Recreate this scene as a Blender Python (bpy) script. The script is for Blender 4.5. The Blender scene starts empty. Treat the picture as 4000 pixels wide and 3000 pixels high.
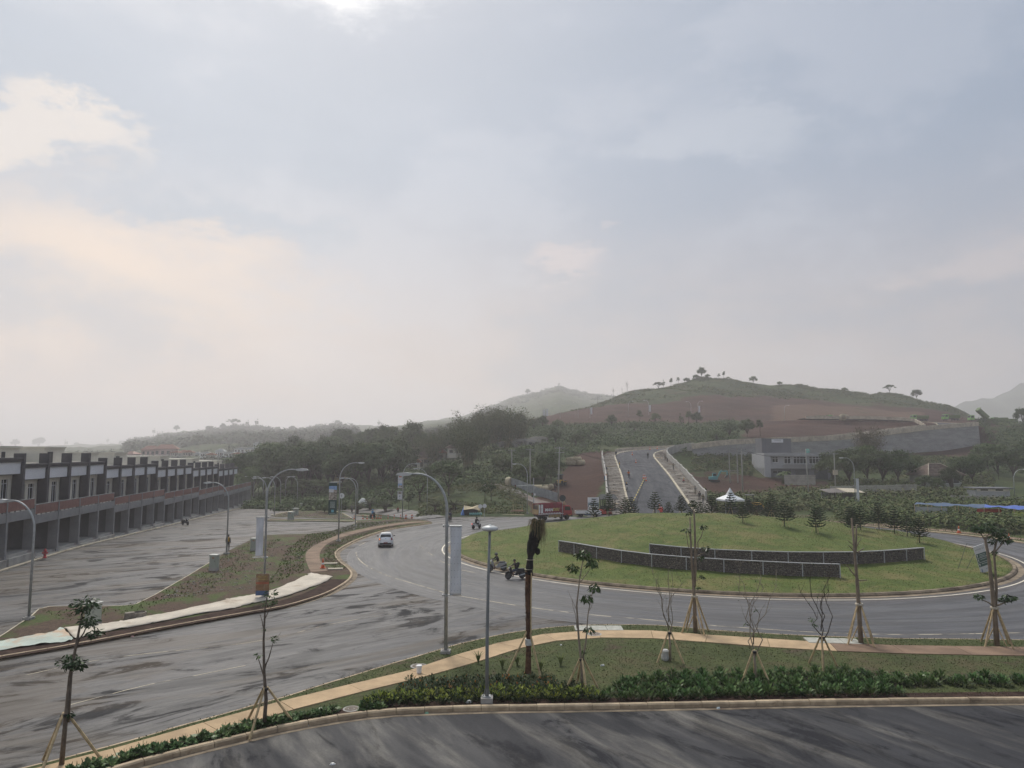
import bpy, bmesh, math, random
import numpy as np
from mathutils import Vector, Matrix, Euler

R = math.radians
random.seed(7)
rng = np.random.default_rng(7)
SC = bpy.context.scene
COL = SC.collection

# ------------------------------------------------------------------ camera, sky, sun, exposure
F = 2770.0                      # focal length in pixels of the 4000 x 3000 photograph
HC = 10.6                       # camera height above the road
PITCH = math.atan(265.0 / F)    # the horizon lies 265 px below the middle
cam_d = bpy.data.cameras.new('camera')
cam = bpy.data.objects.new('camera', cam_d)
COL.objects.link(cam)
cam.location = (0, 0, HC)
cam.rotation_euler = (R(90) + PITCH, 0, 0)
cam_d.sensor_width = 36.0
cam_d.lens = 36.0 * F / 4000.0
cam_d.clip_start = 0.1
cam_d.clip_end = 20000
SC.camera = cam

SUN_AZ, SUN_EL = R(-17), R(52)
SUNV = Vector((math.sin(SUN_AZ) * math.cos(SUN_EL), math.cos(SUN_AZ) * math.cos(SUN_EL), math.sin(SUN_EL)))
W = bpy.data.worlds.new('World')
SC.world = W
W.use_nodes = True

def build_world():
 nt = W.node_tree
 nt.nodes.clear()
 N = nt.nodes.new
 L = nt.links.new

 def math_(op, a, b=None, clamp=False):
  n = N('ShaderNodeMath'); n.operation = op; n.use_clamp = clamp
  for i, s in enumerate((a, b)):
   if s is None: continue
   if isinstance(s, (int, float)): n.inputs[i].default_value = s
   else: L(s, n.inputs[i])
  return n.outputs[0]

 def mix(f, a, b, mode='MIX'):
  n = N('ShaderNodeMix'); n.data_type = 'RGBA'; n.blend_type = mode
  for s, k in ((f, 0), (a, 6), (b, 7)):
   if isinstance(s, (int, float)): n.inputs[k].default_value = s
   elif isinstance(s, tuple): n.inputs[k].default_value = (*s, 1)
   else: L(s, n.inputs[k])
  return n.outputs[2]

 def ramp(s, lo, hi, smooth=True):
  n = N('ShaderNodeMapRange'); n.clamp = True
  n.interpolation_type = 'SMOOTHSTEP' if smooth else 'LINEAR'
  L(s, n.inputs[0]); n.inputs[1].default_value = lo; n.inputs[2].default_value = hi
  return n.outputs[0]

 def noise(vec, scale, detail, rough, off=(0, 0, 0), st=(1, 1, 1)):
  m = N('ShaderNodeMapping'); L(vec, m.inputs[0]); m.inputs[1].default_value = off; m.inputs[3].default_value = st
  n = N('ShaderNodeTexNoise'); L(m.outputs[0], n.inputs['Vector'])
  n.inputs['Scale'].default_value = scale; n.inputs['Detail'].default_value = detail; n.inputs['Roughness'].default_value = rough
  return n.outputs[0]

 tc = N('ShaderNodeTexCoord')
 sep = N('ShaderNodeSeparateXYZ'); L(tc.outputs['Generated'], sep.inputs[0])
 x, y, z = sep.outputs
 az = math_('ARCTAN2', x, y); el = math_('ARCSINE', z)
 comb = N('ShaderNodeCombineXYZ'); L(az, comb.inputs[0]); L(math_('MULTIPLY', el, 2.2), comb.inputs[1]); L(y, comb.inputs[2])
 flat = comb.outputs[0]
 sky = N('ShaderNodeTexSky'); sky.sky_type = 'NISHITA'; sky.sun_disc = False
 sky.sun_elevation = SUN_EL; sky.sun_rotation = SUN_AZ; sky.dust_density = 4; sky.air_density = 1.5
 sk = mix(1.0, sky.outputs[0], (0.10, 0.10, 0.10), 'MULTIPLY')
 # thin high overcast: warm towards the horizon, blue grey higher up
 side = ramp(x, -0.62, 0.60)
 high = ramp(z, 0.06, 0.40)
 veil = mix(side, (0.60, 0.50, 0.44), (0.385, 0.35, 0.355))
 upper = mix(side, (0.365, 0.415, 0.480), (0.215, 0.272, 0.36))
 col = mix(high, veil, upper)
 n1 = noise(flat, 2.2, 8, 0.55, (3.1, 1.7, 0)); n2 = noise(flat, 4.2, 10, 0.66, (9.4, 4.2, 0)); n3 = noise(flat, 1.2, 4, 0.5, (1.3, 7.7, 0))
 # mottled stratus
 lift = math_('ADD', math_('MULTIPLY', ramp(n1, 0.30, 0.72), 0.6), math_('MULTIPLY', ramp(n2, 0.3, 0.72), 0.4))
 col = mix(math_('MULTIPLY', ramp(lift, 0.42, 0.75), 0.30), col, mix(side, (0.56, 0.57, 0.60), (0.42, 0.45, 0.51)))
 col = mix(math_('MULTIPLY', ramp(lift, 0.52, 0.15), 0.42), col, mix(side, (0.31, 0.365, 0.43), (0.19, 0.25, 0.335)))
 wa = math_('MULTIPLY', math_('SUBTRACT', math_('ADD', n2, n3), 1.0), 0.55); we = math_('MULTIPLY', math_('SUBTRACT', math_('ADD', n1, n2), 1.0), 0.26)

 def cloud(col, a0, e0, ra, re_, c, k, soft=0.25):
  da = math_('DIVIDE', math_('SUBTRACT', math_('ADD', az, wa), R(a0)), R(ra))
  de = math_('DIVIDE', math_('SUBTRACT', math_('ADD', el, we), R(e0)), R(re_))
  d_ = math_('SQRT', math_('ADD', math_('MULTIPLY', da, da), math_('MULTIPLY', de, de)))
  return mix(math_('MULTIPLY', ramp(d_, 1.0, soft), k), col, c)

 col = cloud(col, -30, 12.2, 24, 7.0, (0.76, 0.60, 0.465), 0.85, 0.0)       # warm opening low on the left
 col = cloud(col, -37, 19.6, 11, 2.0, (0.70, 0.615, 0.53), 0.7)
 col = cloud(col, -22, 17.6, 13, 2.2, (0.33, 0.385, 0.45), 0.75)      # grey bank between them
 col = cloud(col, -33, 25.5, 18, 3.4, (0.34, 0.395, 0.465), 0.6)
 col = cloud(col, 8.5, 15.6, 5.5, 2.2, (0.52, 0.46, 0.455), 0.8)
 col = cloud(col, 32, 12.5, 7, 2.6, (0.46, 0.41, 0.41), 0.6)
 col = cloud(col, 22, 24, 6, 4.0, (0.38, 0.42, 0.48), 0.6)
 col = cloud(col, 3, 30, 24, 5, (0.25, 0.305, 0.385), 0.35, 0.0)
 # the sun behind the cloud, just above the picture
 dot = N('ShaderNodeVectorMath'); dot.operation = 'DOT_PRODUCT'
 L(tc.outputs['Generated'], dot.inputs[0]); dot.inputs[1].default_value = SUNV
 near = ramp(math_('ADD', dot.outputs['Value'], math_('MULTIPLY', math_('SUBTRACT', n2, 0.5), 0.07)), 0.935, 1.02)
 col = mix(near, col, (4.2, 3.95, 3.5))
 col = mix(0.10, col, sk)
 bg = N('ShaderNodeBackground'); L(col, bg.inputs[0]); bg.inputs[1].default_value = 1.0
 out = N('ShaderNodeOutputWorld'); L(bg.outputs[0], out.inputs[0])

build_world()
sun_d = bpy.data.lights.new('sun', 'SUN')
sun_d.energy = 2.1
sun_d.angle = R(13)
sun_d.color = (1.0, 0.95, 0.87)
sun = bpy.data.objects.new('sun', sun_d)
COL.objects.link(sun)
sun.rotation_euler = SUNV.to_track_quat('Z', 'Y').to_euler()
vs = SC.view_settings
vs.view_transform = 'Standard'
vs.look = 'None'
vs.exposure = 0.32
vs.gamma = 1.0
vs.use_curve_mapping = False
SC.cycles.max_bounces = 5
SC.cycles.diffuse_bounces = 2
SC.cycles.glossy_bounces = 2
SC.cycles.transmission_bounces = 2
SC.cycles.volume_bounces = 2
SC.cycles.transparent_max_bounces = 6
SC.cycles.caustics_reflective = False
SC.cycles.caustics_refractive = False

# ------------------------------------------------------------------ helpers
cP, sP = math.cos(PITCH), math.sin(PITCH)

def ray(u, v):
 a, b = (u - 2000) / F, (1500 - v) / F
 return Vector((a, cP - b * sP, sP + b * cP))

def zg(x, y):
 s_ = min(1.0, max(0.0, (-8.0 - x) / 20.0))
 s_ = s_ * s_ * (3 - 2 * s_)
 d_ = min(y, 205.0) - 74.0
 d_ = 0.0 if d_ <= 0 else (d_ * d_ / 24.0 if d_ < 12 else d_ - 6.0)
 return -0.031 * d_ * s_

def P(u, v, z=0.0):
 d = ray(u, v)
 q = 0.0
 for _ in range(12):
  t = (z + q - HC) / d.z
  q = 0.6 * q + 0.4 * zg(d.x * t, d.y * t)
 return Vector((d.x * t, d.y * t, z + q))

def PY(u, v, y):
 d = ray(u, v)
 t = y / d.y
 return Vector((d.x * t, y, HC + d.z * t))

def pts(l, z=0.0):
 return [P(u, v, z) for u, v in l]

class MB:

 def __init__(s):
  s.v, s.f, s.m, s.cur = [], [], [], 0

 def add(s, vs_, fs):
  o = len(s.v)
  s.v += [tuple(p) for p in vs_]
  for f in fs:
   s.f.append([i + o for i in f]); s.m.append(s.cur)
  return s

 def box(s, c, d, rz=0.0, taper=1.0, tilt=None):
  hx, hy, hz = d[0] / 2, d[1] / 2, d[2] / 2
  co = []
  for k, (sx, sy, sz) in enumerate(((-1, -1, -1), (1, -1, -1), (1, 1, -1), (-1, 1, -1), (-1, -1, 1), (1, -1, 1), (1, 1, 1), (-1, 1, 1))):
   t = taper if sz > 0 else 1.0
   co.append(Vector((sx * hx * t, sy * hy * t, sz * hz)))
  if tilt is not None or rz:
   m = Euler((tilt or (0, 0, rz)), 'XYZ').to_matrix()
   co = [m @ p for p in co]
  c = Vector(c)
  return s.add([p + c for p in co], [(0, 3, 2, 1), (4, 5, 6, 7), (0, 1, 5, 4), (1, 2, 6, 5), (2, 3, 7, 6), (3, 0, 4, 7)])

 def bar(s, a, b, w, h=None, up=(0, 0, 1)):
  a, b = Vector(a), Vector(b)
  h = h or w
  d = (b - a).normalized()
  u_ = Vector(up)
  if abs(d.dot(u_)) > 0.95: u_ = Vector((1, 0, 0))
  sd = d.cross(u_).normalized() * w / 2
  tp = sd.cross(d).normalized() * h / 2
  co = [a - sd - tp, a + sd - tp, a + sd + tp, a - sd + tp, b - sd - tp, b + sd - tp, b + sd + tp, b - sd + tp]
  return s.add(co, [(0, 1, 2, 3), (7, 6, 5, 4), (0, 4, 5, 1), (1, 5, 6, 2), (2, 6, 7, 3), (3, 7, 4, 0)])

 def tube(s, path, rad, n=8, cap=True):
  path = [Vector(p) for p in path]
  if not hasattr(rad, '__len__'): rad = [rad] * len(path)
  rings = []
  prev = None
  for i, p in enumerate(path):
   d = (path[min(i + 1, len(path) - 1)] - path[max(i - 1, 0)]).normalized()
   if prev is None:
    u_ = Vector((0, 0, 1)) if abs(d.z) < 0.9 else Vector((1, 0, 0))
    a = d.cross(u_).normalized()
   else:
    a = (prev - d * prev.dot(d)).normalized()
   prev = a
   b = d.cross(a)
   rings.append([p + (a * math.cos(2 * math.pi * k / n) + b * math.sin(2 * math.pi * k / n)) * rad[i] for k in range(n)])
  vs_ = [q for r_ in rings for q in r_]
  fs = []
  for i in range(len(path) - 1):
   for k in range(n):
    fs.append((i * n + k, i * n + (k + 1) % n, (i + 1) * n + (k + 1) % n, (i + 1) * n + k))
  if cap:
   fs.append(tuple(reversed(range(n)))); fs.append(tuple(range((len(path) - 1) * n, len(path) * n)))
  return s.add(vs_, fs)

 def lathe(s, prof, n=12, c=(0, 0, 0), axis='z'):
  vs_, fs = [], []
  for r_, h in prof:
   for k in range(n):
    a = 2 * math.pi * k / n
    p = (r_ * math.cos(a), r_ * math.sin(a), h)
    if axis == 'y': p = (p[0], p[2], p[1])
    if axis == 'x': p = (p[2], p[0], p[1])
    vs_.append((p[0] + c[0], p[1] + c[1], p[2] + c[2]))
  for i in range(len(prof) - 1):
   for k in range(n):
    fs.append((i * n + k, i * n + (k + 1) % n, (i + 1) * n + (k + 1) % n, (i + 1) * n + k))
  if prof[0][0] > 1e-6: fs.append(tuple(reversed(range(n))))
  if prof[-1][0] > 1e-6: fs.append(tuple(range((len(prof) - 1) * n, len(prof) * n)))
  return s.add(vs_, fs)

 def ball(s, c, r_, n=8, m=6):
  rr = r_ if hasattr(r_, '__len__') else (r_, r_, r_)
  vs_, fs = [], []
  for i in range(m + 1):
   t = math.pi * i / m
   for k in range(n):
    a = 2 * math.pi * k / n
    vs_.append((c[0] + rr[0] * math.sin(t) * math.cos(a), c[1] + rr[1] * math.sin(t) * math.sin(a), c[2] - rr[2] * math.cos(t)))
  for i in range(m):
   for k in range(n):
    fs.append((i * n + k, i * n + (k + 1) % n, (i + 1) * n + (k + 1) % n, (i + 1) * n + k))
  return s.add(vs_, fs)

 def poly(s, pl, z=None):
  co = [(p[0], p[1], z if z is not None else p[2]) for p in pl]
  return s.add(co, [tuple(range(len(co)))])

 def prism(s, pl, z0, z1):
  n = len(pl)
  co = [(p[0], p[1], z0) for p in pl] + [(p[0], p[1], z1) for p in pl]
  fs = [tuple(range(n, 2 * n)), tuple(reversed(range(n)))]
  fs += [(i, (i + 1) % n, n + (i + 1) % n, n + i) for i in range(n)]
  return s.add(co, fs)

 def side_prism(s, prof, y0, y1):
  n = len(prof)
  co = [(p[0], y0, p[1]) for p in prof] + [(p[0], y1, p[1]) for p in prof]
  fs = [tuple(range(n)), tuple(reversed(range(n, 2 * n)))]
  fs += [(i, n + i, n + (i + 1) % n, (i + 1) % n) for i in range(n)]
  return s.add(co, fs)

 def quad(s, a, b, c, d):
  return s.add([a, b, c, d], [(0, 1, 2, 3)])

 def mesh(s, name, mats, smooth=False, recalc=True):
  me = bpy.data.meshes.new(name)
  me.from_pydata(s.v, [], s.f)
  if not isinstance(mats, (list, tuple)): mats = [mats]
  for m in mats: me.materials.append(m)
  if len(mats) > 1: me.polygons.foreach_set('material_index', s.m)
  if recalc:
   bm = bmesh.new(); bm.from_mesh(me)
   bmesh.ops.recalc_face_normals(bm, faces=bm.faces); bm.to_mesh(me); bm.free()
  if smooth:
   me.shade_smooth()
  return me

 def build(s, name, mats, parent=None, smooth=False, bevel=0.0, recalc=True):
  o = bpy.data.objects.new(name, s.mesh(name, mats, smooth, recalc))
  COL.objects.link(o)
  if parent: o.parent = parent
  if bevel:
   b = o.modifiers.new('bevel', 'BEVEL'); b.width = bevel; b.segments = 2; b.limit_method = 'ANGLE'
  return o

def quads_mesh(name, co, mats, mi=None, n=4):
 co = np.asarray(co, dtype=np.float32).reshape(-1, 3)
 k = len(co) // n
 me = bpy.data.meshes.new(name)
 me.vertices.add(len(co)); me.vertices.foreach_set('co', co.ravel())
 me.loops.add(len(co)); me.loops.foreach_set('vertex_index', np.arange(len(co), dtype=np.int32))
 me.polygons.add(k)
 me.polygons.foreach_set('loop_start', np.arange(0, len(co), n, dtype=np.int32))
 if not isinstance(mats, (list, tuple)): mats = [mats]
 for m in mats: me.materials.append(m)
 if mi is not None: me.polygons.foreach_set('material_index', np.asarray(mi, dtype=np.int32))
 me.update(calc_edges=True)
 return me

def obj(name, me, parent=None):
 o = bpy.data.objects.new(name, me)
 COL.objects.link(o)
 if parent: o.parent = parent
 return o

def thing(name, label, cat, loc=(0, 0, 0), rz=0.0, group=None):
 o = bpy.data.objects.new(name, None)
 COL.objects.link(o)
 o.empty_display_size = 0.3
 o.location = loc; o.rotation_euler = (0, 0, rz)
 return tag(o, label, cat, group)

def tag(o, label=None, cat=None, group=None, kind=None):
 if label: o['label'] = label
 if cat: o['category'] = cat
 if group: o['group'] = group
 if kind: o['kind'] = kind
 return o

def copy_tree(o, parent=None, loc=None, rz=None, scale=None, label=None, group=None):
 c = o.copy(); COL.objects.link(c)
 if parent: c.parent = parent
 for ch in KIDS.get(o.name) or o.children: copy_tree(ch, c)
 if loc is not None: c.location = loc
 if rz is not None: c.rotation_euler = (c.rotation_euler[0], c.rotation_euler[1], rz)
 if scale is not None: c.scale = (scale, scale, scale) if not hasattr(scale, '__len__') else scale
 if label: c['label'] = label
 if group: c['group'] = group
 return c

KIDS = {}

def resample(path, step, closed=False):
 p = [Vector(q) for q in path]
 if closed: p = p + [p[0]]
 out, acc = [p[0].copy()], 0.0
 for a, b in zip(p[:-1], p[1:]):
  L_ = (b - a).length
  t = step - acc
  while t <= L_:
   out.append(a.lerp(b, t / L_)); t += step
  acc = L_ - (t - step)
 return out

def smooth_path(path, n=6, closed=False):
 p = [Vector(q) for q in path]
 m = len(p)
 out = []
 for i in range(m if closed else m - 1):
  if closed: a, b, c, d = p[i - 1], p[i], p[(i + 1) % m], p[(i + 2) % m]
  else: a, b, c, d = p[max(i - 1, 0)], p[i], p[i + 1], p[min(i + 2, m - 1)]
  for k in range(n):
   t = k / n
   out.append(0.5 * ((2 * b) + (c - a) * t + (2 * a - 5 * b + 4 * c - d) * t * t + (3 * b - a - 3 * c + d) * t ** 3))
 if not closed: out.append(p[-1].copy())
 return out

def offset(path, d, closed=False):
 out = []
 n = len(path)
 for i, p in enumerate(path):
  a = path[i - 1] if (i or closed) else path[i]
  b = path[(i + 1) % n] if (i < n - 1 or closed) else path[i]
  t = Vector((b[0] - a[0], b[1] - a[1], 0)).normalized()
  out.append(Vector((p[0] - t.y * d, p[1] + t.x * d, p[2])))
 return out

def ribbon(a, b, closed=False, mb=None):
 mb = mb or MB()
 n = len(a)
 co = [tuple(p) for p in a] + [tuple(p) for p in b]
 k = n if closed else n - 1
 return mb.add(co, [(i, (i + 1) % n, n + (i + 1) % n, n + i) for i in range(k)])

# ------------------------------------------------------------------ materials
MATS = {}

class NT:
 def __init__(s, name):
  s.m = bpy.data.materials.new(name); s.m.use_nodes = True
  s.t = s.m.node_tree
  s.b = s.t.nodes['Principled BSDF']

 def n(s, kind, **kw):
  x = s.t.nodes.new(kind)
  for k, v in kw.items(): setattr(x, k, v)
  return x

 def l(s, a, b): s.t.links.new(a, b)

 def coords(s, world=False, scale=(1, 1, 1), rot=0.0, off=(0, 0, 0)):
  if world:
   g = s.n('ShaderNodeNewGeometry'); o = g.outputs['Position']
  else:
   g = s.n('ShaderNodeTexCoord'); o = g.outputs['Object']
  if rot:                                   # turn first, stretch afterwards
   r0 = s.n('ShaderNodeMapping'); s.l(o, r0.inputs[0]); r0.inputs['Rotation'].default_value = (0, 0, rot); o = r0.outputs[0]
  m = s.n('ShaderNodeMapping')
  s.l(o, m.inputs[0]); m.inputs['Scale'].default_value = scale; m.inputs['Location'].default_value = off
  return m.outputs[0]

 def noise(s, vec, scale, detail=4, rough=0.55, dist=0.0):
  x = s.n('ShaderNodeTexNoise'); s.l(vec, x.inputs['Vector'])
  x.inputs['Scale'].default_value = scale; x.inputs['Detail'].default_value = detail
  x.inputs['Roughness'].default_value = rough; x.inputs['Distortion'].default_value = dist
  return x.outputs[0]

 def rng(s, v, a, b, c=0.0, d=1.0, smooth=True):
  x = s.n('ShaderNodeMapRange'); x.clamp = True
  if smooth: x.interpolation_type = 'SMOOTHSTEP'
  s.l(v, x.inputs[0])
  for i, q in enumerate((a, b, c, d)): x.inputs[i + 1].default_value = q
  return x.outputs[0]

 def mix(s, f, a, b, mode='MIX'):
  x = s.n('ShaderNodeMix', data_type='RGBA', blend_type=mode)
  for q, k in ((f, 0), (a, 6), (b, 7)):
   if isinstance(q, (int, float)): x.inputs[k].default_value = q
   elif isinstance(q, tuple): x.inputs[k].default_value = (*q[:3], 1)
   else: s.l(q, x.inputs[k])
  return x.outputs[2]

 def math(s, op, a, b, clamp=False):
  x = s.n('ShaderNodeMath', operation=op, use_clamp=clamp)
  for i, q in enumerate((a, b)):
   if isinstance(q, (int, float)): x.inputs[i].default_value = q
   else: s.l(q, x.inputs[i])
  return x.outputs[0]

 def attr(s, name):
  return s.n('ShaderNodeAttribute', attribute_name=name).outputs['Fac']

 def bump(s, h, strength=0.3, dist=0.02):
  x = s.n('ShaderNodeBump'); s.l(h, x.inputs['Height'])
  x.inputs['Strength'].default_value = strength; x.inputs['Distance'].default_value = dist
  s.l(x.outputs[0], s.b.inputs['Normal'])

 def col(s, c):
  if isinstance(c, tuple): s.b.inputs['Base Color'].default_value = (*c[:3], 1)
  else: s.l(c, s.b.inputs['Base Color'])

 def rough(s, r_):
  if isinstance(r_, (int, float)): s.b.inputs['Roughness'].default_value = r_
  else: s.l(r_, s.b.inputs['Roughness'])

def pm(name, c, rough=0.7, var=0.2, scale=3.0, bump=0.0, spec=0.4, metal=0.0, c2=None, mask=(0.45, 0.65), rand=0.0, coat=0.0, world=False, fine=0.0):
 if name in MATS: return MATS[name]
 t = NT(name)
 vec = t.coords(world=world)
 n = t.noise(vec, scale, 5, 0.6)
 dark = tuple(q * (1 - var) for q in c); lite = tuple(min(1, q * (1 + var)) for q in c)
 cc = t.mix(t.rng(n, 0.3, 0.7), dark, lite)
 if c2: cc = t.mix(t.rng(t.noise(vec, scale * 0.43, 6, 0.65, 0.4), *mask), cc, c2)
 if rand:
  oi = t.n('ShaderNodeObjectInfo')
  hs = t.n('ShaderNodeHueSaturation'); t.l(cc, hs.inputs['Color'])
  t.l(t.rng(oi.outputs['Random'], 0, 1, 1 - rand, 1 + rand, False), hs.inputs['Value'])
  cc = hs.outputs[0]
 t.col(cc)
 t.rough(rough)
 t.b.inputs['Specular IOR Level'].default_value = spec
 t.b.inputs['Metallic'].default_value = metal
 t.b.inputs['Coat Weight'].default_value = coat
 if bump: t.bump(t.noise(vec, fine or scale * 6, 4, 0.6), bump)
 MATS[name] = t.m
 return t.m

def leaf_mat(name, c, c2, rand=0.25, rough=0.75, trans=0.0, scale=1.3):
 if name in MATS: return MATS[name]
 t = NT(name)
 vec = t.coords()
 n = t.noise(vec, scale, 3, 0.6)
 cc = t.mix(t.rng(n, 0.35, 0.68), c, c2)
 oi = t.n('ShaderNodeObjectInfo')
 hs = t.n('ShaderNodeHueSaturation'); t.l(cc, hs.inputs['Color'])
 t.l(t.rng(oi.outputs['Random'], 0, 1, 1 - rand, 1 + rand, False), hs.inputs['Value'])
 w = t.n('ShaderNodeTexWhiteNoise'); t.l(oi.outputs['Random'], w.inputs['Vector'])
 t.l(t.rng(w.outputs['Value'], 0, 1, 0.485, 0.515, False), hs.inputs['Hue'])
 t.col(hs.outputs[0]); t.rough(rough)
 t.b.inputs['Specular IOR Level'].default_value = 0.12
 if trans:
  tr = t.n('ShaderNodeBsdfTranslucent'); t.l(hs.outputs[0], tr.inputs[0])
  ms = t.n('ShaderNodeMixShader'); ms.inputs[0].default_value = trans
  t.l(t.b.outputs[0], ms.inputs[1]); t.l(tr.outputs[0], ms.inputs[2])
  t.l(ms.outputs[0], t.t.nodes['Material Output'].inputs[0])
 MATS[name] = t.m
 return t.m

# ------------------------------------------------------------------ ground materials
def mat_asphalt(name, streak_rot, dark=(0.050, 0.051, 0.056), pale=(0.115, 0.112, 0.108), mud=None, pale_mask=(0.44, 0.62), stretch=(0.35, 2.2), r=(0.34, 0.66), spec=0.42, patch=.45):
 t = NT(name)
 v = t.coords(world=True)
 s1 = t.coords(world=True, scale=(stretch[0], stretch[1], 1), rot=streak_rot)
 big = t.noise(s1, 0.22, 6, 0.6, 1.6)
 mid = t.noise(s1, 0.9, 6, 0.65, 0.5)
 grain = t.noise(v, 9, 6, 0.85)
 mask = t.rng(t.math('ADD', t.math('MULTIPLY', big, 0.6), t.math('MULTIPLY', mid, 0.4)), *pale_mask)
 c = t.mix(mask, dark, pale)
 blot = t.rng(t.noise(t.coords(world=True, scale=(.55, 1.3, 1), rot=streak_rot, off=(31, 12, 0)), .3, 8, .7, 1.4), .47, .62)
 c = t.mix(t.math('MULTIPLY', blot, patch), c, tuple(q * .55 for q in dark))
 if mud:
  mm = t.rng(t.noise(t.coords(world=True, scale=(0.5, 1.5, 1), rot=streak_rot, off=(7, 3, 0)), 0.10, 6, 0.66, 1.2), 0.46, 0.56)
  c = t.mix(t.math('MULTIPLY', mm, 0.9), c, mud)
 c = t.mix(t.rng(grain, 0.3, 0.7), c, t.mix(1.0, c, (0.66, 0.66, 0.66), 'MULTIPLY'))
 t.col(c)
 wet = t.rng(t.noise(s1, 0.35, 5, 0.6, 1.0), 0.36, 0.62)
 rr = t.n('ShaderNodeMapRange'); t.l(wet, rr.inputs[0]); rr.inputs[3].default_value = r[0]; rr.inputs[4].default_value = r[1]
 t.rough(t.math('MAXIMUM', rr.outputs[0], t.math('MULTIPLY', blot, .85)))
 t.l(t.rng(blot, 0, 1, spec, spec * .3), t.b.inputs['Specular IOR Level'])
 t.bump(t.noise(v, 26, 3, 0.7), 0.25, 0.012)
 return t.m

M_ROAD = mat_asphalt('wet_asphalt', R(-37), dark=(0.040, 0.040, 0.043), pale=(0.098, 0.094, 0.092), mud=(0.066, 0.053, 0.041))
M_LANE = mat_asphalt('dusty_asphalt', R(58), dark=(0.030, 0.031, 0.036), pale=(0.165, 0.155, 0.138), pale_mask=(0.46, 0.70), stretch=(0.24, 1.25), r=(0.55, 0.8), spec=.25, patch=.1)
M_RAMP = mat_asphalt('fresh_asphalt', R(-84), dark=(0.052, 0.056, 0.066), pale=(0.080, 0.084, 0.094), stretch=(0.2, 2.5), r=(0.75, 0.9), spec=0.2, patch=.15)

def mat_grass(name, a, b, dry, soil=None, soil_mask=(0.56, 0.68), dry_mask=(0.5, 0.7), sc=1.0):
 t = NT(name)
 v = t.coords(world=True)
 c = t.mix(t.rng(t.noise(v, 0.55 * sc, 5, 0.65), 0.32, 0.68), a, b)
 c = t.mix(t.math('MULTIPLY', t.rng(t.noise(t.coords(world=True, scale=(1, 1, 1), off=(5, 9, 0)), 0.28 * sc, 6, 0.7, 0.6), *dry_mask), 0.75), c, dry)
 f = t.noise(v, 9 * sc, 4, 0.75)
 c = t.mix(t.rng(f, 0.3, 0.72), t.mix(1.0, c, (0.55, 0.58, 0.5), 'MULTIPLY'), t.mix(1.0, c, (1.3, 1.28, 1.2), 'MULTIPLY'))
 if soil:
  sm = t.rng(t.noise(t.coords(world=True, off=(2, 4, 0)), 0.33 * sc, 7, 0.72, 0.4), *soil_mask)
  sc_ = t.mix(t.rng(t.noise(v, 5, 5, 0.7), 0.3, 0.7), tuple(q * 0.6 for q in soil), tuple(q * 1.35 for q in soil))
  c = t.mix(sm, c, sc_)
 t.col(c); t.rough(0.85)
 t.b.inputs['Specular IOR Level'].default_value = 0.15
 t.bump(t.noise(v, 7 * sc, 5, 0.75), 0.7, 0.12)
 return t.m

M_LAWN = mat_grass('lawn', (0.074, 0.108, 0.026), (0.118, 0.150, 0.040), (0.20, 0.165, 0.078), dry_mask=(0.44, 0.66))
M_TURF = mat_grass('patchy_turf', (0.058, 0.074, 0.028), (0.082, 0.098, 0.038), (0.115, 0.092, 0.056), soil=(0.085, 0.060, 0.042), soil_mask=(0.53, 0.70))
M_VERGE = mat_grass('rough_verge', (0.058, 0.076, 0.026), (0.085, 0.105, 0.036), (0.13, 0.105, 0.055), soil=(0.115, 0.080, 0.058), soil_mask=(0.50, 0.60))
M_MEDIAN = mat_grass('bare_median', (0.060, 0.085, 0.026), (0.080, 0.11, 0.034), (0.12, 0.09, 0.055), soil=(0.085, 0.056, 0.040), soil_mask=(0.42, 0.54))

def mat_terrain():
 t = NT('hillside')
 v = t.coords(world=True)
 g = t.mix(t.rng(t.noise(v, 0.05, 6, 0.7), 0.35, 0.66), (0.034, 0.054, 0.020), (0.070, 0.094, 0.034))
 g = t.mix(t.rng(t.noise(t.coords(world=True, scale=(1, 3, 6)), 0.05, 6, 0.7), 0.52, 0.66), g, (0.105, 0.100, 0.048))
 g = t.mix(t.rng(t.noise(v, 0.9, 4, 0.7), 0.35, 0.7), t.mix(1.0, g, (0.6, 0.62, 0.6), 'MULTIPLY'), g)
 d = t.mix(t.rng(t.noise(t.coords(world=True, scale=(0.6, 1.6, 3)), 0.045, 7, 0.7, 0.5), 0.3, 0.7), (0.042, 0.020, 0.015), (0.082, 0.041, 0.030))
 d = t.mix(t.rng(t.noise(v, 1.1, 5, 0.7), 0.35, 0.7), t.mix(1.0, d, (0.75, 0.73, 0.72), 'MULTIPLY'), d)
 pale = t.attr('pale')
 d = t.mix(t.math('MULTIPLY', t.rng(t.math('ADD', pale, t.math('MULTIPLY', t.noise(t.coords(world=True, scale=(.5, 2, 4)), 0.12, 5, 0.7), 0.7)), 0.75, 1.15), 0.8), d, (0.115, 0.072, 0.048))
 s = t.rng(t.math('ADD', t.attr('soil'), t.math('MULTIPLY', t.math('SUBTRACT', t.noise(t.coords(world=True, scale=(1, 1.6, 3)), 0.07, 7, 0.74), 0.5), 3.6)), 0.36, 0.56)
 t.col(t.mix(s, g, d)); t.rough(0.9)
 t.b.inputs['Specular IOR Level'].default_value = 0.1
 t.bump(t.noise(v, 0.6, 5, 0.7), 0.8, 0.8)
 return t.m

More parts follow.
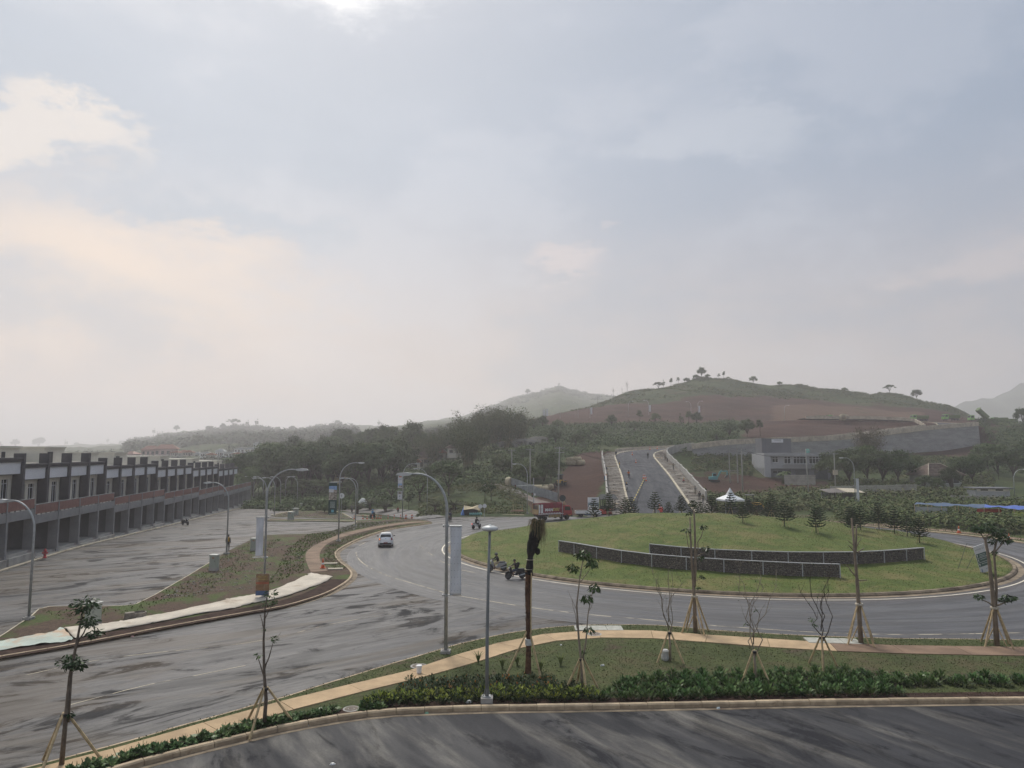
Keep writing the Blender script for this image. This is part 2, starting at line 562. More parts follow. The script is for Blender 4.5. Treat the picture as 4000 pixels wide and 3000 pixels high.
M_SOIL = pm('bare_soil', (0.100, 0.066, 0.047), 0.92, 0.35, 1.6, 0.6, 0.15, c2=(0.155, 0.12, 0.09), mask=(0.52, 0.68), world=True)
M_DARKSOIL = pm('garden_soil', (0.045, 0.028, 0.022), 0.95, 0.4, 2.2, 0.8, 0.1, world=True)
M_REDSOIL = pm('red_earth', (0.140, 0.080, 0.056), 0.95, 0.3, 0.35, 0.7, 0.1, c2=(0.085, 0.048, 0.036), mask=(0.5, 0.66), world=True, fine=3)
M_KERB = pm('kerb_concrete', (0.38, 0.30, 0.205), 0.8, 0.22, 2.3, 0.35, 0.25, c2=(0.16, 0.115, 0.075), mask=(0.56, 0.74), rand=0.16, world=True, fine=18)
M_KERBPALE = pm('pale_kerb', (0.46, 0.41, 0.31), 0.8, 0.18, 1.2, 0.3, 0.25, c2=(0.25, 0.20, 0.14), mask=(0.58, 0.76), rand=0.1, world=True, fine=18)
M_KERBDIRTY = pm('stained_kerb', (0.205, 0.165, 0.118), 0.85, 0.3, 1.4, 0.4, 0.2, c2=(0.085, 0.062, 0.046), mask=(0.5, 0.7), rand=0.2, world=True, fine=18)
M_WALK = pm('tan_concrete_path', (0.42, 0.305, 0.188), 0.85, 0.16, 0.9, 0.3, 0.2, c2=(0.25, 0.175, 0.11), mask=(0.58, 0.78), rand=0.05, world=True, fine=22)
M_WALKDIRT = pm('brown_path', (0.205, 0.140, 0.098), 0.88, 0.2, 0.8, 0.3, 0.2, rand=0.06, world=True, fine=22)
M_WALKFAR = pm('weathered_path', (0.215, 0.155, 0.112), 0.88, 0.22, 0.7, 0.3, 0.2, c2=(0.13, 0.088, 0.062), mask=(0.52, 0.7), rand=0.08, world=True, fine=22)
M_CONC = pm('raw_concrete', (0.34, 0.33, 0.31), 0.85, 0.18, 0.8, 0.3, 0.25, c2=(0.22, 0.20, 0.18), mask=(0.55, 0.75))
M_CONCWARM = pm('warm_concrete', (0.44, 0.39, 0.31), 0.85, 0.2, 0.9, 0.3, 0.25, c2=(0.27, 0.22, 0.17), mask=(0.5, 0.72))
M_LINE = pm('road_paint', (0.46, 0.41, 0.31), 0.7, 0.2, 2.0, 0.0, 0.3, c2=(0.11, 0.10, 0.09), mask=(0.44, 0.58), world=True)
M_LINEWHITE = pm('white_road_paint', (0.66, 0.61, 0.50), 0.65, 0.15, 1.5, 0.0, 0.3, c2=(0.36, 0.30, 0.22), mask=(0.56, 0.75), world=True)
M_STEEL = pm('galvanised_steel', (0.36, 0.38, 0.39), 0.5, 0.15, 3, 0, 0.5, metal=0.35)
M_DARKSTEEL = pm('dark_steel', (0.06, 0.065, 0.07), 0.5, 0.15, 3, 0, 0.5)
M_WHITE = pm('white_paint', (0.72, 0.73, 0.74), 0.5, 0.06, 2, 0, 0.5)
M_BLACK = pm('black_plastic', (0.018, 0.018, 0.02), 0.5, 0.1, 3, 0, 0.4)
M_RUBBER = pm('tyre_rubber', (0.02, 0.02, 0.021), 0.85, 0.2, 6, 0, 0.2)
M_GLASSDARK = pm('tinted_glass', (0.016, 0.02, 0.024), 0.12, 0.05, 1, 0, 0.6)
M_BAMBOO = pm('bamboo_pole', (0.46, 0.35, 0.20), 0.65, 0.25, 4, 0, 0.3, c2=(0.20, 0.145, 0.085), mask=(0.5, 0.7), rand=0.15)
M_BARK = pm('grey_brown_bark', (0.155, 0.125, 0.098), 0.9, 0.3, 5, 0.5, 0.15, rand=0.15)
M_BARKDARK = pm('dark_bark', (0.062, 0.05, 0.04), 0.9, 0.3, 3, 0.4, 0.15, rand=0.15)

# ------------------------------------------------------------------ terrain heights
def uu(x, y):
 return 2000.0 + F * x / y

BASE = [  # photograph column: (distance, height) profile
 (-1600, [(118, -.1), (300, 0), (500, 3), (900, 10), (2000, 24), (4500, 40)]),
 (0, [(118, -.1), (300, 0), (450, 4), (700, 9), (1500, 19), (4500, 40)]),
 (475, [(118, -.1), (250, 0), (400, 5), (600, 9), (1000, 18), (1500, 33), (1800, 30), (4500, 40)]),
 (700, [(118, -.1), (200, -.1), (400, 5), (520, 9), (800, 28), (1000, 38), (1300, 34), (4500, 40)]),
 (900, [(118, -.1), (195, -.1), (300, 2), (420, 7), (520, 12), (640, 27), (760, 37), (1000, 36), (4500, 45)]),
 (1162, [(118, -.1), (188, -.1), (230, 2), (300, 6), (450, 12), (640, 25), (760, 34), (1000, 36), (4500, 45)]),
 (1400, [(118, -.1), (152, -.08), (170, 1.2), (215, 5), (300, 10), (420, 15), (700, 30), (900, 40), (1200, 40), (4500, 50)]),
 (1700, [(118, .04), (128, .5), (150, 2.0), (200, 6), (260, 11), (350, 17), (600, 28), (900, 50), (1200, 45), (5000, 60)]),
 (1900, [(118, .04), (130, 1.0), (150, 3.0), (200, 8), (250, 12), (350, 19), (600, 31), (900, 66), (1200, 60), (5000, 60)]),
 (2020, [(118, .04), (130, .6), (150, 2.6), (175, 4.6), (200, 8), (260, 14), (320, 24), (400, 27), (600, 30), (900, 77), (1200, 70), (5000, 60)]),
 (2100, [(118, .04), (125, .1), (140, .8), (170, 4), (200, 8.4), (260, 15), (320, 25), (400, 28), (600, 32), (900, 85), (1200, 75), (1500, 60), (5000, 60)]),
 (2184, [(118, .04), (125, .1), (140, .8), (170, 4.2), (200, 8.6), (260, 15), (325, 25), (400, 33), (600, 36), (900, 94), (1200, 80), (1500, 60), (5000, 60)]),
 (2300, [(118, .04), (130, .1), (145, 1.2), (170, 4.2), (200, 8.8), (250, 14), (325, 25), (380, 32), (450, 39), (600, 38), (900, 82), (1200, 80), (1500, 60), (5000, 60)]),
 (2423, [(118, .04), (130, .8), (160, 4), (200, 9.2), (250, 14.5), (325, 25), (380, 34), (450, 46), (600, 42), (900, 80), (1200, 70), (1500, 60), (5000, 60)]),
 (2600, [(118, .04), (130, .2), (160, 2.2), (190, 5), (200, 7.5), (214, 11), (250, 15), (325, 25), (380, 36), (450, 52), (600, 45), (1500, 60), (5000, 60)]),
 (2767, [(118, .04), (150, 1), (180, 3.0), (198, 7.5), (204, 9.6), (206, 11.8), (220, 12.6), (250, 15), (300, 22), (335, 25), (450, 58), (600, 50), (1500, 60), (5000, 60)]),
 (3000, [(118, .04), (150, 1.0), (185, 2.6), (205, 7), (211.5, 9.4), (213.5, 13), (226, 13.6), (240, 15.5), (300, 23.5), (335, 25), (450, 54), (600, 46), (1500, 60), (5000, 60)]),
 (3300, [(118, .04), (150, 1.6), (190, 3.0), (215, 7.6), (224, 9.6), (226, 14.2), (240, 14.8), (250, 16.5), (300, 24), (335, 25), (450, 49.4), (600, 40), (1500, 60), (5000, 60)]),
 (3562, [(118, .04), (140, 1.4), (180, 2.8), (220, 7.6), (241, 10.2), (243, 16.4), (258, 17), (268, 19), (305, 24), (335, 25), (450, 44.7), (600, 36), (1500, 60), (5000, 60)]),
 (3706, [(118, .04), (140, 1.2), (180, 2.8), (220, 7.6), (250, 11.4), (252, 18.4), (266, 19), (278, 21), (305, 24), (335, 25), (450, 40), (600, 33), (1500, 60), (5000, 60)]),
 (3793, [(118, .04), (140, 1.2), (180, 3), (220, 8), (257, 13), (259, 19.4), (272, 20.2), (284, 22), (305, 24), (335, 25), (450, 33.6), (600, 30), (1500, 60), (5000, 60)]),
 (3860, [(118, .04), (140, 1.2), (180, 3.4), (220, 8.6), (260, 14.6), (290, 20), (305, 23), (345, 26), (380, 24), (600, 24), (1500, 60), (5000, 60)]),
 (4000, [(118, .04), (140, 1.2), (180, 3.8), (220, 9), (260, 15), (290, 20), (305, 22.4), (345, 23), (600, 24), (1500, 60), (5000, 60)]),
 (5600, [(118, .04), (140, 1.2), (180, 4), (220, 9), (260, 15), (305, 20), (345, 22), (600, 24), (1500, 60), (5000, 60)]),
]
BASE = [(u, [(d, z) if d < 640 or d > 1700 else (d * 1.7, 10.6 + (z - 10.6) * 1.7) for d, z in pr if not (1000 < d < 1700 and u < 2600 and d > 1300)]) for u, pr in BASE]
BASE = [(u, sorted([(d if d < 3000 else 5200, z) for d, z in pr])) for u, pr in BASE]
_BU = np.array([b[0] for b in BASE], dtype=float)

def base_h(x, y):
 u = 2000.0 + F * x / np.maximum(y, 1.0)
 u = np.clip(u, _BU[0], _BU[-1])
 i = np.clip(np.searchsorted(_BU, u) - 1, 0, len(BASE) - 2)
 t = (u - _BU[i]) / (_BU[i + 1] - _BU[i])
 out = np.zeros_like(y, dtype=float)
 prof = [np.interp(y, [p[0] for p in b[1]], [p[1] for p in b[1]]) for b in BASE]
 for k in range(len(BASE) - 1):
  m = i == k
  out[m] = prof[k][m] * (1 - t[m]) + prof[k + 1][m] * t[m]
 return out

def wob(x, y):
 w = np.sin(x * .043 + 1.3) * np.cos(y * .051 + .4) + .6 * np.sin(x * .11 + y * .07) + .45 * np.cos(x * .19 - y * .15 + 2) + .3 * np.sin(x * .37 + y * .31)
 return w

# the ramp road and its continuation behind the stone wall
RAMP = smooth_path([(25.0, 112, -.06), (25.35, 120, .43), (26.8, 134.6, 2.4), (29.9, 160, 5.2), (32.2, 182, 7.6), (34.2, 199, 9.4), (37.2, 208, 10.4), (44, 214.6, 11.3),
     (57, 217.4, 12.0), (76, 221.5, 12.9), (107, 233.5, 14.8), (150, 257, 19.0), (166, 268, 20.4), (171, 278, 21.6), (164, 288, 22.8), (148, 293, 23.8), (120, 296, 24.2)], 6)
_RX = np.array([p.x for p in RAMP]); _RY = np.array([p.y for p in RAMP]); _RZ = np.array([p.z for p in RAMP])

def smoothstep(t):
 t = np.clip(t, 0, 1)
 return t * t * (3 - 2 * t)

def terrain_h(x, y):
 x = np.asarray(x, dtype=float); y = np.asarray(y, dtype=float)
 h = base_h(x, y)
 far = smoothstep((y - 150) / 120)
 h = h + wob(x, y) * (0.35 * far + 0.008 * np.clip(y - 340, 0, 200)) + np.sin(x * .011 + 2) * np.cos(x * .027 + y * .004) * .009 * np.clip(y - 600, 0, 700)
 s_ = smoothstep((-8.0 - x) / 20.0)
 dd = np.minimum(y, 205.0) - 74.0
 dd = np.where(dd <= 0, 0, np.where(dd < 12, dd * dd / 24.0, dd - 6.0))
 h = h - 0.031 * dd * s_ * (1 - smoothstep((y - 230) / 220))
 d2 = np.full(x.shape, 1e9); rz = np.zeros(x.shape)
 for rx, ry, rzz in zip(_RX, _RY, _RZ):
  d = (x - rx) ** 2 + (y - ry) ** 2
  m = d < d2
  d2[m] = d[m]; rz[m] = rzz
 d = np.sqrt(d2)
 w_ = 1 - smoothstep((d - 8.2) / 5.5)
 # below the stone wall the ground stays low
 yw = np.interp(x, [50, 51.5, 64, 80, 106, 130, 152, 171.5], [202.5, 203.5, 207, 213, 225, 240, 251.5, 261])
 zb = np.interp(x, [51.5, 64, 106, 130, 152, 171.5], [9.6, 9.2, 9.4, 9.9, 11.0, 13.2])
 front = (x > 50) & (x < 173) & (y < yw + 1.5)
 w_ = np.where(front, 0, w_)
 h = h * (1 - w_) + (rz - 0.75) * w_
 h = np.where(front, np.minimum(h, np.maximum(zb - .13 * (yw - y), 3.4)), h)
 return h

def TH(x, y):
 return float(terrain_h(np.array([x]), np.array([y]))[0])

def G(u, y, dz=0.0):
 x = (u - 2000) / F * y
 z = TH(x, y)
 x = (u - 2000) / F * (y * cP + (z - HC) * sP)
 return Vector((x, y, TH(x, y) + dz))

def make_terrain():
 us = np.concatenate([np.arange(-1600, 1000, 40), np.arange(1000, 4100, 14), np.arange(4100, 5601, 60)])
 ds = np.concatenate([np.arange(117, 200, 1.3), np.arange(200, 345, 1.1), np.arange(345, 480, 3.0), np.geomspace(480, 4800, 110)])
 U, D = np.meshgrid(us, ds)
 X = (U - 2000) / F * D
 Z = terrain_h(X.ravel(), D.ravel()).reshape(X.shape)
 Z[0, :] -= 0.12
 co = np.stack([X, D, Z], -1).reshape(-1, 3)
 nr, nc = X.shape
 idx = np.arange(nr * nc).reshape(nr, nc)
 q = np.stack([idx[:-1, :-1], idx[:-1, 1:], idx[1:, 1:], idx[1:, :-1]], -1).reshape(-1, 4)
 me = bpy.data.meshes.new('terrain')
 me.vertices.add(len(co)); me.vertices.foreach_set('co', co.astype(np.float32).ravel())
 me.loops.add(q.size); me.loops.foreach_set('vertex_index', q.astype(np.int32).ravel())
 me.polygons.add(len(q)); me.polygons.foreach_set('loop_start', np.arange(0, q.size, 4, dtype=np.int32))
 me.update(calc_edges=True)
 me.shade_smooth()
 x, y = X.ravel(), D.ravel()
 u = U.ravel()
 ins = lambda a, lo, hi, w: smoothstep((a - lo) / w) * (1 - smoothstep((a - hi) / w))
 top = np.interp(u, [2000, 2300, 2600, 3000, 3500, 3760, 3900], [345, 402, 382, 396, 384, 386, 350])
 s = ins(u, 2040, 3860, 60) * ins(y, 306, 1e9, 10) * (1 - smoothstep((y - top) / 14))
 s = np.maximum(s, ins(u, 2880, 3860, 60) * ins(y, 228, 340, 12))                     # cut slope behind the wall
 rx = np.interp(y, [118, 135, 160, 185, 205, 225], [(2140 - 2000) / F * 118 + 4, 9, 15, 20, 24, 30])
 s = np.maximum(s, (1 - smoothstep((np.abs(x - rx) - 4.5) / 3.0)) * ins(y, 117, 214, 8))   # haul road left of the ramp
 s = np.maximum(s, ins(x, 36, 80, 6) * ins(y, 150, 186, 6) * 0.85)                        # dug ground round the excavator
 s = np.maximum(s, ins(u, 3380, 3760, 60) * ins(y, 226, 243, 6) * 0.7)
 s = np.maximum(s, ins(x, 30, 52, 5) * ins(y, 121, 142, 6) * 0.7)
 a = me.attributes.new('soil', 'FLOAT', 'POINT'); a.data.foreach_set('value', s.astype(np.float32))
 pl = ins(u, 2950, 3560, 120) * ins(y, 318, 372, 16)
 b = me.attributes.new('pale', 'FLOAT', 'POINT'); b.data.foreach_set('value', pl.astype(np.float32))
 me.materials.append(mat_terrain())
 return tag(obj('terrain', me), kind='structure')

make_terrain()

# far mountain on the right
def make_mountain():
 prof = [(3500, 1690), (3640, 1612), (3735, 1582), (3815, 1568), (3869, 1552), (3923, 1534), (4000, 1505), (4120, 1470), (4300, 1462), (4500, 1468), (4800, 1500), (5200, 1540)]
 Y = 1700.0
 us = np.arange(3400, 5200, 22); co = []; nr = 14
 for j in range(nr):
  for u in us:
   v = np.interp(u, [p[0] for p in prof], [p[1] for p in prof]) + 7 * math.sin(u * .031) + 4 * math.sin(u * .083)
   top = PY(u, v, Y).z
   t = j / (nr - 1)
   y = Y - 500 * (1 - t)
   z = top * t ** 1.25 - 4 * (1 - t) + 14 * math.sin(u * .012 + j * .9) * t * (1 - t)
   co.append(((u - 2000) / F * (Y * 1.0), y, z))
 nc = len(us)
 fs = [(j * nc + i, j * nc + i + 1, (j + 1) * nc + i + 1, (j + 1) * nc + i) for j in range(nr - 1) for i in range(nc - 1)]
 b = len(co)
 for i in range(nc): co.append((co[(nr - 1) * nc + i][0], Y + 400, 5))
 fs += [((nr - 1) * nc + i, (nr - 1) * nc + i + 1, b + i + 1, b + i) for i in range(nc - 1)]
 m = MB().add(co, fs)
 tag(m.build('mountain', pm('forested_mountain', (0.05, 0.065, 0.04), 0.9, 0.4, 0.02, 0, 0.1, world=True), smooth=True), kind='structure')

make_mountain()

# near ground and carriageways
def sheet(name, outline, off, mat, skirt=0.0, step=4.0):
 bm = bmesh.new()
 vs_ = [bm.verts.new((p[0], p[1], 0)) for p in outline]
 bm.faces.new(vs_)
 bmesh.ops.triangulate(bm, faces=bm.faces[:], ngon_method='EAR_CLIP')
 xs = [p[0] for p in outline]; ys = [p[1] for p in outline]
 for ax, lo_, hi_ in ((0, min(xs), max(xs)), (1, min(ys), max(ys))):
  q = math.floor(lo_ / step) * step + step
  while q < hi_:
   co = [0, 0, 0]; no = [0, 0, 0]; co[ax] = q; no[ax] = 1
   bmesh.ops.bisect_plane(bm, geom=bm.verts[:] + bm.edges[:] + bm.faces[:], plane_co=co, plane_no=no, dist=1e-4)
   q += step
 bmesh.ops.recalc_face_normals(bm, faces=bm.faces[:])
 if bm.faces[:][0].normal.z < 0: bmesh.ops.reverse_faces(bm, faces=bm.faces[:])
 for v in bm.verts: v.co.z = zg(v.co.x, v.co.y) + off
 if skirt:
  be = [e for e in bm.edges if e.is_boundary]
  r_ = bmesh.ops.extrude_edge_only(bm, edges=be)
  for v in [q for q in r_['geom'] if isinstance(q, bmesh.types.BMVert)]: v.co.z -= skirt
 me = bpy.data.meshes.new(name); bm.to_mesh(me); bm.free()
 me.materials.append(mat)
 return tag(obj(name, me), kind='structure')

sheet('ground', [(-260, -60), (260, -60), (260, 118.4), (-260, 118.4)], -0.06, M_VERGE, step=8)
road_poly = [(-92, -14), (80, -14), (80, 119.6), (-9, 119.6), (-24, 128), (-33, 150), (-40, 192), (-92, 192)]
sheet('road', road_poly, 0.0, M_ROAD)

def kerb(name, path, mat, h=0.15, w=0.2, step=1.0, closed=False, inner=1, gutter=0.0, gmat=None, z=0.0, slope=0.05, jit=0.008):
 root = bpy.data.objects.new(name, None); COL.objects.link(root); tag(root, kind='structure')
 p = resample(path, step, closed)
 L_ = step - 0.02
 prof = [(0, -.08), (w, -.08), (w, h), (slope, h), (0, h - slope)]
 m = MB()
 n = len(prof)
 co = [(-L_ / 2, q[0] * inner, q[1]) for q in prof] + [(L_ / 2, q[0] * inner, q[1]) for q in prof]
 m.add(co, [tuple(range(n)), tuple(reversed(range(n, 2 * n)))] + [(i, n + i, n + (i + 1) % n, (i + 1) % n) for i in range(n)])
 me = m.mesh('kerb_stone', mat)
 k = len(p) if closed else len(p) - 1
 for i in range(k):
  a, b = p[i], p[(i + 1) % len(p)]
  if (b - a).length < 0.3: continue
  o = obj('kerb_stone', me, root)
  o.location = ((a.x + b.x) / 2, (a.y + b.y) / 2, (a.z + b.z) / 2 + z + random.uniform(-jit, jit))
  o.rotation_euler = (0, -math.atan2(b.z - a.z, math.hypot(b.x - a.x, b.y - a.y)), math.atan2(b.y - a.y, b.x - a.x) + random.uniform(-jit, jit))
  o.scale = ((b - a).length / step, 1, 1)
 if gutter:
  q = [Vector((s.x, s.y, s.z + 0.012 + z)) for s in path]
  gm = ribbon(q, offset(q, -inner * gutter, closed), closed)
  gm.build('gutter', gmat or mat, root)
 return root

def flat_island(name, outline, z, mat, kind='structure'):
 return sheet(name, outline, z, mat, skirt=z + 0.05 if z > 0.02 else 0)

# ---- planted island in the foreground
ROADEDGE = [(163, 2993), (452, 2919), (723, 2840), (900, 2791), (1013, 2757), (1126, 2727), (1216, 2697), (1352, 2655), (1488, 2612), (1623, 2573), (1736, 2539), (1800, 2521), (1936, 2490), (2071, 2467), (2207, 2453), (2342, 2447),
   (2478, 2447.5), (2614, 2452), (2781, 2468), (3016, 2483), (3197, 2492), (3468, 2501), (3700, 2503), (4100, 2508), (4700, 2514)]
WALKTOP = [(163, 2996), (452, 2922), (723, 2843), (900, 2794), (1013, 2762), (1126, 2732), (1216, 2708), (1352, 2677), (1488, 2648), (1623, 2612), (1759, 2566), (1900, 2523), (2071, 2485), (2207, 2469), (2342, 2461), (2478, 2461), (2614, 2467), (2800, 2483),
  (3016, 2496), (3197, 2508), (3468, 2520), (3700, 2523.5), (4100, 2529), (4700, 2536)]
WALKBOT = [(316, 2996), (633, 2921), (931, 2833), (1126, 2777), (1352, 2720), (1442, 2695), (1578, 2668), (1714, 2627), (1900, 2575), (2071, 2521), (2207, 2499), (2342, 2491), (2478, 2492), (2614, 2496), (2800, 2512), (3053, 2531), (3242, 2542), (3468, 2551), (3700, 2556.5), (4100, 2563), (4700, 2571)]
NEARKERB = [(330, 3062), (520, 3004), (723, 2950), (1000, 2882), (1126, 2853), (1352, 2813), (1488, 2797), (1578, 2790), (1894, 2779), (2252, 2774), (2700, 2766), (3200, 2756), (3700, 2749.5), (4100, 2745), (4700, 2740)]
re = smooth_path(pts(ROADEDGE), 4)
nk = smooth_path(pts(NEARKERB), 4)
wt = smooth_path(pts(WALKTOP, 0.15), 4)
wb = smooth_path(pts(WALKBOT, 0.15), 4)
# carry the strip on past the picture's left edge
def extend(path, d):
 t = (path[0] - path[1]).normalized()
 return [path[0] + t * d] + path
re, wt = extend(re, 14), extend(wt, 14)
nk, wb = extend(nk, 12), extend(wb, 13)
flat_island('planting_island', offset(re, -.09) + list(reversed(offset(nk, .12))), 0.13, M_TURF)
flat_island('near_lane', [(-75, -14), (80, -14)] + [(p.x, p.y) for p in reversed(nk)] + [(-75, nk[0].y - 16)], 0.004, M_LANE)
kerb('road_kerb', re, M_KERB, h=0.14, w=0.15, step=1.0, inner=-1)
kerb('foreground_kerb', nk, M_KERB, h=0.2, w=0.22, step=1.15, inner=1, gutter=0.28, gmat=M_KERBDIRTY)

def paving(name, a, b, mats, step, z, thick=0.03, switch=None):
 root = bpy.data.objects.new(name, None); COL.objects.link(root); tag(root, kind='structure')
 n = int(sum((q - p).length for p, q in zip(a[:-1], a[1:])) / step)
 def samp(path, t):
  L_ = [0.0]
  for p, q in zip(path[:-1], path[1:]): L_.append(L_[-1] + (q - p).length)
  s = t * L_[-1]
  for i in range(len(L_) - 1):
   if s <= L_[i + 1] + 1e-9:
    return path[i].lerp(path[i + 1], (s - L_[i]) / max(1e-6, L_[i + 1] - L_[i]))
  return path[-1].copy()
 # match b to a by nearest point
 def near(p):
  best = min(range(len(b) - 1), key=lambda i: min((p - b[i].lerp(b[i + 1], k / 4)).length for k in range(5)))
  k = min(range(21), key=lambda k: (p - b[best].lerp(b[best + 1], k / 20)).length)
  return b[best].lerp(b[best + 1], k / 20)
 A = [samp(a, i / n) for i in range(n + 1)]
 Bq = [near(p) for p in A]
 for i in range(n):
  g_ = 0.012 / step
  p0, p1 = A[i].lerp(A[i + 1], g_), A[i].lerp(A[i + 1], 1 - g_)
  q0, q1 = Bq[i].lerp(Bq[i + 1], g_), Bq[i].lerp(Bq[i + 1], 1 - g_)
  if (p0 - q0).length < 0.1: continue
  j_ = random.uniform(-.004, .004)
  c4 = [p0, p1, q1, q0]
  m = MB().add([(p.x, p.y, zg(p.x, p.y) + z - thick) for p in c4] + [(p.x, p.y, zg(p.x, p.y) + z + j_) for p in c4],
     [(4, 5, 6, 7), (3, 2, 1, 0), (0, 1, 5, 4), (1, 2, 6, 5), (2, 3, 7, 6), (3, 0, 4, 7)])
  m.build('paving_slab', mats[1] if switch is not None and A[i].x > switch else mats[0], root)
 return root

paving('footpath', wt, wb, (M_WALK, M_WALKDIRT), 3.1, 0.165, 0.06, switch=P(3060, 2510).x)

# ---- ring road, its tyre marks running round the island
def mat_ring():
 t = NT('ring_asphalt')
 g_ = t.n('ShaderNodeNewGeometry'); sp = t.n('ShaderNodeSeparateXYZ'); t.l(g_.outputs['Position'], sp.inputs[0])
 dx = t.math('SUBTRACT', sp.outputs[0], 22.7); dy = t.math('SUBTRACT', sp.outputs[1], 81.0)
 r_ = t.math('SQRT', t.math('ADD', t.math('MULTIPLY', dx, dx), t.math('MULTIPLY', dy, dy)), 0.0)
 a_ = t.math('ARCTAN2', dy, dx)
 cb = t.n('ShaderNodeCombineXYZ'); t.l(t.math('MULTIPLY', r_, 1.6), cb.inputs[0]); t.l(t.math('MULTIPLY', a_, 6.0), cb.inputs[1])
 n1 = t.noise(cb.outputs[0], .42, 6, .62, .5); n2 = t.noise(cb.outputs[0], 1.7, 6, .65, .4)
 mask = t.rng(t.math('ADD', t.math('MULTIPLY', n1, .55), t.math('MULTIPLY', n2, .45)), .42, .66)
 c = t.mix(mask, (.050, .050, .054), (.098, .096, .096))
 dirt = t.rng(t.math('ADD', r_, t.math('MULTIPLY', n1, 1.6)), 29.6, 31.2, 1.0, 0.0)
 c = t.mix(t.math('MULTIPLY', dirt, .7), c, (.062, .047, .038))
 c = t.mix(t.rng(t.noise(t.coords(world=True), 14, 3, .7), .3, .7), c, t.mix(1.0, c, (.8, .8, .8), 'MULTIPLY'))
 t.col(c); t.rough(t.rng(t.noise(cb.outputs[0], .6, 5, .6, .6), .36, .62, .34, .62)); t.b.inputs['Specular IOR Level'].default_value = .42
 t.bump(t.noise(t.coords(world=True), 26, 3, .7), .25, .012)
 return t.m

M_RING = mat_ring()
def ring_sheet():
 na, nr = 160, 8; co = []; fs = []
 for j in range(nr + 1):
  r_ = 26.8 + (40.2 - 26.8) * j / nr
  for i in range(na):
   a = 2 * math.pi * i / na
   x, y = 22.7 + r_ * math.cos(a), 81 + r_ * math.sin(a)
   co.append((x, y, zg(x, y) + .004))
 for j in range(nr):
  for i in range(na): fs.append((j * na + i, (j + 1) * na + i, (j + 1) * na + (i + 1) % na, j * na + (i + 1) % na))
 tag(MB().add(co, fs).build('ring_road', M_RING), kind='structure')

ring_sheet()
# ---- roundabout island with its mound
CX, CY, RI = 22.7, 81.0, 27.8
def island_outline(r, n=96):
 out = []
 for i in range(n):
  a = 2 * math.pi * i / n
  k = 1 + 0.055 * max(0, -math.cos(a)) ** 2
  out.append(Vector((CX + r * k * math.cos(a), CY + r * math.sin(a), 0)))
 return out

def mound_z(x, y):
 x = np.asarray(x, float); y = np.asarray(y, float)
 hw = np.sqrt(np.clip(RI ** 2 - (x - CX) ** 2 / np.where(x < CX, 1.055, 1.0) ** 2, .01, None))
 zr = np.interp(x, [-7, -4.7, -1.2, 2.3, 5.9, 10, 15, 22, 31, 38, 43, 48, 51], [.12, .7, 1.1, 1.55, 1.95, 2.5, 2.95, 3.1, 2.7, 2.2, 1.5, .8, .12])
 yc = np.minimum(88.0, CY + hw * .55)
 f = np.where(y < yc, (y - (CY - hw)) / np.maximum(yc - CY + hw, .1), (CY + hw - y) / np.maximum(CY + hw - yc, .1))
 f = np.clip(f, 0, 1)
 sh = np.where(y < yc, .55 * smoothstep(f) + .45 * f, smoothstep(f))
 h = (zr - .12) * sh
 h = h + (0.07 * np.sin(x * .6 + .4 * y) + 0.05 * np.cos(x * 1.1 - y * .8)) * np.clip(f * 4, 0, 1)
 return h + 0.12

def MZ(x, y): return float(mound_z(x, y))

def make_mound():
 nr, na = 46, 128
 co = []; fs = []
 for j in range(nr):
  r = (RI - 0.2) * (1 - j / nr)
  for p in island_outline(r, na):
   co.append((p.x, p.y, MZ(p.x, p.y)))
 for j in range(nr - 1):
  for i in range(na):
   fs.append((j * na + i, j * na + (i + 1) % na, (j + 1) * na + (i + 1) % na, (j + 1) * na + i))
 co.append((CX, CY, MZ(CX, CY)))
 fs += [((nr - 1) * na + i, (nr - 1) * na + (i + 1) % na, len(co) - 1) for i in range(na)]
 b = len(co)
 co += [(p.x, p.y, -.06) for p in island_outline(RI - .2, na)]
 fs += [(i, b + i, b + (i + 1) % na, (i + 1) % na) for i in range(na)]
 tag(MB().add(co, fs).build('roundabout_lawn', M_LAWN, smooth=True), kind='structure')

make_mound()
kerb('roundabout_kerb', island_outline(RI, 160), M_KERBDIRTY, h=0.22, w=0.35, step=1.0, closed=True, inner=1, gutter=0.5, slope=0.12, gmat=M_KERBDIRTY)
o1, o2 = island_outline(RI + .95, 160), island_outline(RI + 1.1, 160)
for p in o1 + o2: p.z = 0.009
marks = MB(); ribbon(o1, o2, True, marks)
tag(marks.build('edge_line', M_LINEWHITE), kind='structure')

def line(name, uv, w, mat=M_LINE, dash=None):
 p = smooth_path(pts(uv, 0.008), 6)
 m = MB()
 if dash:
  q = resample(p, dash[0])
  for i in range(0, len(q) - 1):
   a = q[i]; b = a + (q[i + 1] - a).normalized() * dash[1]
   ribbon([a, b], [offset([a, b], w)[0], offset([a, b], w)[1]], mb=m)
 else: ribbon(p, offset(p, w), mb=m)
 return tag(m.build(name, mat), kind='structure')

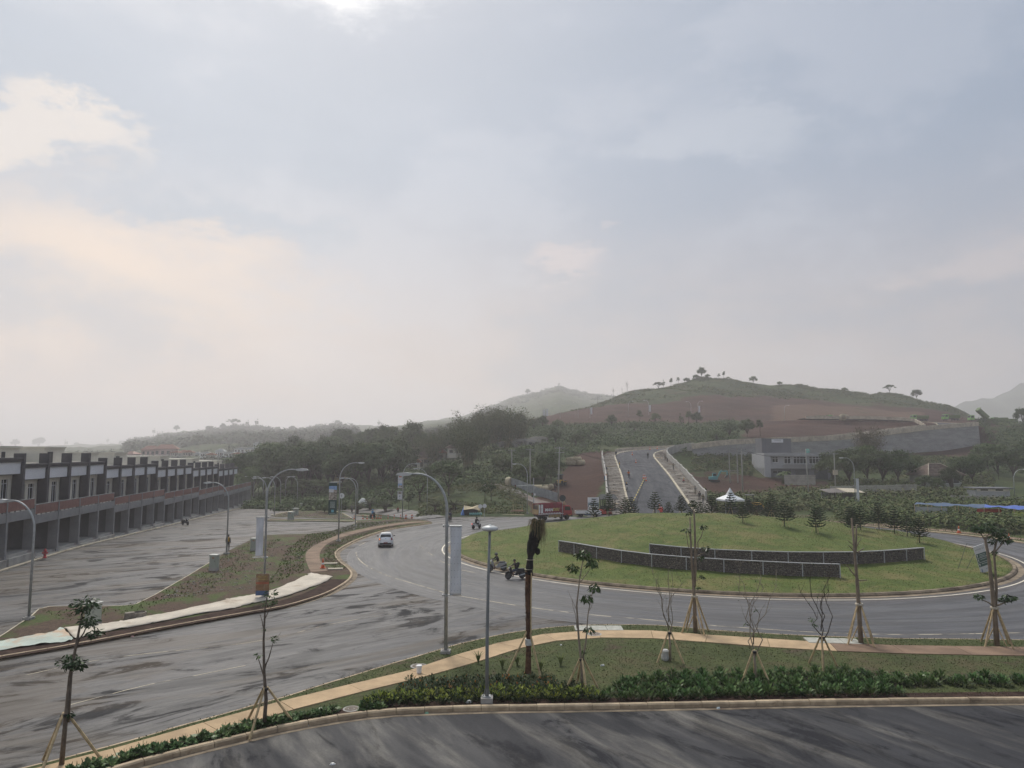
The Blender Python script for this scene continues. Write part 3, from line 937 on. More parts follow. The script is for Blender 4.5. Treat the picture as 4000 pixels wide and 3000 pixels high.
line('lane_line', [(1388, 2158), (1400, 2185), (1440, 2216), (1515, 2250), (1617, 2281), (1724, 2312), (1800, 2329), (2061, 2372), (2320, 2403), (2500, 2418), (2760, 2442), (3000, 2459), (3200, 2471), (3480, 2479), (3760, 2477), (4100, 2470)], 0.12)
line('lane_dash', [(1405, 2131), (1440, 2112), (1500, 2091), (1560, 2077), (1640, 2062)], 0.12, dash=(7.0, 3.2))
line('wet_sheen_streak', [(100, 2638), (330, 2588), (560, 2555), (900, 2520), (1100, 2486), (1300, 2437), (1530, 2398)], 0.07, M_LINE)  # reflection of a wet streak on the asphalt, painted as a pale line
line('wet_sheen_strip', [(250, 2760), (560, 2680), (760, 2640), (960, 2600)], 0.07, M_LINE)  # sheen of the wet road, put in as a thin pale painted strip
line('inner_dash', [(1640, 2130), (1700, 2180), (1780, 2220), (1860, 2240), (1990, 2262)], 0.1, dash=(6.0, 3.0))

# ---- bare median on the left
MEDPARK = [(-190, 2604), (0, 2490), (113, 2415), (149, 2383), (194, 2374), (434, 2373), (515, 2371), (588, 2336), (737, 2250), (814, 2202), (859, 2174), (985, 2109)]
MEDTOP = [(1044, 2092), (1207, 2088), (1297, 2076), (1367, 2065), (1385, 2046), (1388, 2034), (1470, 2031), (1569, 2029), (1614, 2031), (1670, 2036), (1688, 2042)]
MEDKERB = [(1686, 2046), (1659, 2049), (1523, 2070), (1433, 2097), (1365, 2126), (1324, 2151), (1313, 2167), (1324, 2192), (1352, 2214), (1376, 2238), (1372, 2262), (1335, 2292), (1268, 2326), (1126, 2370), (990, 2395), (678, 2451), (316, 2521), (0, 2575), (-190, 2608)]
mk = smooth_path(pts(MEDKERB), 4)
med = offset(pts(MEDPARK), -.07) + pts(MEDTOP) + offset(mk, -.1)
flat_island('median', med, 0.12, M_MEDIAN)
kerb('median_kerb', mk, M_KERB, h=0.14, w=0.18, step=1.0, inner=-1, gutter=0.4, gmat=M_KERBDIRTY)
kerb('parking_kerb', pts(MEDPARK[:-1]), M_KERBPALE, h=0.13, w=0.13, step=1.0, inner=-1)
kerb('bay_kerb', smooth_path(pts([(1297, 2076), (1367, 2065), (1384, 2046), (1376, 2037), (1210, 2035), (1040, 2033)]), 3), M_KERBPALE, h=0.14, w=0.16, step=1.0, inner=-1)
mw_top = smooth_path(pts([(1680, 2038), (1609, 2037), (1478, 2054), (1342, 2083), (1252, 2119), (1207, 2146), (1193, 2169), (1200, 2205), (1214, 2234)], 0.13), 4)
mw_bot = smooth_path(pts([(1680, 2042), (1609, 2043), (1478, 2063), (1356, 2092), (1288, 2119), (1254, 2151), (1250, 2187), (1275, 2219), (1285, 2240)], 0.13), 4)
paving('median_path', mw_top, mw_bot, (M_WALKFAR, M_WALKFAR), 2.6, 0.145, 0.05)
# soil strip by the kerb, second small island and verges
strip = smooth_path(pts([(1372, 2262), (1335, 2292), (1268, 2326), (1126, 2370), (990, 2395), (678, 2451), (316, 2521), (0, 2575)], 0.128), 3)
m = ribbon(offset(strip, -.2), offset(strip, -1.9)); tag(m.build('soil_strip', M_DARKSOIL), kind='structure')
ISL = [(1062, 2013), (1120, 2001), (1178, 1990), (1220, 1981), (1260, 1986), (1290, 1992), (1342, 2008), (1374, 2026), (1330, 2026), (1180, 2021), (1075, 2019)]
flat_island('small_island', pts(ISL), 0.12, M_MEDIAN)
kerb('island_kerb', pts(ISL + [ISL[0]]), M_KERBPALE, h=0.14, w=0.16, step=1.0, inner=1)
STR = [(1035, 2036), (1060, 2027), (1200, 2028), (1380, 2030), (1388, 2036), (1376, 2039), (1210, 2037)]
flat_island('grass_strip', pts(STR), 0.11, M_VERGE)
far_strip = [(1393, 2015), (1640, 2017), (1640, 2010), (1560, 2006), (1480, 2007), (1400, 2011)]
flat_island('far_verge', pts(far_strip), 0.11, M_VERGE)
kerb('far_kerb', pts([(1390, 2015), (1500, 2016), (1640, 2016.5)]), M_KERBPALE, h=0.16, w=0.3, step=1.2, inner=1)
kerb('bank_kerb', pts([(1640, 2013), (1800, 2013.5), (1990, 2014), (2075, 2014)]), M_KERB, h=0.18, w=0.3, step=1.2, inner=1)
br = smooth_path([P(1700, 2022, .1), P(1620, 2016, .1), P(1550, 2009, .1), P(1480, 2003, .1), P(1400, 1996, .1), P(1300, 1988, .1), P(1180, 1980, .1), P(1040, 1976, .1), P(900, 1974, .1)], 5)
br = [Vector((p.x, p.y, max(zg(p.x, p.y), TH(p.x, p.y)) + .08)) for p in br]
def drape(name, path, a, b, mat, dz=.07, n=6):
 mb_ = MB(); rows = []
 for k in range(n + 1):
  r_ = offset(path, a + (b - a) * k / n)
  rows.append([(p.x, p.y, max(zg(p.x, p.y), TH(p.x, p.y) if p.y > 117 else -9) + dz) for p in r_])
 m_ = len(path); co = [p for r_ in rows for p in r_]
 mb_.add(co, [(k * m_ + i, k * m_ + i + 1, (k + 1) * m_ + i + 1, (k + 1) * m_ + i) for k in range(n) for i in range(m_ - 1)])
 return tag(mb_.build(name, mat), kind='structure')

drape('branch_road', resample(br, 2.0), -2.0, 2.6, M_ROAD)

# ---- verge on the right of the roundabout
VK = [(66, 40), (63.5, 60), (61, 74), (59.6, 82.5), (57.5, 91), (52, 100), (44.5, 109), (37, 116.5), (32.5, 121)]
vk = smooth_path([(p[0], p[1], 0) for p in VK], 5)
flat_island('right_verge', [(p.x, p.y) for p in offset(vk, -.15)] + [(170, 121), (170, 40)], 0.12, M_VERGE)
kerb('verge_kerb', vk, M_KERB, h=0.17, w=0.35, step=1.2, inner=-1)
vp0, vp1 = offset(vk, -1.7), offset(vk, -3.3)
for p in vp0 + vp1: p.z = 0.13
paving('verge_path', vp0, vp1, (M_WALKFAR, M_WALKFAR), 2.8, 0.14, 0.04)

# ---- ramp road up the hill
lo, hi = offset(RAMP, 5.15), offset(RAMP, -5.15)
for p in lo + hi: p.z += 0.02
tag(ribbon(lo, hi).build('ramp_road', M_RAMP), kind='structure')
kerb('ramp_kerb', offset(RAMP[6:], 5.1), M_KERBPALE, h=0.2, w=0.4, step=1.6, inner=1)
kerb('ramp_kerb', offset(RAMP[6:], -5.1), M_KERBPALE, h=0.2, w=0.4, step=1.6, inner=-1)
for sgn, nm in ((1, 'ramp_shoulder'), (-1, 'ramp_shoulder')):
 a_ = offset(RAMP[5:50], sgn * 5.5); b_ = offset(RAMP[5:50], sgn * 8.6)
 for p in a_ + b_: p.z += 0.08
 tag(ribbon(a_, b_).build(nm, pm('rubble_ground', (0.20, 0.185, 0.165), 0.95, 0.4, 1.1, 0.6, 0.1, c2=(0.10, 0.085, 0.07), mask=(0.42, 0.62), world=True, fine=6)), kind='structure')

# haze over the whole valley
hz = MB().box((600, 2400, 100), (9600, 5400, 204))
ho = hz.build('haze', None)
hm = bpy.data.materials.new('haze_air'); hm.use_nodes = True
hm.node_tree.nodes.clear()
pv = hm.node_tree.nodes.new('ShaderNodeVolumePrincipled')
pv.inputs['Color'].default_value = (0.97, 0.945, 0.975, 1)
pv.inputs['Density'].default_value = 0.00056
pv.inputs['Anisotropy'].default_value = 0.45
mo = hm.node_tree.nodes.new('ShaderNodeOutputMaterial')
hm.node_tree.links.new(pv.outputs[0], mo.inputs['Volume'])
ho.data.materials.clear(); ho.data.materials.append(hm)
tag(ho, 'pale grey morning haze filling the valley', 'haze', kind='stuff')

# ------------------------------------------------------------------ placing helpers on mound and hillside
def PM(u, v):
 d = ray(u, v); z = 1.0
 for _ in range(25):
  t = (z - HC) / d.z
  z = 0.5 * z + 0.5 * MZ(d.x * t, d.y * t)
 return Vector((d.x * t, d.y * t, MZ(d.x * t, d.y * t)))

def PT(u, v, y0=118, y1=900):
 d = ray(u, v)
 ys = np.arange(y0, y1, 0.5)
 t = ys / d.y
 h = terrain_h(d.x * t, ys)
 k = np.nonzero(HC + d.z * t <= h)[0]
 i = k[0] if len(k) else len(ys) - 1
 return Vector((float(d.x * t[i]), float(ys[i]), float(h[i])))

def text_mesh(txt, size, name='lettering', extrude=0.004, bold=0.0, shear=0.0):
 c = bpy.data.curves.new(name, 'FONT'); c.body = txt; c.size = size; c.extrude = extrude; c.align_x = 'CENTER'; c.align_y = 'CENTER'
 c.offset = bold; c.shear = shear; c.resolution_u = 2
 o = bpy.data.objects.new(name, c); COL.objects.link(o)
 dg = bpy.context.evaluated_depsgraph_get()
 me = bpy.data.meshes.new_from_object(o.evaluated_get(dg))
 bpy.data.objects.remove(o); bpy.data.curves.remove(c)
 return me

def lettering(txt, size, mat, parent, loc, rot, bold=0.0, shear=0.0, extrude=0.004):
 me = text_mesh(txt, size, bold=bold, shear=shear, extrude=extrude)
 me.materials.clear(); me.materials.append(mat)
 o = obj('lettering', me, parent)
 o.location = loc; o.rotation_euler = rot
 return o

# ------------------------------------------------------------------ row of shophouses
M_FIN = pm('charcoal_render', (0.095, 0.091, 0.095), 0.8, 0.12, 0.7, 0.1, 0.3)
M_COLUMN = pm('grey_render', (0.25, 0.25, 0.25), 0.85, 0.12, 0.6, 0.1, 0.25, c2=(0.19, 0.19, 0.19), mask=(0.5, 0.7))
M_DARKREND = pm('dark_grey_render', (0.15, 0.15, 0.154), 0.85, 0.14, 0.6, 0.1, 0.25)
M_BEIGE = pm('beige_render', (0.60, 0.575, 0.505), 0.85, 0.08, 0.5, 0.1, 0.25, c2=(0.37, 0.35, 0.30), mask=(0.55, 0.75))
M_PINK = pm('primer_red_panel', (0.225, 0.118, 0.100), 0.75, 0.14, 2.0, 0.1, 0.25, rand=0.1)
M_SIGNWHITE = pm('white_fascia', (0.66, 0.67, 0.70), 0.6, 0.05, 0.6, 0, 0.3, rand=0.04)
M_SHUTTER = pm('steel_shutter', (0.20, 0.215, 0.235), 0.5, 0.1, 1.2, 0, 0.4, rand=0.12)
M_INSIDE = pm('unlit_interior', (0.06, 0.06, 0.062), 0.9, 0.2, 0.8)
ROW_A = Vector((-45.7, 63.3, 0)); ROW_D = Vector((-0.1771, 0.9842, 0)); ROW_RZ = math.atan2(ROW_D.y, ROW_D.x)
UW = 5.31

def make_shophouse(upper=True, boxed=True):
 t = thing('shophouse', 'x', 'shophouse', group='shophouses in the stepped grey terrace')
 W_ = UW
 B = lambda x0, x1, y0, y1, z0, z1: MB().box(((x0 + x1) / 2, (y0 + y1) / 2, (z0 + z1) / 2), (x1 - x0, y1 - y0, z1 - z0))
 B(-.17, .17, 0, .95, -5, 4.35).build('column', M_COLUMN, t)
 B(.17, W_ - .17, .06, .36, 3.5, 4.35).build('beam', M_COLUMN, t)
 B(.0, W_, .36, 2.7, 4.12, 4.33).build('balcony_slab', M_DARKREND, t)
 B(.12, W_ - .1, .1, .2, 4.46, 5.34).build('balcony_panel', M_PINK, t)
 B(.1, W_ - .1, .07, .23, 5.34, 5.41).build('top_rail', M_COLUMN, t)
 B(-.1, .1, .05, .28, 4.36, 5.43).build('rail_post', M_COLUMN, t)
 for k in range(5):
  B(.5 + k * 1.02, .62 + k * 1.02, .1, .2, 4.35, 4.46).build('rail_foot', M_FIN, t)
 # ground floor
 f = MB(); f.box((W_ / 2, 1.9, -2.2), (W_, 3.5, 5.3)); f.box((W_ / 2, .0, -2.4), (W_ - .4, .5, 5.2))
 f.build('plinth', M_CONC, t)
 B(.17, .5, .95, 3.6, -5, 4.12).build('party_wall', M_DARKREND, t)
 bw = MB(); bw.box((W_ / 2, 3.75, 3.6), (W_, .2, 1.0)); bw.box((W_ * .64, 3.75, 1.8), (.5, .2, 2.7)); bw.box((.4, 3.75, 1.8), (.5, .2, 2.7))
 bw.build('shopfront', M_DARKREND, t)
 s = MB()
 for k in range(12): s.box((W_ * .35, 3.8, .56 + k * .215), (W_ * .52, .05, .2))
 s.build('roller_shutter', M_SHUTTER, t)
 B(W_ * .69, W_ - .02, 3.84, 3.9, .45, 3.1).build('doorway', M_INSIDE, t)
 if not upper: return t
 # upper floor
 B(-.21, .21, 1.25, 2.2, 4.33, 10.45).build('fin', M_FIN, t)
 w = MB()
 w.box((W_ / 2, 2.35, 7.6), (W_, .2, .6)); w.box((.6, 2.35, 5.8), (.8, .2, 3.0)); w.box((W_ - .5, 2.35, 5.8), (.7, .2, 3.0)); w.box((W_ * .56, 2.35, 5.8), (.6, .2, 3.0))
 w.build('wall', M_BEIGE, t)
 for x0, x1 in ((.9, W_ * .56 - .25), (W_ * .56 + .25, W_ - .8)):
  g_ = B(x0, x1, 2.40, 2.44, 4.35, 7.35).build('window', M_GLASSDARK, t)
  fr = MB(); fr.box((x0 + .03, 2.38, 5.85), (.06, .07, 3.0)); fr.box((x1 - .03, 2.38, 5.85), (.06, .07, 3.0)); fr.box(((x0 + x1) / 2, 2.38, 5.85), (.05, .06, 3.0)); fr.box(((x0 + x1) / 2, 2.38, 6.9), (x1 - x0, .05, .05))
  fr.build('window_frame', M_SIGNWHITE, g_)
 B(.23, W_ - .23, 1.5, 1.62, 7.83, 8.95).build('sign_panel', M_SIGNWHITE, t)
 c = MB()
 for k, (y, z0, z1) in enumerate(((1.36, 8.96, 9.1), (1.44, 9.1, 9.22), (1.30, 9.22, 9.4))):
  c.box((W_ / 2, (y + 2.4) / 2, (z0 + z1) / 2), (W_ - .46, 2.4 - y, z1 - z0))
 c.build('cornice', M_FIN, t)
 B(.23, W_ - .23, 1.62, 2.24, 7.75, 7.83).build('soffit', M_DARKREND, t)
 B(-.1, W_ + .1, 2.47, 14, -5, 8.95).build('main_block', M_BEIGE, t)
 if boxed:
  q = MB(); q.box((W_ * .5, 7.6, 9.95), (W_ * .98, 7.0, 2.1)); q.box((W_ * .5, 7.6, 11.1), (W_ * 1.02, 7.3, .2))
  r_ = q.build('roof_room', M_BEIGE, t)
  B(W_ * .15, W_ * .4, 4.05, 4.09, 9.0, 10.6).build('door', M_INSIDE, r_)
 else:
  q = MB(); q.box((W_ * .5, 8.8, 9.7), (W_ * .96, 5.6, 1.5)); q.box((W_ * .5, 4.2, 9.2), (W_, .15, .55)); q.box((W_ * .98, 5.2, 9.6), (.2, 3.6, 1.3))
  r_ = q.build('roof_room', M_BEIGE, t)
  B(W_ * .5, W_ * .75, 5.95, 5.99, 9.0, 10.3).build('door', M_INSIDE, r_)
 return t

def place_row():
 protoA, protoB, protoC = make_shophouse(True, True), make_shophouse(True, False), make_shophouse(False)
 first = {id(protoA): True, id(protoB): True, id(protoC): True}
 s0 = 7.8
 for k in range(-2, 22):
  grp = k // 4 if k < 20 else 4
  p = protoC if k >= 20 else (protoA if k % 2 == 0 else protoB)
  lab = {id(protoA): 'grey two storey shophouse with tall full width roof room above white fascia',
   id(protoB): 'grey two storey shophouse with low narrow roof room above its white fascia',
   id(protoC): 'open balcony bay without upper floor at far end of shophouse row'}[id(p)]
  loc = ROW_A + ROW_D * (s0 + k * UW) + Vector((0, 0, 0.0 - 0.63 * grp))
  if k < 0: loc.z = 0.63
  lab = {0: 'grey two storey shophouse standing behind the fire hydrant', 10: 'grey two storey shophouse facing the parked black scooter', 19: 'last full height shophouse of the terrace beside open balcony bays'}.get(k, lab)
  if first[id(p)]:
   o = p; first[id(p)] = False
  else: o = copy_tree(p)
  o.location = loc; o.rotation_euler = (0, 0, ROW_RZ); o['label'] = lab
 # far end columns and pavement edge
 e = ROW_A + ROW_D * (s0 + 22 * UW); e.z = -0.63 * 4
 m = MB(); m.box((0, .5, -.3), (.34, .95, 9.3))
 c = m.build('end_column', M_COLUMN); c.location = e; c.rotation_euler = (0, 0, ROW_RZ)
 tag(c, 'grey end column closing the far balcony bay', 'column')
 path = [ROW_A + ROW_D * s for s in range(-14, 128, 2)]
 path = offset(path, -.55)
 for p in path: p.z = zg(p.x, p.y)
 kerb('shop_kerb', path, M_KERBPALE, h=0.16, w=0.25, step=1.1, inner=1)
 lo_ = [p + Vector((0, 0, .13)) for p in offset(path, .2)]; hi_ = [p + Vector((0, 0, .13)) for p in offset(path, 1.2)]
 tag(ribbon(lo_, hi_).build('shop_pavement', M_CONC), kind='structure')

place_row()

# ------------------------------------------------------------------ street lamps and banners
def lamp_mesh(H, reach, r0=0.085, rise=1.9):
 m = MB()
 path = [(0, 0, 0), (0, 0, H - rise)]
 rad = [r0, r0 * .8]
 for k in range(1, 11):
  a = math.pi / 2 * k / 10
  path.append((reach * .82 * (1 - math.cos(a)), 0, H - rise + rise * math.sin(a))); rad.append(r0 * (.8 - .3 * k / 10))
 path.append((reach, 0, H - .02)); rad.append(r0 * .5)
 m.tube(path, rad, 10)
 return m.mesh('pole', M_STEEL, smooth=True)

_lamp_cache = {}

def street_lamp(loc, H, reach, ang, label, group=None, brackets=(), head=0.75, r0=0.085):
 t = thing('street_lamp', label, 'street lamp', loc, ang, group)
 key = (round(H, 2), round(reach, 2), r0)
 if key not in _lamp_cache:
  hm_ = MB()
  prof = [(-.02, -.05), (.16, -.10), (head * .55, -.12), (head, -.05), (head * .9, .05), (head * .4, .09), (-.02, .05)]
  hm_.side_prism(prof, -.13, .13)
  bp = MB(); bp.box((0, 0, .06), (.5, .5, .16)); bp.box((0, 0, .16), (.34, .34, .03))
  for a in range(4): bp.bar((.15 * math.cos(a * math.pi / 2), .15 * math.sin(a * math.pi / 2), .17), (.08 * math.cos(a * math.pi / 2), .08 * math.sin(a * math.pi / 2), .42), .02, .02)
  _lamp_cache[key] = (lamp_mesh(H, reach, r0), hm_.mesh('lamp_head', pm('lamp_housing', (0.52, 0.54, 0.54), 0.45, 0.06, 3, 0, 0.5)), bp.mesh('base_plate', M_CONC))
 a, b, c = _lamp_cache[key]
 obj('pole', a, t)
 h = obj('lamp_head', b, t); h.location = (reach - .05, 0, H - .01)
 obj('base_plate', c, t)
 for z, d, w in brackets:
  q = MB(); q.tube([(-.18 * d, 0, z), (w * d, 0, z)], .03, 8); q.lathe([(.07, -.02), (.07, .02)], 8, (-.18 * d, 0, z), 'x'); q.lathe([(.12, -.05), (.12, .05)], 8, (0, 0, z))
  o = q.build('banner_bracket', M_STEEL, t); o.rotation_euler = (0, 0, -ang)
 return t

def mat_dots(name):
 t = NT(name)
 tc = t.n('ShaderNodeTexCoord')
 sx = t.n('ShaderNodeSeparateXYZ'); t.l(tc.outputs['Object'], sx.inputs[0])
 def cell(o, per, off=0.0):
  f = t.math('FRACT', t.math('ADD', t.math('DIVIDE', o, per), off), 0.0)
  return t.math('ABSOLUTE', t.math('SUBTRACT', f, 0.5), 0.0)
 a = t.math('MULTIPLY', cell(sx.outputs[0], .17), .17); b = t.math('MULTIPLY', cell(sx.outputs[2], .35), .35)
 d = t.math('SQRT', t.math('ADD', t.math('MULTIPLY', a, a), t.math('MULTIPLY', b, b)), 0.0)
 k = t.math('LESS_THAN', d, 0.022)
 t.col(t.mix(t.math('MULTIPLY', k, .75), (0.60, 0.63, 0.68), (0.25, 0.27, 0.31))); t.rough(0.75)
 return t.m

M_DOTS = mat_dots('dotted_banner_cloth')
M_CLOTHWHITE = pm('white_banner_cloth', (0.56, 0.58, 0.62), 0.8, 0.06, 2)

def cloth_panel(w, h, nx=6, nz=26, wave=.05, sag=0.03):
 co = []; fs = []
 for j in range(nz + 1):
  for i in range(nx + 1):
   x = w * i / nx; z = -h * j / nz
   y = wave * math.sin(j * .35 + i * .5) * (math.sin(math.pi * j / nz) * .7 + .25) + .02 * math.sin(i * 1.7)
   co.append((x + sag * math.sin(math.pi * j / nz) * (1 if i == 0 else -1 if i == nx else 0), y, z))
 for j in range(nz):
  for i in range(nx):
   a = j * (nx + 1) + i
   fs.append((a, a + nx + 1, a + nx + 2, a + 1))
 return MB().add(co, fs)

def banner(loc, w, h, label, mat, name='banner', group=None, hem=True):
 t = thing(name, label, 'banner', loc, 0, group)
 o = cloth_panel(w, h).build('cloth', mat, t, smooth=True)
 s = o.modifiers.new('thick', 'SOLIDIFY'); s.thickness = 0.01
 if hem: MB().tube([(0, 0, .03), (w, 0, .03)], .035, 8).build('rod', M_STEEL, t)
 return t

# lamp with the dotted banner by the foreground kerb
pA = P(1741, 2550, .13)
street_lamp(pA, 9.3, 2.0, R(178), 'tall grey street lamp carrying long white dotted banner beside tan footpath', brackets=((6.55, 1, .82), (2.95, 1, .82)), head=.8, r0=.1)
banner((pA.x + .18, pA.y - .02, pA.z + 6.5), .62, 3.55, 'long white banner printed with rows of small dots', M_DOTS)
# post top lamp
def post_lamp():
 p = P(1902, 2742, .13)
 t = thing('post_lamp', 'slim post with round cap light rising out of yellow green shrubs', 'street lamp', p)
 MB().tube([(0, 0, .2), (0.0, 0, 2.5), (0.04, 0, 5.0), (0.1, 0, 7.1)], [.085, .075, .062, .055], 10).build('post', pm('grey_post', (0.20, 0.215, 0.22), 0.55, 0.12, 2, 0, 0.4), t, smooth=True)
 m = MB(); m.box((0, 0, .1), (.5, .5, .24)); m.build('footing', M_CONC, t)
 g_ = MB(); g_.box((0, 0, .24), (.34, .34, .03))
 for a in range(4): g_.bar((.14 * math.cos(a * math.pi / 2), .14 * math.sin(a * math.pi / 2), .25), (.075 * math.cos(a * math.pi / 2), .075 * math.sin(a * math.pi / 2), .55), .02, .02)
 g_.build('base_flange', M_STEEL, t)
 MB().lathe([(.05, 7.05), (.30, 7.10), (.36, 7.16), (.34, 7.24), (.2, 7.30), (.06, 7.32), (.05, 7.36)], 16, (.1, 0, 0)).build('cap', pm('lamp_housing', (0.5, 0.5, 0.5)), t, smooth=True)

post_lamp()
# lamp on the bare median with plain banner and faded sign box
pC = P(1030, 2338, .12)
street_lamp(pC, 9.2, 2.1, R(4), 'tall street lamp on bare median carrying plain white banner', brackets=((5.75, -1, .75), (2.9, -1, .9)), head=.85)
banner((pC.x - .72, pC.y - .02, pC.z + 5.72), .58, 2.75, 'plain white hanging banner on lamp above bare median', M_CLOTHWHITE)
def sign_box():
 t = thing('notice_board', 'faded orange notice board with blue foot strapped low on lamp pole', 'notice board', (pC.x - .06, pC.y - .16, pC.z))
 MB().box((0, 0, 1.0), (.95, .06, 1.5)).build('panel', pm('faded_orange_board', (0.22, 0.13, 0.07), 0.8, 0.2, 3, 0, .2, c2=(0.30, 0.24, 0.17), mask=(.5, .62)), t)
 MB().box((0, -.033, .42), (.93, .012, .32)).build('blue_band', pm('faded_blue', (0.06, 0.10, 0.20), 0.8, 0.25, 6), t)
 MB().box((0, -.033, 1.12), (.93, .012, .14)).build('red_band', pm('faded_red', (0.33, 0.10, 0.05), 0.8, 0.25, 6), t)
 for k in range(3): MB().box((0, -.034, 1.36 + k * .12), (.7, .01, .045)).build('text_line', pm('faded_yellow', (0.36, 0.27, 0.08), 0.8, 0.25, 9), t)
sign_box()
for u, v, H, ang, lab in ((112, 2419, 7.4, 180, 'shorter street lamp at kerb corner beside green cabinet'), (885, 2164, 7.3, 180, 'shorter street lamp where person in yellow vest stands')):
 street_lamp(P(u, v, .12), H, 1.95, R(ang), lab)
pF = P(1322, 2114, .12)
street_lamp(pF, 9.3, 2.2, R(8), 'tall street lamp on paved median path with bracket arms', brackets=((7.0, -1, 1.15),))
lamps_far = [(1388, 2056, 7.3, 180, 1.9), (1572, 2022, 9.2, 5, 2.1), (1071, 2013, 7.3, 180, 1.9), (1036, 2028, 7.3, 180, 1.9)]
labs = ['shorter street lamp at rounded bay kerb', 'tall street lamp carrying two small stacked banners', 'shorter street lamp at tip of small bare island', 'shorter street lamp on grass strip beside small island']
for (u, v, H, a, r_), lb in zip(lamps_far, labs):
 street_lamp(P(u, v, .1), H, r_, R(a), lb, brackets=((7.1, -1, .55), (3.0, -1, .55)) if 'two small' in lb else ())
for u, v, H, a in ((1026, 1972, 7.3, 180), (1094, 1976, 7.3, 180), (1114, 1962, 7.3, 0), (1160, 1978, 7.3, 180), (990, 1962, 7.3, 180)):
 p = P(u, v, .1)
 street_lamp(p, H, 2.0, R(a), 'grey street lamp along the far road beyond small island', 'lamps along the far road')
for u, y, H, a, lb in ((1396, 150, 7.3, 180, 'street lamp behind the young palms with side bar'), (1668, 128, 7.6, 180, 'street lamp on grass bank below umbrella trees'), (2060, 122, 8.4, 180, 'street lamp beside metal sheet fence and red truck')):
 q = G(u, y); street_lamp(q, H, 1.9, R(a), lb)
pR = G(3343, 128)
street_lamp(pR, 9.0, 1.9, R(180), 'street lamp with narrow white banner behind pines', brackets=((5.3, 1, .8), (1.0, 1, .8)))
banner((pR.x + .2, pR.y - .02, pR.z + 5.2), .55, 4.0, 'narrow white banner beyond the roundabout pines', M_CLOTHWHITE)
pR2 = G(3965, 140)
street_lamp(pR2, 6.0, 2.0, R(0), 'street lamp behind blue tarpaulin shelter')

# printed banners on the far lamps
def printed_banner(loc, w, h, label, base, bands, slots, name='banner'):
 t = thing(name, label, 'banner', loc)
 MB().box((w / 2, 0, -h / 2), (w, .02, h)).build('cloth', base, t)
 MB().tube([(0, 0, .03), (w + .1, 0, .03)], .03, 6).build('rod', M_STEEL, t)
 for k, (x0, x1, z0, z1, m_) in enumerate(bands):
  MB().box(((x0 + x1) / 2 * w, -.016 - .002 * k, -(z0 + z1) / 2 * h), ((x1 - x0) * w, .006, (z1 - z0) * h)).build('print', m_, t)
 return t

M_BGREEN = pm('dark_green_print', (0.028, 0.062, 0.052), 0.7, 0.1, 2)
M_SKYBLUE = pm('sky_blue_print', (0.28, 0.42, 0.66), 0.7, 0.15, 2)
M_HOUSE = pm('house_print', (0.36, 0.32, 0.28), 0.7, 0.55, 3.5, c2=(0.10, 0.10, 0.08), mask=(.5, .6))
M_TEXTGREY = pm('text_print', (0.36, 0.42, 0.40), 0.7, 0.2, 9)
M_INK = pm('grey_ink', (0.20, 0.21, 0.25), 0.7, 0.2, 8)
M_TEAL = pm('teal_print', (0.20, 0.46, 0.56), 0.7, 0.1, 5)
txt = [(.2, .8, .60 + .035 * k, .618 + .035 * k, M_TEXTGREY) for k in range(6)]
printed_banner((pF.x - 1.28, pF.y - .06, pF.z + 6.9), .98, 3.75, 'tall green billboard banner with house picture under blue sky', M_BGREEN,
   [(.02, .98, .10, .24, M_SKYBLUE), (.02, .98, .22, .54, M_HOUSE), (.02, .6, .20, .30, M_SIGNWHITE)] + txt + [(.35, .68, .85, .93, M_TEAL), (.1, .9, .955, .975, M_TEXTGREY)], None)
pH = P(1572, 2022, .1)
printed_banner((pH.x - .85, pH.y - .05, pH.z + 7.05), .75, 2.0, 'white printed banner with orange head, upper of the pair', M_SIGNWHITE, [(.2, .9, .0, .09, pm('orange_print', (0.42, 0.14, 0.06))), (.15, .85, .22, .25, M_INK), (.15, .85, .30, .32, M_INK), (.05, .95, .62, .86, M_SKYBLUE), (.25, .95, .78, .95, M_HOUSE)], None)
printed_banner((pH.x - .88, pH.y - .05, pH.z + 4.5), .75, 1.4, 'white printed banner with small emblem, lower of the pair', M_SIGNWHITE, [(.15, .85, .04, .36, M_HOUSE), (.42, .62, .52, .72, M_INK), (.3, .7, .84, .88, M_INK)], None)

# ------------------------------------------------------------------ cabinets, cones, hydrant and small street things
M_CAB = pm('pale_green_cabinet', (0.33, 0.36, 0.31), 0.6, 0.08, 1.5, 0, 0.4, c2=(0.26, 0.27, 0.23), mask=(.55, .75))
def cabinet(p, w, d, h, label, rz=0.0, group='utility cabinets'):
 t = thing('utility_cabinet', label, 'cabinet', p, rz, group)
 MB().box((0, 0, .12), (w * 1.06, d * 1.06, .26)).build('plinth', M_CONC, t)
 MB().box((0, 0, .25 + h / 2), (w, d, h)).build('body', M_CAB, t, bevel=.015)
 MB().box((0, 0, .25 + h + .04), (w * 1.14, d * 1.2, .1)).build('lid', pm('cabinet_lid', (0.50, 0.51, 0.47), 0.6, 0.06, 2), t, bevel=.02)
 MB().box((0, -d / 2 - .006, .25 + h * .5), (w * .86, .012, h * .86)).build('door', M_CAB, t)
 MB().box((w * .3, -d / 2 - .02, .25 + h * .55), (.03, .02, .16)).build('handle', M_DARKSTEEL, t)
 MB().box((w * .05, -d / 2 - .016, .25 + h * .82), (.22, .01, .1)).build('badge', pm('warning_badge', (0.26, 0.12, 0.07), 0.6), t)
 return t

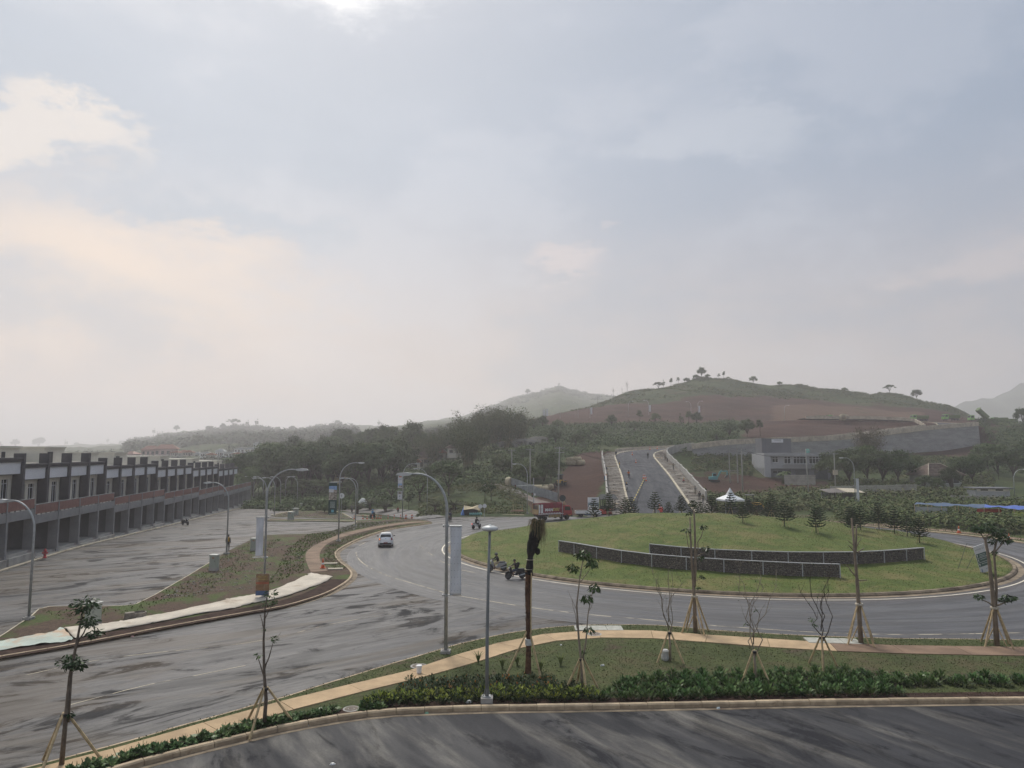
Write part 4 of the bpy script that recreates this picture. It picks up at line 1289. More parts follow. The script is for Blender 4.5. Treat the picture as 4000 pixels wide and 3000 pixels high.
for u, v, w, h, lab in ((362, 2438, .8, 1.15, 'pale green utility cabinet beside white tarpaulin and kerb corner'), (836, 2228, .75, 1.25, 'weathered utility cabinet on kerb edge before the yellow vest person'), (993, 2150, .75, 1.15, 'utility cabinet half hidden by plain white banner'),
      (1136, 2030, 1.0, 1.25, 'utility cabinet on thin grass strip'), (1155, 2012, 1.0, 1.2, 'utility cabinet on small bare island'), (1177, 1987, .6, 1.1, 'slim utility cabinet with orange base on far kerb'), (1004, 1960, .6, 1.0, 'small utility cabinet beside parked motorcycles'), (1052, 1966, .45, .95, 'narrow utility cabinet by shrubs at road end')):
 cabinet(P(u, v, .12), w * .88, w * .7, h * .85, lab, R(-8))

M_CONE = pm('cone_orange', (0.62, 0.13, 0.045), 0.6, 0.1, 4)
def make_cone(h=.72):
 t = thing('traffic_cone', 'x', 'traffic cone', group='traffic cones')
 MB().box((0, 0, .03), (.36, .36, .05)).build('base', M_CONE, t)
 MB().lathe([(.15, .05), (.112, h * .38)], 10).build('body', M_CONE, t, smooth=True)
 MB().lathe([(.113, h * .38), (.085, h * .58)], 10).build('white_band', M_WHITE, t, smooth=True)
 MB().lathe([(.084, h * .58), (.035, h), (.0, h)], 10).build('tip', M_CONE, t, smooth=True)
 return t

cone0 = make_cone()
cone_used = [False]
def cone(p, label, s=1.0):
 o = copy_tree(cone0) if cone_used[0] else cone0
 cone_used[0] = True
 o.location = p; o.scale = (s, s, s); o['label'] = label
 return o

cone(P(1261, 2219, .16), 'single traffic cone standing at end of median path by white tarpaulin', 1.15)
for u in (1384, 1418, 1434, 1455, 1471, 1481, 1488, 1516, 1540, 1565, 1584, 1587, 1607, 1611):
 cone(P(u, 2026 + (u % 5) * .4, .0), 'orange and white traffic cone in line along far side of median')
cone(P(3746, 2082, .15), 'lone traffic cone on kerb beyond the roundabout', 1.25)
cone(P(3942, 2108, .15), 'traffic cone on verge behind thick forked leafy tree')
ramp_at = lambda u, v: (lambda d: min((Vector((d.x * y / d.y, y, HC + d.z * y / d.y)) for y in np.arange(118, 215, .5)), key=lambda q: abs(q.z - float(np.interp(q.y, _RY[:36], _RZ[:36])))))(ray(u, v))
for u, v in ((2470, 1778), (2484, 1809), (2539, 1758), (2567, 1755)):
 cone(ramp_at(u, v) + Vector((0, 0, .05)), 'traffic cone standing alone on upper ramp road', 1.25)
for u, v in ((2513, 1871), (2519, 1871), (2524, 1880)):
 cone(ramp_at(u, v) + Vector((0, 0, .05)), 'traffic cone at tip of striped barrier pole', 1.25)
cone(ramp_at(2576, 1993) + Vector((0, 0, .05)), 'traffic cone beside small barrier at ramp foot', 1.3)

def hydrant():
 p = ROW_A + ROW_D * 8.4 + Vector((.9, 0, 0)); p.z = zg(p.x, p.y) + .13
 t = thing('fire_hydrant', 'red fire hydrant on pavement before the shophouse columns', 'hydrant', p)
 m_ = pm('hydrant_red', (0.42, 0.03, 0.035), 0.5, 0.12, 4)
 MB().lathe([(.2, 0), (.2, .06), (.13, .08), (.12, .62), (.16, .64), (.16, .7), (.12, .78), (.06, .86), (.05, .92), (0, .93)], 12).build('body', m_, t, smooth=True)
 for s in (-1, 1): MB().lathe([(.075, 0), (.075, .12), (.09, .13), (.09, .18)], 8, (0, 0, 0), 'x').build('nozzle', m_, t).matrix_local = Matrix.Translation((0, 0, .5)) @ Matrix.Rotation(0 if s > 0 else math.pi, 4, 'Z') @ Matrix.Translation((.08, 0, 0))
hydrant()

def manhole(p, r_, label, name='manhole_cover'):
 t = thing(name, label, 'manhole cover', p, .3)
 MB().lathe([(r_ * 1.22, -.02), (r_ * 1.22, .012), (r_ * 1.0, .014)], 24).build('frame', M_CONC, t)
 MB().lathe([(r_ * .96, -.02), (r_ * .96, .02), (r_ * .5, .02), (r_ * .48, .012), (r_ * .4, .012), (r_ * .38, .02), (0, .02)], 24).build('cover', pm('iron_cover', (0.16, 0.135, 0.11), 0.8, 0.3, 6, 0.3, 0.2), t)
manhole(P(1372, 2769, .13), .28, 'round manhole cover between leafy plants at foreground kerb')
manhole(P(2322, 2477, .16), .34, 'round manhole cover set into the tan footpath')
manhole(P(1636, 2602, .14), .34, 'half buried round cover in grass beside footpath')
for u, v, lab in ((2338, 2455, 'flat concrete cover slab by road at footpath crown'), (3252, 2505, 'flat concrete cover slab beside pruned thick tree')):
 p = P(u, v, .135)
 t = thing('cover_slab', lab, 'cover slab', p, R(-6 if u > 3000 else 0))
 for k in range(3): MB().box((-.95 + k * .95, 0, .02), (.92, 1.1, .05)).build('slab', pm('pale_slab', (0.36, 0.36, 0.32), 0.85, 0.2, 3, .2), t)

def litter(p, name, label, s, mat, rz):
 m = MB()
 co = [(random.uniform(.7, 1.2) * s * math.cos(a), random.uniform(.5, .8) * s * math.sin(a), .0) for a in np.arange(0, 6.2, .9)]
 top = [(c_[0] * .6, c_[1] * .6, random.uniform(.25, .6) * s) for c_ in co]
 n = len(co)
 m.add(co + top, [(i, (i + 1) % n, n + (i + 1) % n, n + i) for i in range(n)] + [tuple(range(n, 2 * n))])
 o = m.build(name, mat); o.location = p; o.rotation_euler = (0, 0, rz)
 tag(o, label, 'litter')
M_LITTER = pm('crumpled_plastic', (0.55, 0.56, 0.55), 0.5, 0.2, 8)
litter(P(1832, 2744, .14), 'plastic_bag', 'crumpled white bag under yellow green shrubs by kerb', .17, M_LITTER, .4)
litter(P(2353, 2600, .14), 'plastic_bag', 'white scrap lying on patchy turf near leafy young tree', .14, M_LITTER, 1)
litter(P(2191, 2520, .14), 'plastic_bag', 'small pale scrap on turf by footpath edge', .09, M_LITTER, 1)
litter(P(1206, 2834, .01), 'plastic_bottle', 'pale plastic bottle on lane beside foreground kerb', .13, pm('bottle_plastic', (0.4, 0.47, 0.5), 0.3), .2)
litter(P(1667, 2787, .01), 'plastic_bottle', 'small greenish bottle at kerb foot below shrubs', .1, pm('green_bottle', (0.2, 0.4, 0.28), 0.3), .2)
litter(P(2807, 2767, .01), 'plastic_bottle', 'bluish plastic bottle at kerb below philodendrons', .12, pm('bottle_plastic', (0.4, 0.5, 0.55)), 1.2)
litter(P(1298, 2986, .01), 'paper_scrap', 'torn paper scrap on dusty lane', .12, M_LITTER, .6)
litter(P(517, 2487, .01), 'plastic_bag', 'pinkish scrap on wet road near tarpaulin', .12, pm('pink_scrap', (0.5, 0.3, 0.28), .6), .6)
t = thing('white_bin', 'small white plastic pail on tan footpath', 'pail', P(1637, 2628, .165))
MB().lathe([(.11, 0), (.13, .3), (.145, .31), (.145, .33), (.12, .33)], 14).build('pail', M_WHITE, t)
MB().lathe([(.135, .33), (.13, .35), (0, .36)], 14).build('lid', M_WHITE, t)

# tarpaulin along the median
def tarp():
 up = [(1205, 2240), (1180, 2256), (1067, 2304), (1013, 2320), (900, 2338), (859, 2349), (701, 2386), (565, 2410), (452, 2431), (362, 2440), (253, 2452)]
 dn = [(1298, 2254), (1262, 2275), (1150, 2318), (1081, 2338), (968, 2361), (900, 2379), (769, 2399), (630, 2428), (543, 2444), (400, 2470), (290, 2497)]
 A, B = smooth_path(pts(up, .16), 6), smooth_path(pts(dn, .16), 6)
 n = 8; co = []; fs = []
 for i in range(len(A)):
  for j in range(n + 1):
   p = A[i].lerp(B[i], j / n)
   e = .10 * math.sin(i * .9 + j * .7) * math.sin(j * 1.3 + i * .31) + .05 * math.sin(i * 2.1 + 1.7 * j)
   edge = .12 * random.uniform(-1, 1) if j in (0, n) else 0
   co.append((p.x + edge, p.y + edge, p.z + .05 + .5 * abs(e) + (0 if 0 < j < n else -.04)))
 for i in range(len(A) - 1):
  for j in range(n):
   a = i * (n + 1) + j
   fs.append((a, a + 1, a + n + 2, a + n + 1))
 o = MB().add(co, fs).build('tarpaulin', pm('weathered_tarpaulin', (0.50, 0.45, 0.375), 0.8, 0.14, .8, 0.4, 0.3, c2=(0.34, 0.27, 0.20), mask=(.56, .72), fine=5), smooth=True)
 s = o.modifiers.new('thick', 'SOLIDIFY'); s.thickness = .02
 tag(o, 'long weathered white tarpaulin laid along bare median', 'tarpaulin')
 up = [(240, 2452), (200, 2470), (113, 2487), (0, 2508), (-120, 2535)]; dn = [(285, 2500), (250, 2508), (158, 2518), (0, 2541), (-120, 2570)]
 A, B = smooth_path(pts(up, .16), 6), smooth_path(pts(dn, .16), 6); co = []; fs = []
 for i in range(len(A)):
  for j in range(n + 1):
   p = A[i].lerp(B[i], j / n); co.append((p.x, p.y, p.z + .06 + .09 * abs(math.sin(i * .8 + j) * math.cos(j * 1.9 + .3 * i)) - (.05 if j in (0, n) else 0)))
 for i in range(len(A) - 1):
  for j in range(n):
   a = i * (n + 1) + j; fs.append((a, a + 1, a + n + 2, a + n + 1))
 o = MB().add(co, fs).build('tarpaulin', pm('pale_green_tarpaulin', (0.40, 0.46, 0.41), 0.75, 0.15, .8, .3, .3, c2=(0.46, 0.34, 0.24), mask=(.5, .62)), smooth=True)
 tag(o, 'pale greenish tarpaulin end lying beyond the white one', 'tarpaulin')
tarp()
def stone_block(p, lab, s):
 t = thing('concrete_ring', lab, 'concrete block', p, .4)
 MB().lathe([(.5 * s, 0), (.5 * s, .42 * s), (.42 * s, .45 * s), (.4 * s, .3 * s)], 18).build('ring', pm('mottled_stone', (0.22, 0.195, 0.165), 0.9, 0.3, 3, .4, .2), t)
 MB().box((-.7 * s, -.1, .24 * s), (.75 * s, .55 * s, .5 * s), .2, .88).build('broken_block', pm('mottled_stone', (0.22, 0.195, 0.165)), t, bevel=.04)
stone_block(P(545, 2412, .12), 'broken concrete ring and block on soil before tarpaulin', .8)
for u, v, lab in ((1290, 2203, 'pale slab lying between median path and kerb bend'), (1310, 2224, 'pale slab lying in median soil beside the cone')):
 o = MB().box((0, 0, .05), (1.3, .55, .1)).build('concrete_slab', M_CONCWARM, bevel=.015); o.location = P(u, v, .13); o.rotation_euler = (0, 0, .15); tag(o, lab, 'slab')
# stones and rubble scattered on the median: nobody could count them
def rubble(name, label, poly_uv, n, smin, smax, mat, z=.12):
 co = []
 us = [p[0] for p in poly_uv]; vs_ = [p[1] for p in poly_uv]
 def inside(x, y):
  c = False; j = len(poly_uv) - 1
  for i in range(len(poly_uv)):
   xi, yi = poly_uv[i]; xj, yj = poly_uv[j]
   if (yi > y) != (yj > y) and x < (xj - xi) * (y - yi) / (yj - yi) + xi: c = not c
   j = i
  return c
 k = 0
 while k < n:
  u, v = random.uniform(min(us), max(us)), random.uniform(min(vs_), max(vs_))
  if not inside(u, v): continue
  p = P(u, v, z); s = random.uniform(smin, smax) * (1.6 if random.random() < .08 else 1); a = random.uniform(0, 6.3)
  for face in (((-1, -1, 1), (1, -1, 1), (1, 1, 1), (-1, 1, 1)), ((-1, -1, 0), (1, -1, 0), (1, -1, 1), (-1, -1, 1)), ((1, -1, 0), (1, 1, 0), (1, 1, 1), (1, -1, 1)), ((-1, 1, 0), (-1, -1, 0), (-1, -1, 1), (-1, 1, 1))):
   for q in face:
    x, y = q[0] * s * .6 * (1 - .3 * q[2]), q[1] * s * .4 * (1 - .3 * q[2])
    co.append((p.x + x * math.cos(a) - y * math.sin(a), p.y + x * math.sin(a) + y * math.cos(a), p.z + q[2] * s * .45))
  k += 1
 tag(obj(name, quads_mesh(name, co, mat)), label, 'rubble', kind='stuff')
rubble('gravel', 'loose stones and rubble strewn on bare median soil', [(600, 2345), (990, 2300), (1180, 2210), (1190, 2120), (1040, 2100), (760, 2250)], 700, .04, .12, pm('loose_stone', (0.27, 0.25, 0.22), .9, .3, 2))
rubble('gravel', 'rubble and broken bricks on far part of the median', [(1230, 2090), (1400, 2040), (1600, 2033), (1450, 2056), (1330, 2080)], 300, .08, .22, pm('loose_stone', (0.27, 0.25, 0.22)))
rubble('gravel', 'clods on the small bare island', [(1075, 2016), (1210, 1985), (1330, 2008), (1360, 2022)], 260, .06, .2, pm('loose_stone', (0.27, 0.25, 0.22)))

# ------------------------------------------------------------------ gabion walls on the roundabout
M_GSTONE = pm('gabion_stone', (0.115, 0.105, 0.095), 0.85, 0.6, 15, 0.3, 0.25, c2=(0.25, 0.22, 0.18), mask=(.53, .60))
M_GFRAME = pm('gabion_frame', (0.40, 0.41, 0.42), 0.5, 0.08, 2, 0, 0.4)
def gabion(label, top_uv, hgt):
 ps = []
 for u, v in top_uv:
  d = ray(u, v)
  z = 1.6
  for _ in range(30):
   t_ = (z - HC) / d.z
   z = .5 * z + .5 * (MZ(d.x * t_, d.y * t_) + hgt)
  ps.append(Vector((d.x * t_, d.y * t_, z)))
 t = thing('gabion_wall', label, 'gabion wall', (0, 0, 0))
 for i in range(len(ps)):
  a = ps[i]
  MB().box((a.x, a.y, a.z - hgt / 2 - .15), (.07, .07, hgt + .35)).build('post', M_GFRAME, t)
  if i == len(ps) - 1: break
  b = ps[i + 1]
  MB().bar((a.x, a.y, a.z + .03), (b.x, b.y, b.z + .03), .14, .055).build('cap_rail', M_GFRAME, t)
  d = b - a; L_ = d.length; nrm = Vector((d.y, -d.x, 0)).normalized()
  if nrm.y > 0: nrm = -nrm
  co = []
  # backing and stones proud of it
  m = MB(); m.bar((a.x - nrm.x * .35, a.y - nrm.y * .35, a.z - hgt / 2 - .16), (b.x - nrm.x * .35, b.y - nrm.y * .35, b.z - hgt / 2 - .16), .52, hgt + .3)
  nx, nz = max(3, int(L_ / .17)), int((hgt + .1) / .15)
  for ix in range(nx):
   for iz in range(nz):
    f_ = (ix + .5 + random.uniform(-.3, .3) + (iz % 2) * .5) / nx
    if f_ > 1: continue
    c = a.lerp(b, f_) + nrm * random.uniform(-.1, -.04); c.z -= .02 + (iz + .5 + random.uniform(-.2, .2)) * .15
    m.ball(c, (random.uniform(.07, .115), random.uniform(.07, .1), random.uniform(.06, .085)), 6, 4)
  tag(m.build('stone_fill', M_GSTONE, t, smooth=False, recalc=False), kind='stuff')
  # earth filled top behind the rail
 return t

gabion('rear gabion wall of dark stones with white frame, higher on the lawn', [(2537, 2126), (2660, 2138), (2792, 2147), (2936, 2153), (3078, 2157), (3216, 2158), (3345, 2157), (3453, 2152), (3540, 2146), (3609, 2140)], 1.05)
gabion('front gabion wall of dark stones with white frame, lower on the lawn', [(2182, 2113), (2242, 2122), (2330, 2137), (2427, 2152), (2545, 2166), (2680, 2177), (2827, 2186), (2980, 2194), (3134, 2201), (3280, 2205)], 1.05)

# ------------------------------------------------------------------ A-frame sign on the lawn
def aframe():
 c = PM(3848, 2236)
 t = thing('direction_sign', 'white and green leaning direction board on metal stand on lawn', 'sign', c, R(-6))
 w, h = .92, 2.55
 tilt = R(-24)
 Pn = bpy.data.objects.new('board', None)
 b = MB(); b.box((0, 0, h / 2), (w, .04, h)); bo = b.build('board', M_SIGNWHITE, t); bo.rotation_euler = (R(14), R(-20), 0); bo.location = (.1, 0, .05)
 for k in range(3): MB().box((0, -.024, h * (.64 - k * .165)), (w * .98, .01, h * .15)).build('green_panel', pm('sign_green', (0.07, 0.125, 0.115), 0.6, 0.1, 3), bo)
 lettering('ACCESS TO', .15, M_INK, bo, (0, -.024, h * .86), (R(90), 0, 0))
 for k, s in enumerate(('KAWASAN', 'KOMERSIL', 'PERUMAHAN')):
  for q in range(2 if k == 0 else 1):
   MB().box((.08, -.031, h * (.66 - k * .165) - q * .14), (w * .55, .006, .07)).build('text_line', M_TEXTGREY, bo)
  MB().box((-w * .38, -.031, h * (.64 - k * .165)), (.05, .006, .22)).build('arrow', M_WHITE, bo)
  MB().box((-w * .38, -.031, h * (.67 - k * .165)), (.13, .006, .05)).build('arrow_head', M_WHITE, bo)
 MB().box((-.3, -.024, h * .09), (.07, .008, .3)).build('emblem', pm('sign_blue', (.16, .25, .42)), bo)
 MB().box((.2, -.024, h * .12), (.3, .008, .12)).build('text_block', pm('pale_print', (.45, .45, .5)), bo)
 l = MB()
 l.tube([(-1.0, .75, h * .92), (-1.75, 1.0, 0)], .02, 6); l.tube([(-.05, .75, h * .85), (-1.05, 1.0, 0)], .02, 6); l.tube([(-1.75, 1.0, .08), (-1.05, 1.0, .1)], .02, 6)
 l.tube([(-1.0, .75, h * .92), (-.05, .75, h * .85)], .02, 6)
 l.build('stand', M_DARKSTEEL, t)
aframe()

# ------------------------------------------------------------------ people
M_SKIN = pm('skin', (0.20, 0.115, 0.078), 0.6, 0.08, 6)
CLOTH = lambda n, c: pm('cloth_' + n, c, 0.85, 0.15, 8)
K_BLACK, K_NAVY, K_BEIGE, K_YELLOW, K_RED, K_BLUE, K_GREY, K_ORANGE, K_WHITE, K_OLIVE = (CLOTH('black', (.016, .016, .019)), CLOTH('navy', (.022, .03, .055)), CLOTH('beige', (.33, .27, .19)), CLOTH('yellow', (.42, .25, .035)),
 CLOTH('red', (.30, .04, .035)), CLOTH('blue', (.09, .26, .46)), CLOTH('grey', (.12, .12, .125)), CLOTH('orange', (.48, .12, .04)), CLOTH('white', (.55, .55, .54)), CLOTH('olive', (.09, .085, .05)))
M_HAIR = pm('black_hair', (0.012, 0.011, 0.011), 0.6, 0.1, 9)
STAND = dict(pel=(0, 0, .92), chest=(0, .01, 1.28), neck=(0, .01, 1.46), head=(0, -.02, 1.60), sh=(.19, .01, 1.40), el=(.25, .03, 1.12), ha=(.26, -.06, .88), hip=(.1, 0, .88), kn=(.11, -.02, .48), an=(.11, .02, .07), to=(.12, -.14, .04))
WALK = dict(STAND, kn2=(-.11, -.10, .50), an2=(-.11, -.05, .08), to2=(-.11, -.22, .05), kn=(.11, .02, .48), an=(.11, .17, .1), to=(.12, .04, .04))
RIDE = dict(pel=(0, .12, .80), chest=(0, .04, 1.13), neck=(0, -.02, 1.31), head=(0, -.07, 1.46), sh=(.20, 0, 1.25), el=(.29, -.22, 1.04), ha=(.30, -.46, 1.02), hip=(.11, .1, .78), kn=(.17, -.30, .66), an=(.16, -.20, .27), to=(.17, -.36, .22))
BEND = dict(STAND, chest=(0, -.24, 1.16), neck=(0, -.42, 1.20), head=(0, -.55, 1.25), sh=(.19, -.36, 1.16), el=(.22, -.42, .86), ha=(.16, -.5, .62))
SQUAT = dict(pel=(0, .1, .34), chest=(0, -.04, .66), neck=(0, -.1, .82), head=(0, -.15, .96), sh=(.19, -.08, .76), el=(.24, -.24, .54), ha=(.16, -.42, .46), hip=(.11, .08, .32), kn=(.17, -.26, .52), an=(.15, -.06, .09), to=(.16, -.22, .05))
REACH = dict(STAND, el=(.26, -.22, 1.28), ha=(.2, -.46, 1.34))

def body_mesh(pose, top, bottom, sleeves=True, shorts=False):
 J = {}
 def two(k):
  a = pose[k]; b = pose.get(k + '2', (-a[0], a[1], a[2]))
  J[k + 'R'] = a; J[k + 'L'] = b
 for k in ('pel', 'chest', 'neck', 'head'): J[k] = pose[k]
 for k in ('sh', 'el', 'ha', 'hip', 'kn', 'an', 'to'): two(k)
 rad = dict(pel=.145, chest=.165, neck=.06, head=.098, sh=.085, el=.052, ha=.04, hip=.1, kn=.066, an=.045, to=.04)
 E = [('pel', 'chest'), ('chest', 'neck'), ('neck', 'head')]
 for s in 'RL': E += [('chest', 'sh' + s), ('sh' + s, 'el' + s), ('el' + s, 'ha' + s), ('pel', 'hip' + s), ('hip' + s, 'kn' + s), ('kn' + s, 'an' + s), ('an' + s, 'to' + s)]
 names = list(J); idx = {n: i for i, n in enumerate(names)}
 vs_ = [Vector(J[n]) for n in names]
 # five fingers per hand and the crown of the head
 extra = []; rr = [rad[n.rstrip('RL')] if n[-1] in 'RL' and n not in rad else rad[n] for n in names]
 vs_.append(vs_[idx['head']] + Vector((0, 0.01, .11))); rr.append(.075); extra.append((idx['head'], len(vs_) - 1))
 for s in 'RL':
  h = vs_[idx['ha' + s]]; d = (h - vs_[idx['el' + s]]).normalized(); sx = 1 if s == 'R' else -1
  for k, (off, L_) in enumerate(((-.026, .075), (-.009, .085), (.009, .08), (.026, .066))):
   vs_.append(h + d * L_ + Vector((off * .3, off, 0))); rr.append(.010); extra.append((idx['ha' + s], len(vs_) - 1))
  vs_.append(h + d * .03 + Vector((-sx * .045, -.03, .01))); rr.append(.011); extra.append((idx['ha' + s], len(vs_) - 1))
 me = bpy.data.meshes.new('body')
 me.from_pydata([tuple(v) for v in vs_], [(idx[a], idx[b]) for a, b in E] + extra, [])
 o = bpy.data.objects.new('body', me); COL.objects.link(o)
 sk = o.modifiers.new('skin', 'SKIN'); sk.use_smooth_shade = True
 for i, d in enumerate(me.skin_vertices[0].data):
  d.radius = (rr[i], rr[i]); d.use_root = (i == idx['pel'])
 o.modifiers.new('sub', 'SUBSURF').levels = 1
 dg = bpy.context.evaluated_depsgraph_get()
 out = bpy.data.meshes.new_from_object(o.evaluated_get(dg))
 bpy.data.objects.remove(o); bpy.data.meshes.remove(me)
 out.materials.clear()
 for m_ in (M_SKIN, top, bottom, K_BLACK): out.materials.append(m_)
 segs = [(Vector(J[a]), Vector(J[b]), a, b) for a, b in E]
 def cls(p):
  best = (9, None, 0)
  for a, b, na, nb in segs:
   t_ = max(0, min(1, (p - a).dot(b - a) / max(1e-9, (b - a).length_squared)))
   d = (p - a.lerp(b, t_)).length
   if d < best[0]: best = (d, (na, nb), t_)
  (na, nb), t_ = best[1], best[2]
  if nb == 'head' or (nb == 'neck' and t_ > .75): return 0
  if nb[:2] == 'ha': return 1 if (sleeves and t_ < .75) else 0
  if nb[:2] == 'el': return 1 if (sleeves or t_ < .7) else 0
  if nb[:2] == 'to': return 3
  if nb[:2] == 'an': return 0 if shorts and t_ > .15 else 2
  if nb[:2] in ('kn', 'hi'): return 2
  if nb == 'chest' and t_ < .1: return 2
  return 1
 out.polygons.foreach_set('material_index', [cls(p.center) for p in out.polygons])
 return out

def face_bits(t, head, fwd=-1):
 hx, hy, hz = head
 m = MB()
 m.ball((hx, hy - .098, hz + .005), (.016, .025, .028), 6, 4)
 for s in (-1, 1):
  m.ball((hx + s * .098, hy + .01, hz + .01), (.014, .025, .035), 6, 4)
 m.build('face', M_SKIN, t, smooth=True)
 e = MB()
 for s in (-1, 1): e.ball((hx + s * .036, hy - .09, hz + .03), (.014, .01, .009), 6, 4)
 e.box((hx, hy - .094, hz - .045), (.045, .012, .008))
 e.build('eyes_and_mouth', pm('dark_feature', (.03, .015, .012), .5), t)

def person(p, rz, label, pose, top, bottom, sleeves=True, shorts=False, head='hair', hat=None, group=None, extras=()):
 t = thing('person', label, 'person', p, rz, group)
 obj('body', body_mesh(pose, top, bottom, sleeves, shorts), t)
 hd = Vector(pose['head'])
 face_bits(t, hd)
 if head == 'helmet':
  m = MB(); m.ball((hd.x, hd.y + .01, hd.z + .05), (.135, .15, .135), 12, 8); m.build('helmet', hat or K_BLACK, t, smooth=True)
  MB().box((hd.x, hd.y - .125, hd.z + .03), (.18, .04, .085), 0).build('visor', M_GLASSDARK, t)
 elif head == 'hard_hat':
  m = MB(); m.lathe([(.15, .05), (.15, .065), (.118, .07), (.11, .12), (.07, .16), (0, .17)], 12, (hd.x, hd.y, hd.z)); m.build('hard_hat', hat or K_YELLOW, t, smooth=True)
 elif head == 'cap':
  m = MB(); m.lathe([(.112, .05), (.112, .10), (.06, .16), (0, .17)], 12, (hd.x, hd.y, hd.z)); m.box((hd.x, hd.y - .13, hd.z + .06), (.14, .1, .015)); m.build('cap', hat or K_BLACK, t)
 else:
  m = MB(); m.ball((hd.x, hd.y + .02, hd.z + .055), (.108, .115, .105), 10, 7); m.build('hair', M_HAIR, t, smooth=True)
 for e in extras:
  if e == 'backpack':
   c = Vector(pose['chest']); MB().box((0, c.y + .2, c.z + .02), (.3, .18, .42), tilt=(R(-14), 0, 0)).build('backpack', K_BLACK, t, bevel=.05)
  if e == 'vest':
   c = Vector(pose['chest']); MB().lathe([(.165, -.28), (.2, -.1), (.2, .1), (.14, .2)], 12, (0, c.y, c.z)).build('vest', K_YELLOW, t, smooth=True)
 return t

# ------------------------------------------------------------------ motorcycles
def wheel(name, r_, w, parent, loc, rimc, spokes=5):
 o = MB().lathe([(r_ * .74, -w / 2), (r_ * .92, -w / 2), (r_, -w * .2), (r_, w * .2), (r_ * .92, w / 2), (r_ * .74, w / 2), (r_ * .74, -w / 2)], 18, (0, 0, 0), 'x').build(name, M_RUBBER, parent, smooth=True)
 o.location = loc
 m = MB(); m.lathe([(r_ * .74, -w * .4), (r_ * .66, -w * .4), (r_ * .66, w * .4), (r_ * .74, w * .4)], 18, (0, 0, 0), 'x'); m.lathe([(r_ * .2, -w * .5), (r_ * .2, w * .5)], 10, (0, 0, 0), 'x')
 for k in range(spokes):
  a = 2 * math.pi * k / spokes; m.bar((0, 0, 0), (0, r_ * .7 * math.cos(a), r_ * .7 * math.sin(a)), w * .35, r_ * .14, (1, 0, 0))
 m.build('rim', rimc, o)
 return o

def scooter(p, rz, label, paint, trim=None, lit=False, sport=False, group=None):
 t = thing('motorcycle', label, 'motorcycle', p, rz, group)
 trim = trim or M_BLACK
 wheel('wheel', .28 if not sport else .30, .09, t, (0, -.62, .28 if not sport else .30), M_DARKSTEEL); wheel('wheel', .28 if not sport else .30, .11, t, (0, .62, .28 if not sport else .30), M_DARKSTEEL)
 b = MB()
 b.side_prism([(0, 0)] * 3, 0, 0) if False else None
 prof = [(-.30, .34), (.10, .30), (.42, .42), (.86, .62), (.90, .74), (.45, .76), (.12, .70), (-.02, .44), (-.28, .42)]
 n = len(prof)
 co = [(-.13, q[0], q[1]) for q in prof] + [(.13, q[0], q[1]) for q in prof]
 b.add(co, [tuple(range(n)), tuple(reversed(range(n, 2 * n)))] + [(i, n + i, n + (i + 1) % n, (i + 1) % n) for i in range(n)])
 b.build('body', paint, t, bevel=.03)
 s = MB(); s.box((0, .38, .80), (.26, .78, .1)); s.build('seat', M_BLACK, t, bevel=.03)
 f = MB()
 prof = [(-.30, .40), (-.42, .46), (-.56, .88), (-.50, 1.02), (-.40, 1.0), (-.34, .80)]
 n = len(prof); co = [(-.17, q[0], q[1]) for q in prof] + [(.17, q[0], q[1]) for q in prof]
 f.add(co, [tuple(range(n)), tuple(reversed(range(n, 2 * n)))] + [(i, n + i, n + (i + 1) % n, (i + 1) % n) for i in range(n)])
 f.build('front_shield', paint if not sport else trim, t, bevel=.03)
 MB().tube([(-.34, -.40, 1.03), (-.14, -.46, 1.04), (.14, -.46, 1.04), (.34, -.40, 1.03)], .018, 6).build('handlebar', M_DARKSTEEL, t)
 for sx in (-1, 1): MB().ball((sx * .3, -.46, 1.16), (.055, .015, .04), 8, 5).build('mirror', M_BLACK, t)
 MB().tube([(0, -.62, .30), (0, -.46, .86)], .04, 8).build('fork', M_STEEL, t)
 for y in (-.62, .62): MB().tube([(0, y + .33 * math.cos(q), .29 + .33 * math.sin(q)) for q in (.5, 1.0, 1.5, 2.0, 2.5)], .05, 6).build('fender', trim, t)
 MB().tube([(.16, .25, .28), (.17, .55, .33), (.17, .88, .42)], [.03, .055, .05], 8).build('exhaust', M_STEEL, t)
 tl = NT('tail_light') if 'tail_light' not in MATS else None
 if tl:
  tl.col((.45, .02, .02)); tl.b.inputs['Emission Color'].default_value = (1, .05, .03, 1); tl.b.inputs['Emission Strength'].default_value = .9; MATS['tail_light'] = tl.m
 MB().box((0, .90, .70), (.2, .04, .07)).build('tail_light', MATS['tail_light'] if lit else pm('red_lens', (.22, .02, .02), .3), t)
 MB().box((0, .93, .48), (.2, .015, .12)).build('number_plate', M_WHITE if lit else M_BLACK, t)
 MB().ball((0, -.56, .92), (.1, .04, .07), 8, 5).build('headlight', M_WHITE, t)
 return t

def rider_pair(u, v, rz, bike_label, rider_label, paint, top, bottom, pose=RIDE, **kw):
 p = P(u, v, 0.01) if kw.pop('flat', True) else kw.pop('at')
 kw.pop('at', None)
 lit = kw.pop('lit', False); sport = kw.pop('sport', False)
 scooter(p, rz, bike_label, paint, lit=lit, sport=sport)
 person(p, rz, rider_label, pose, top, bottom, **kw)

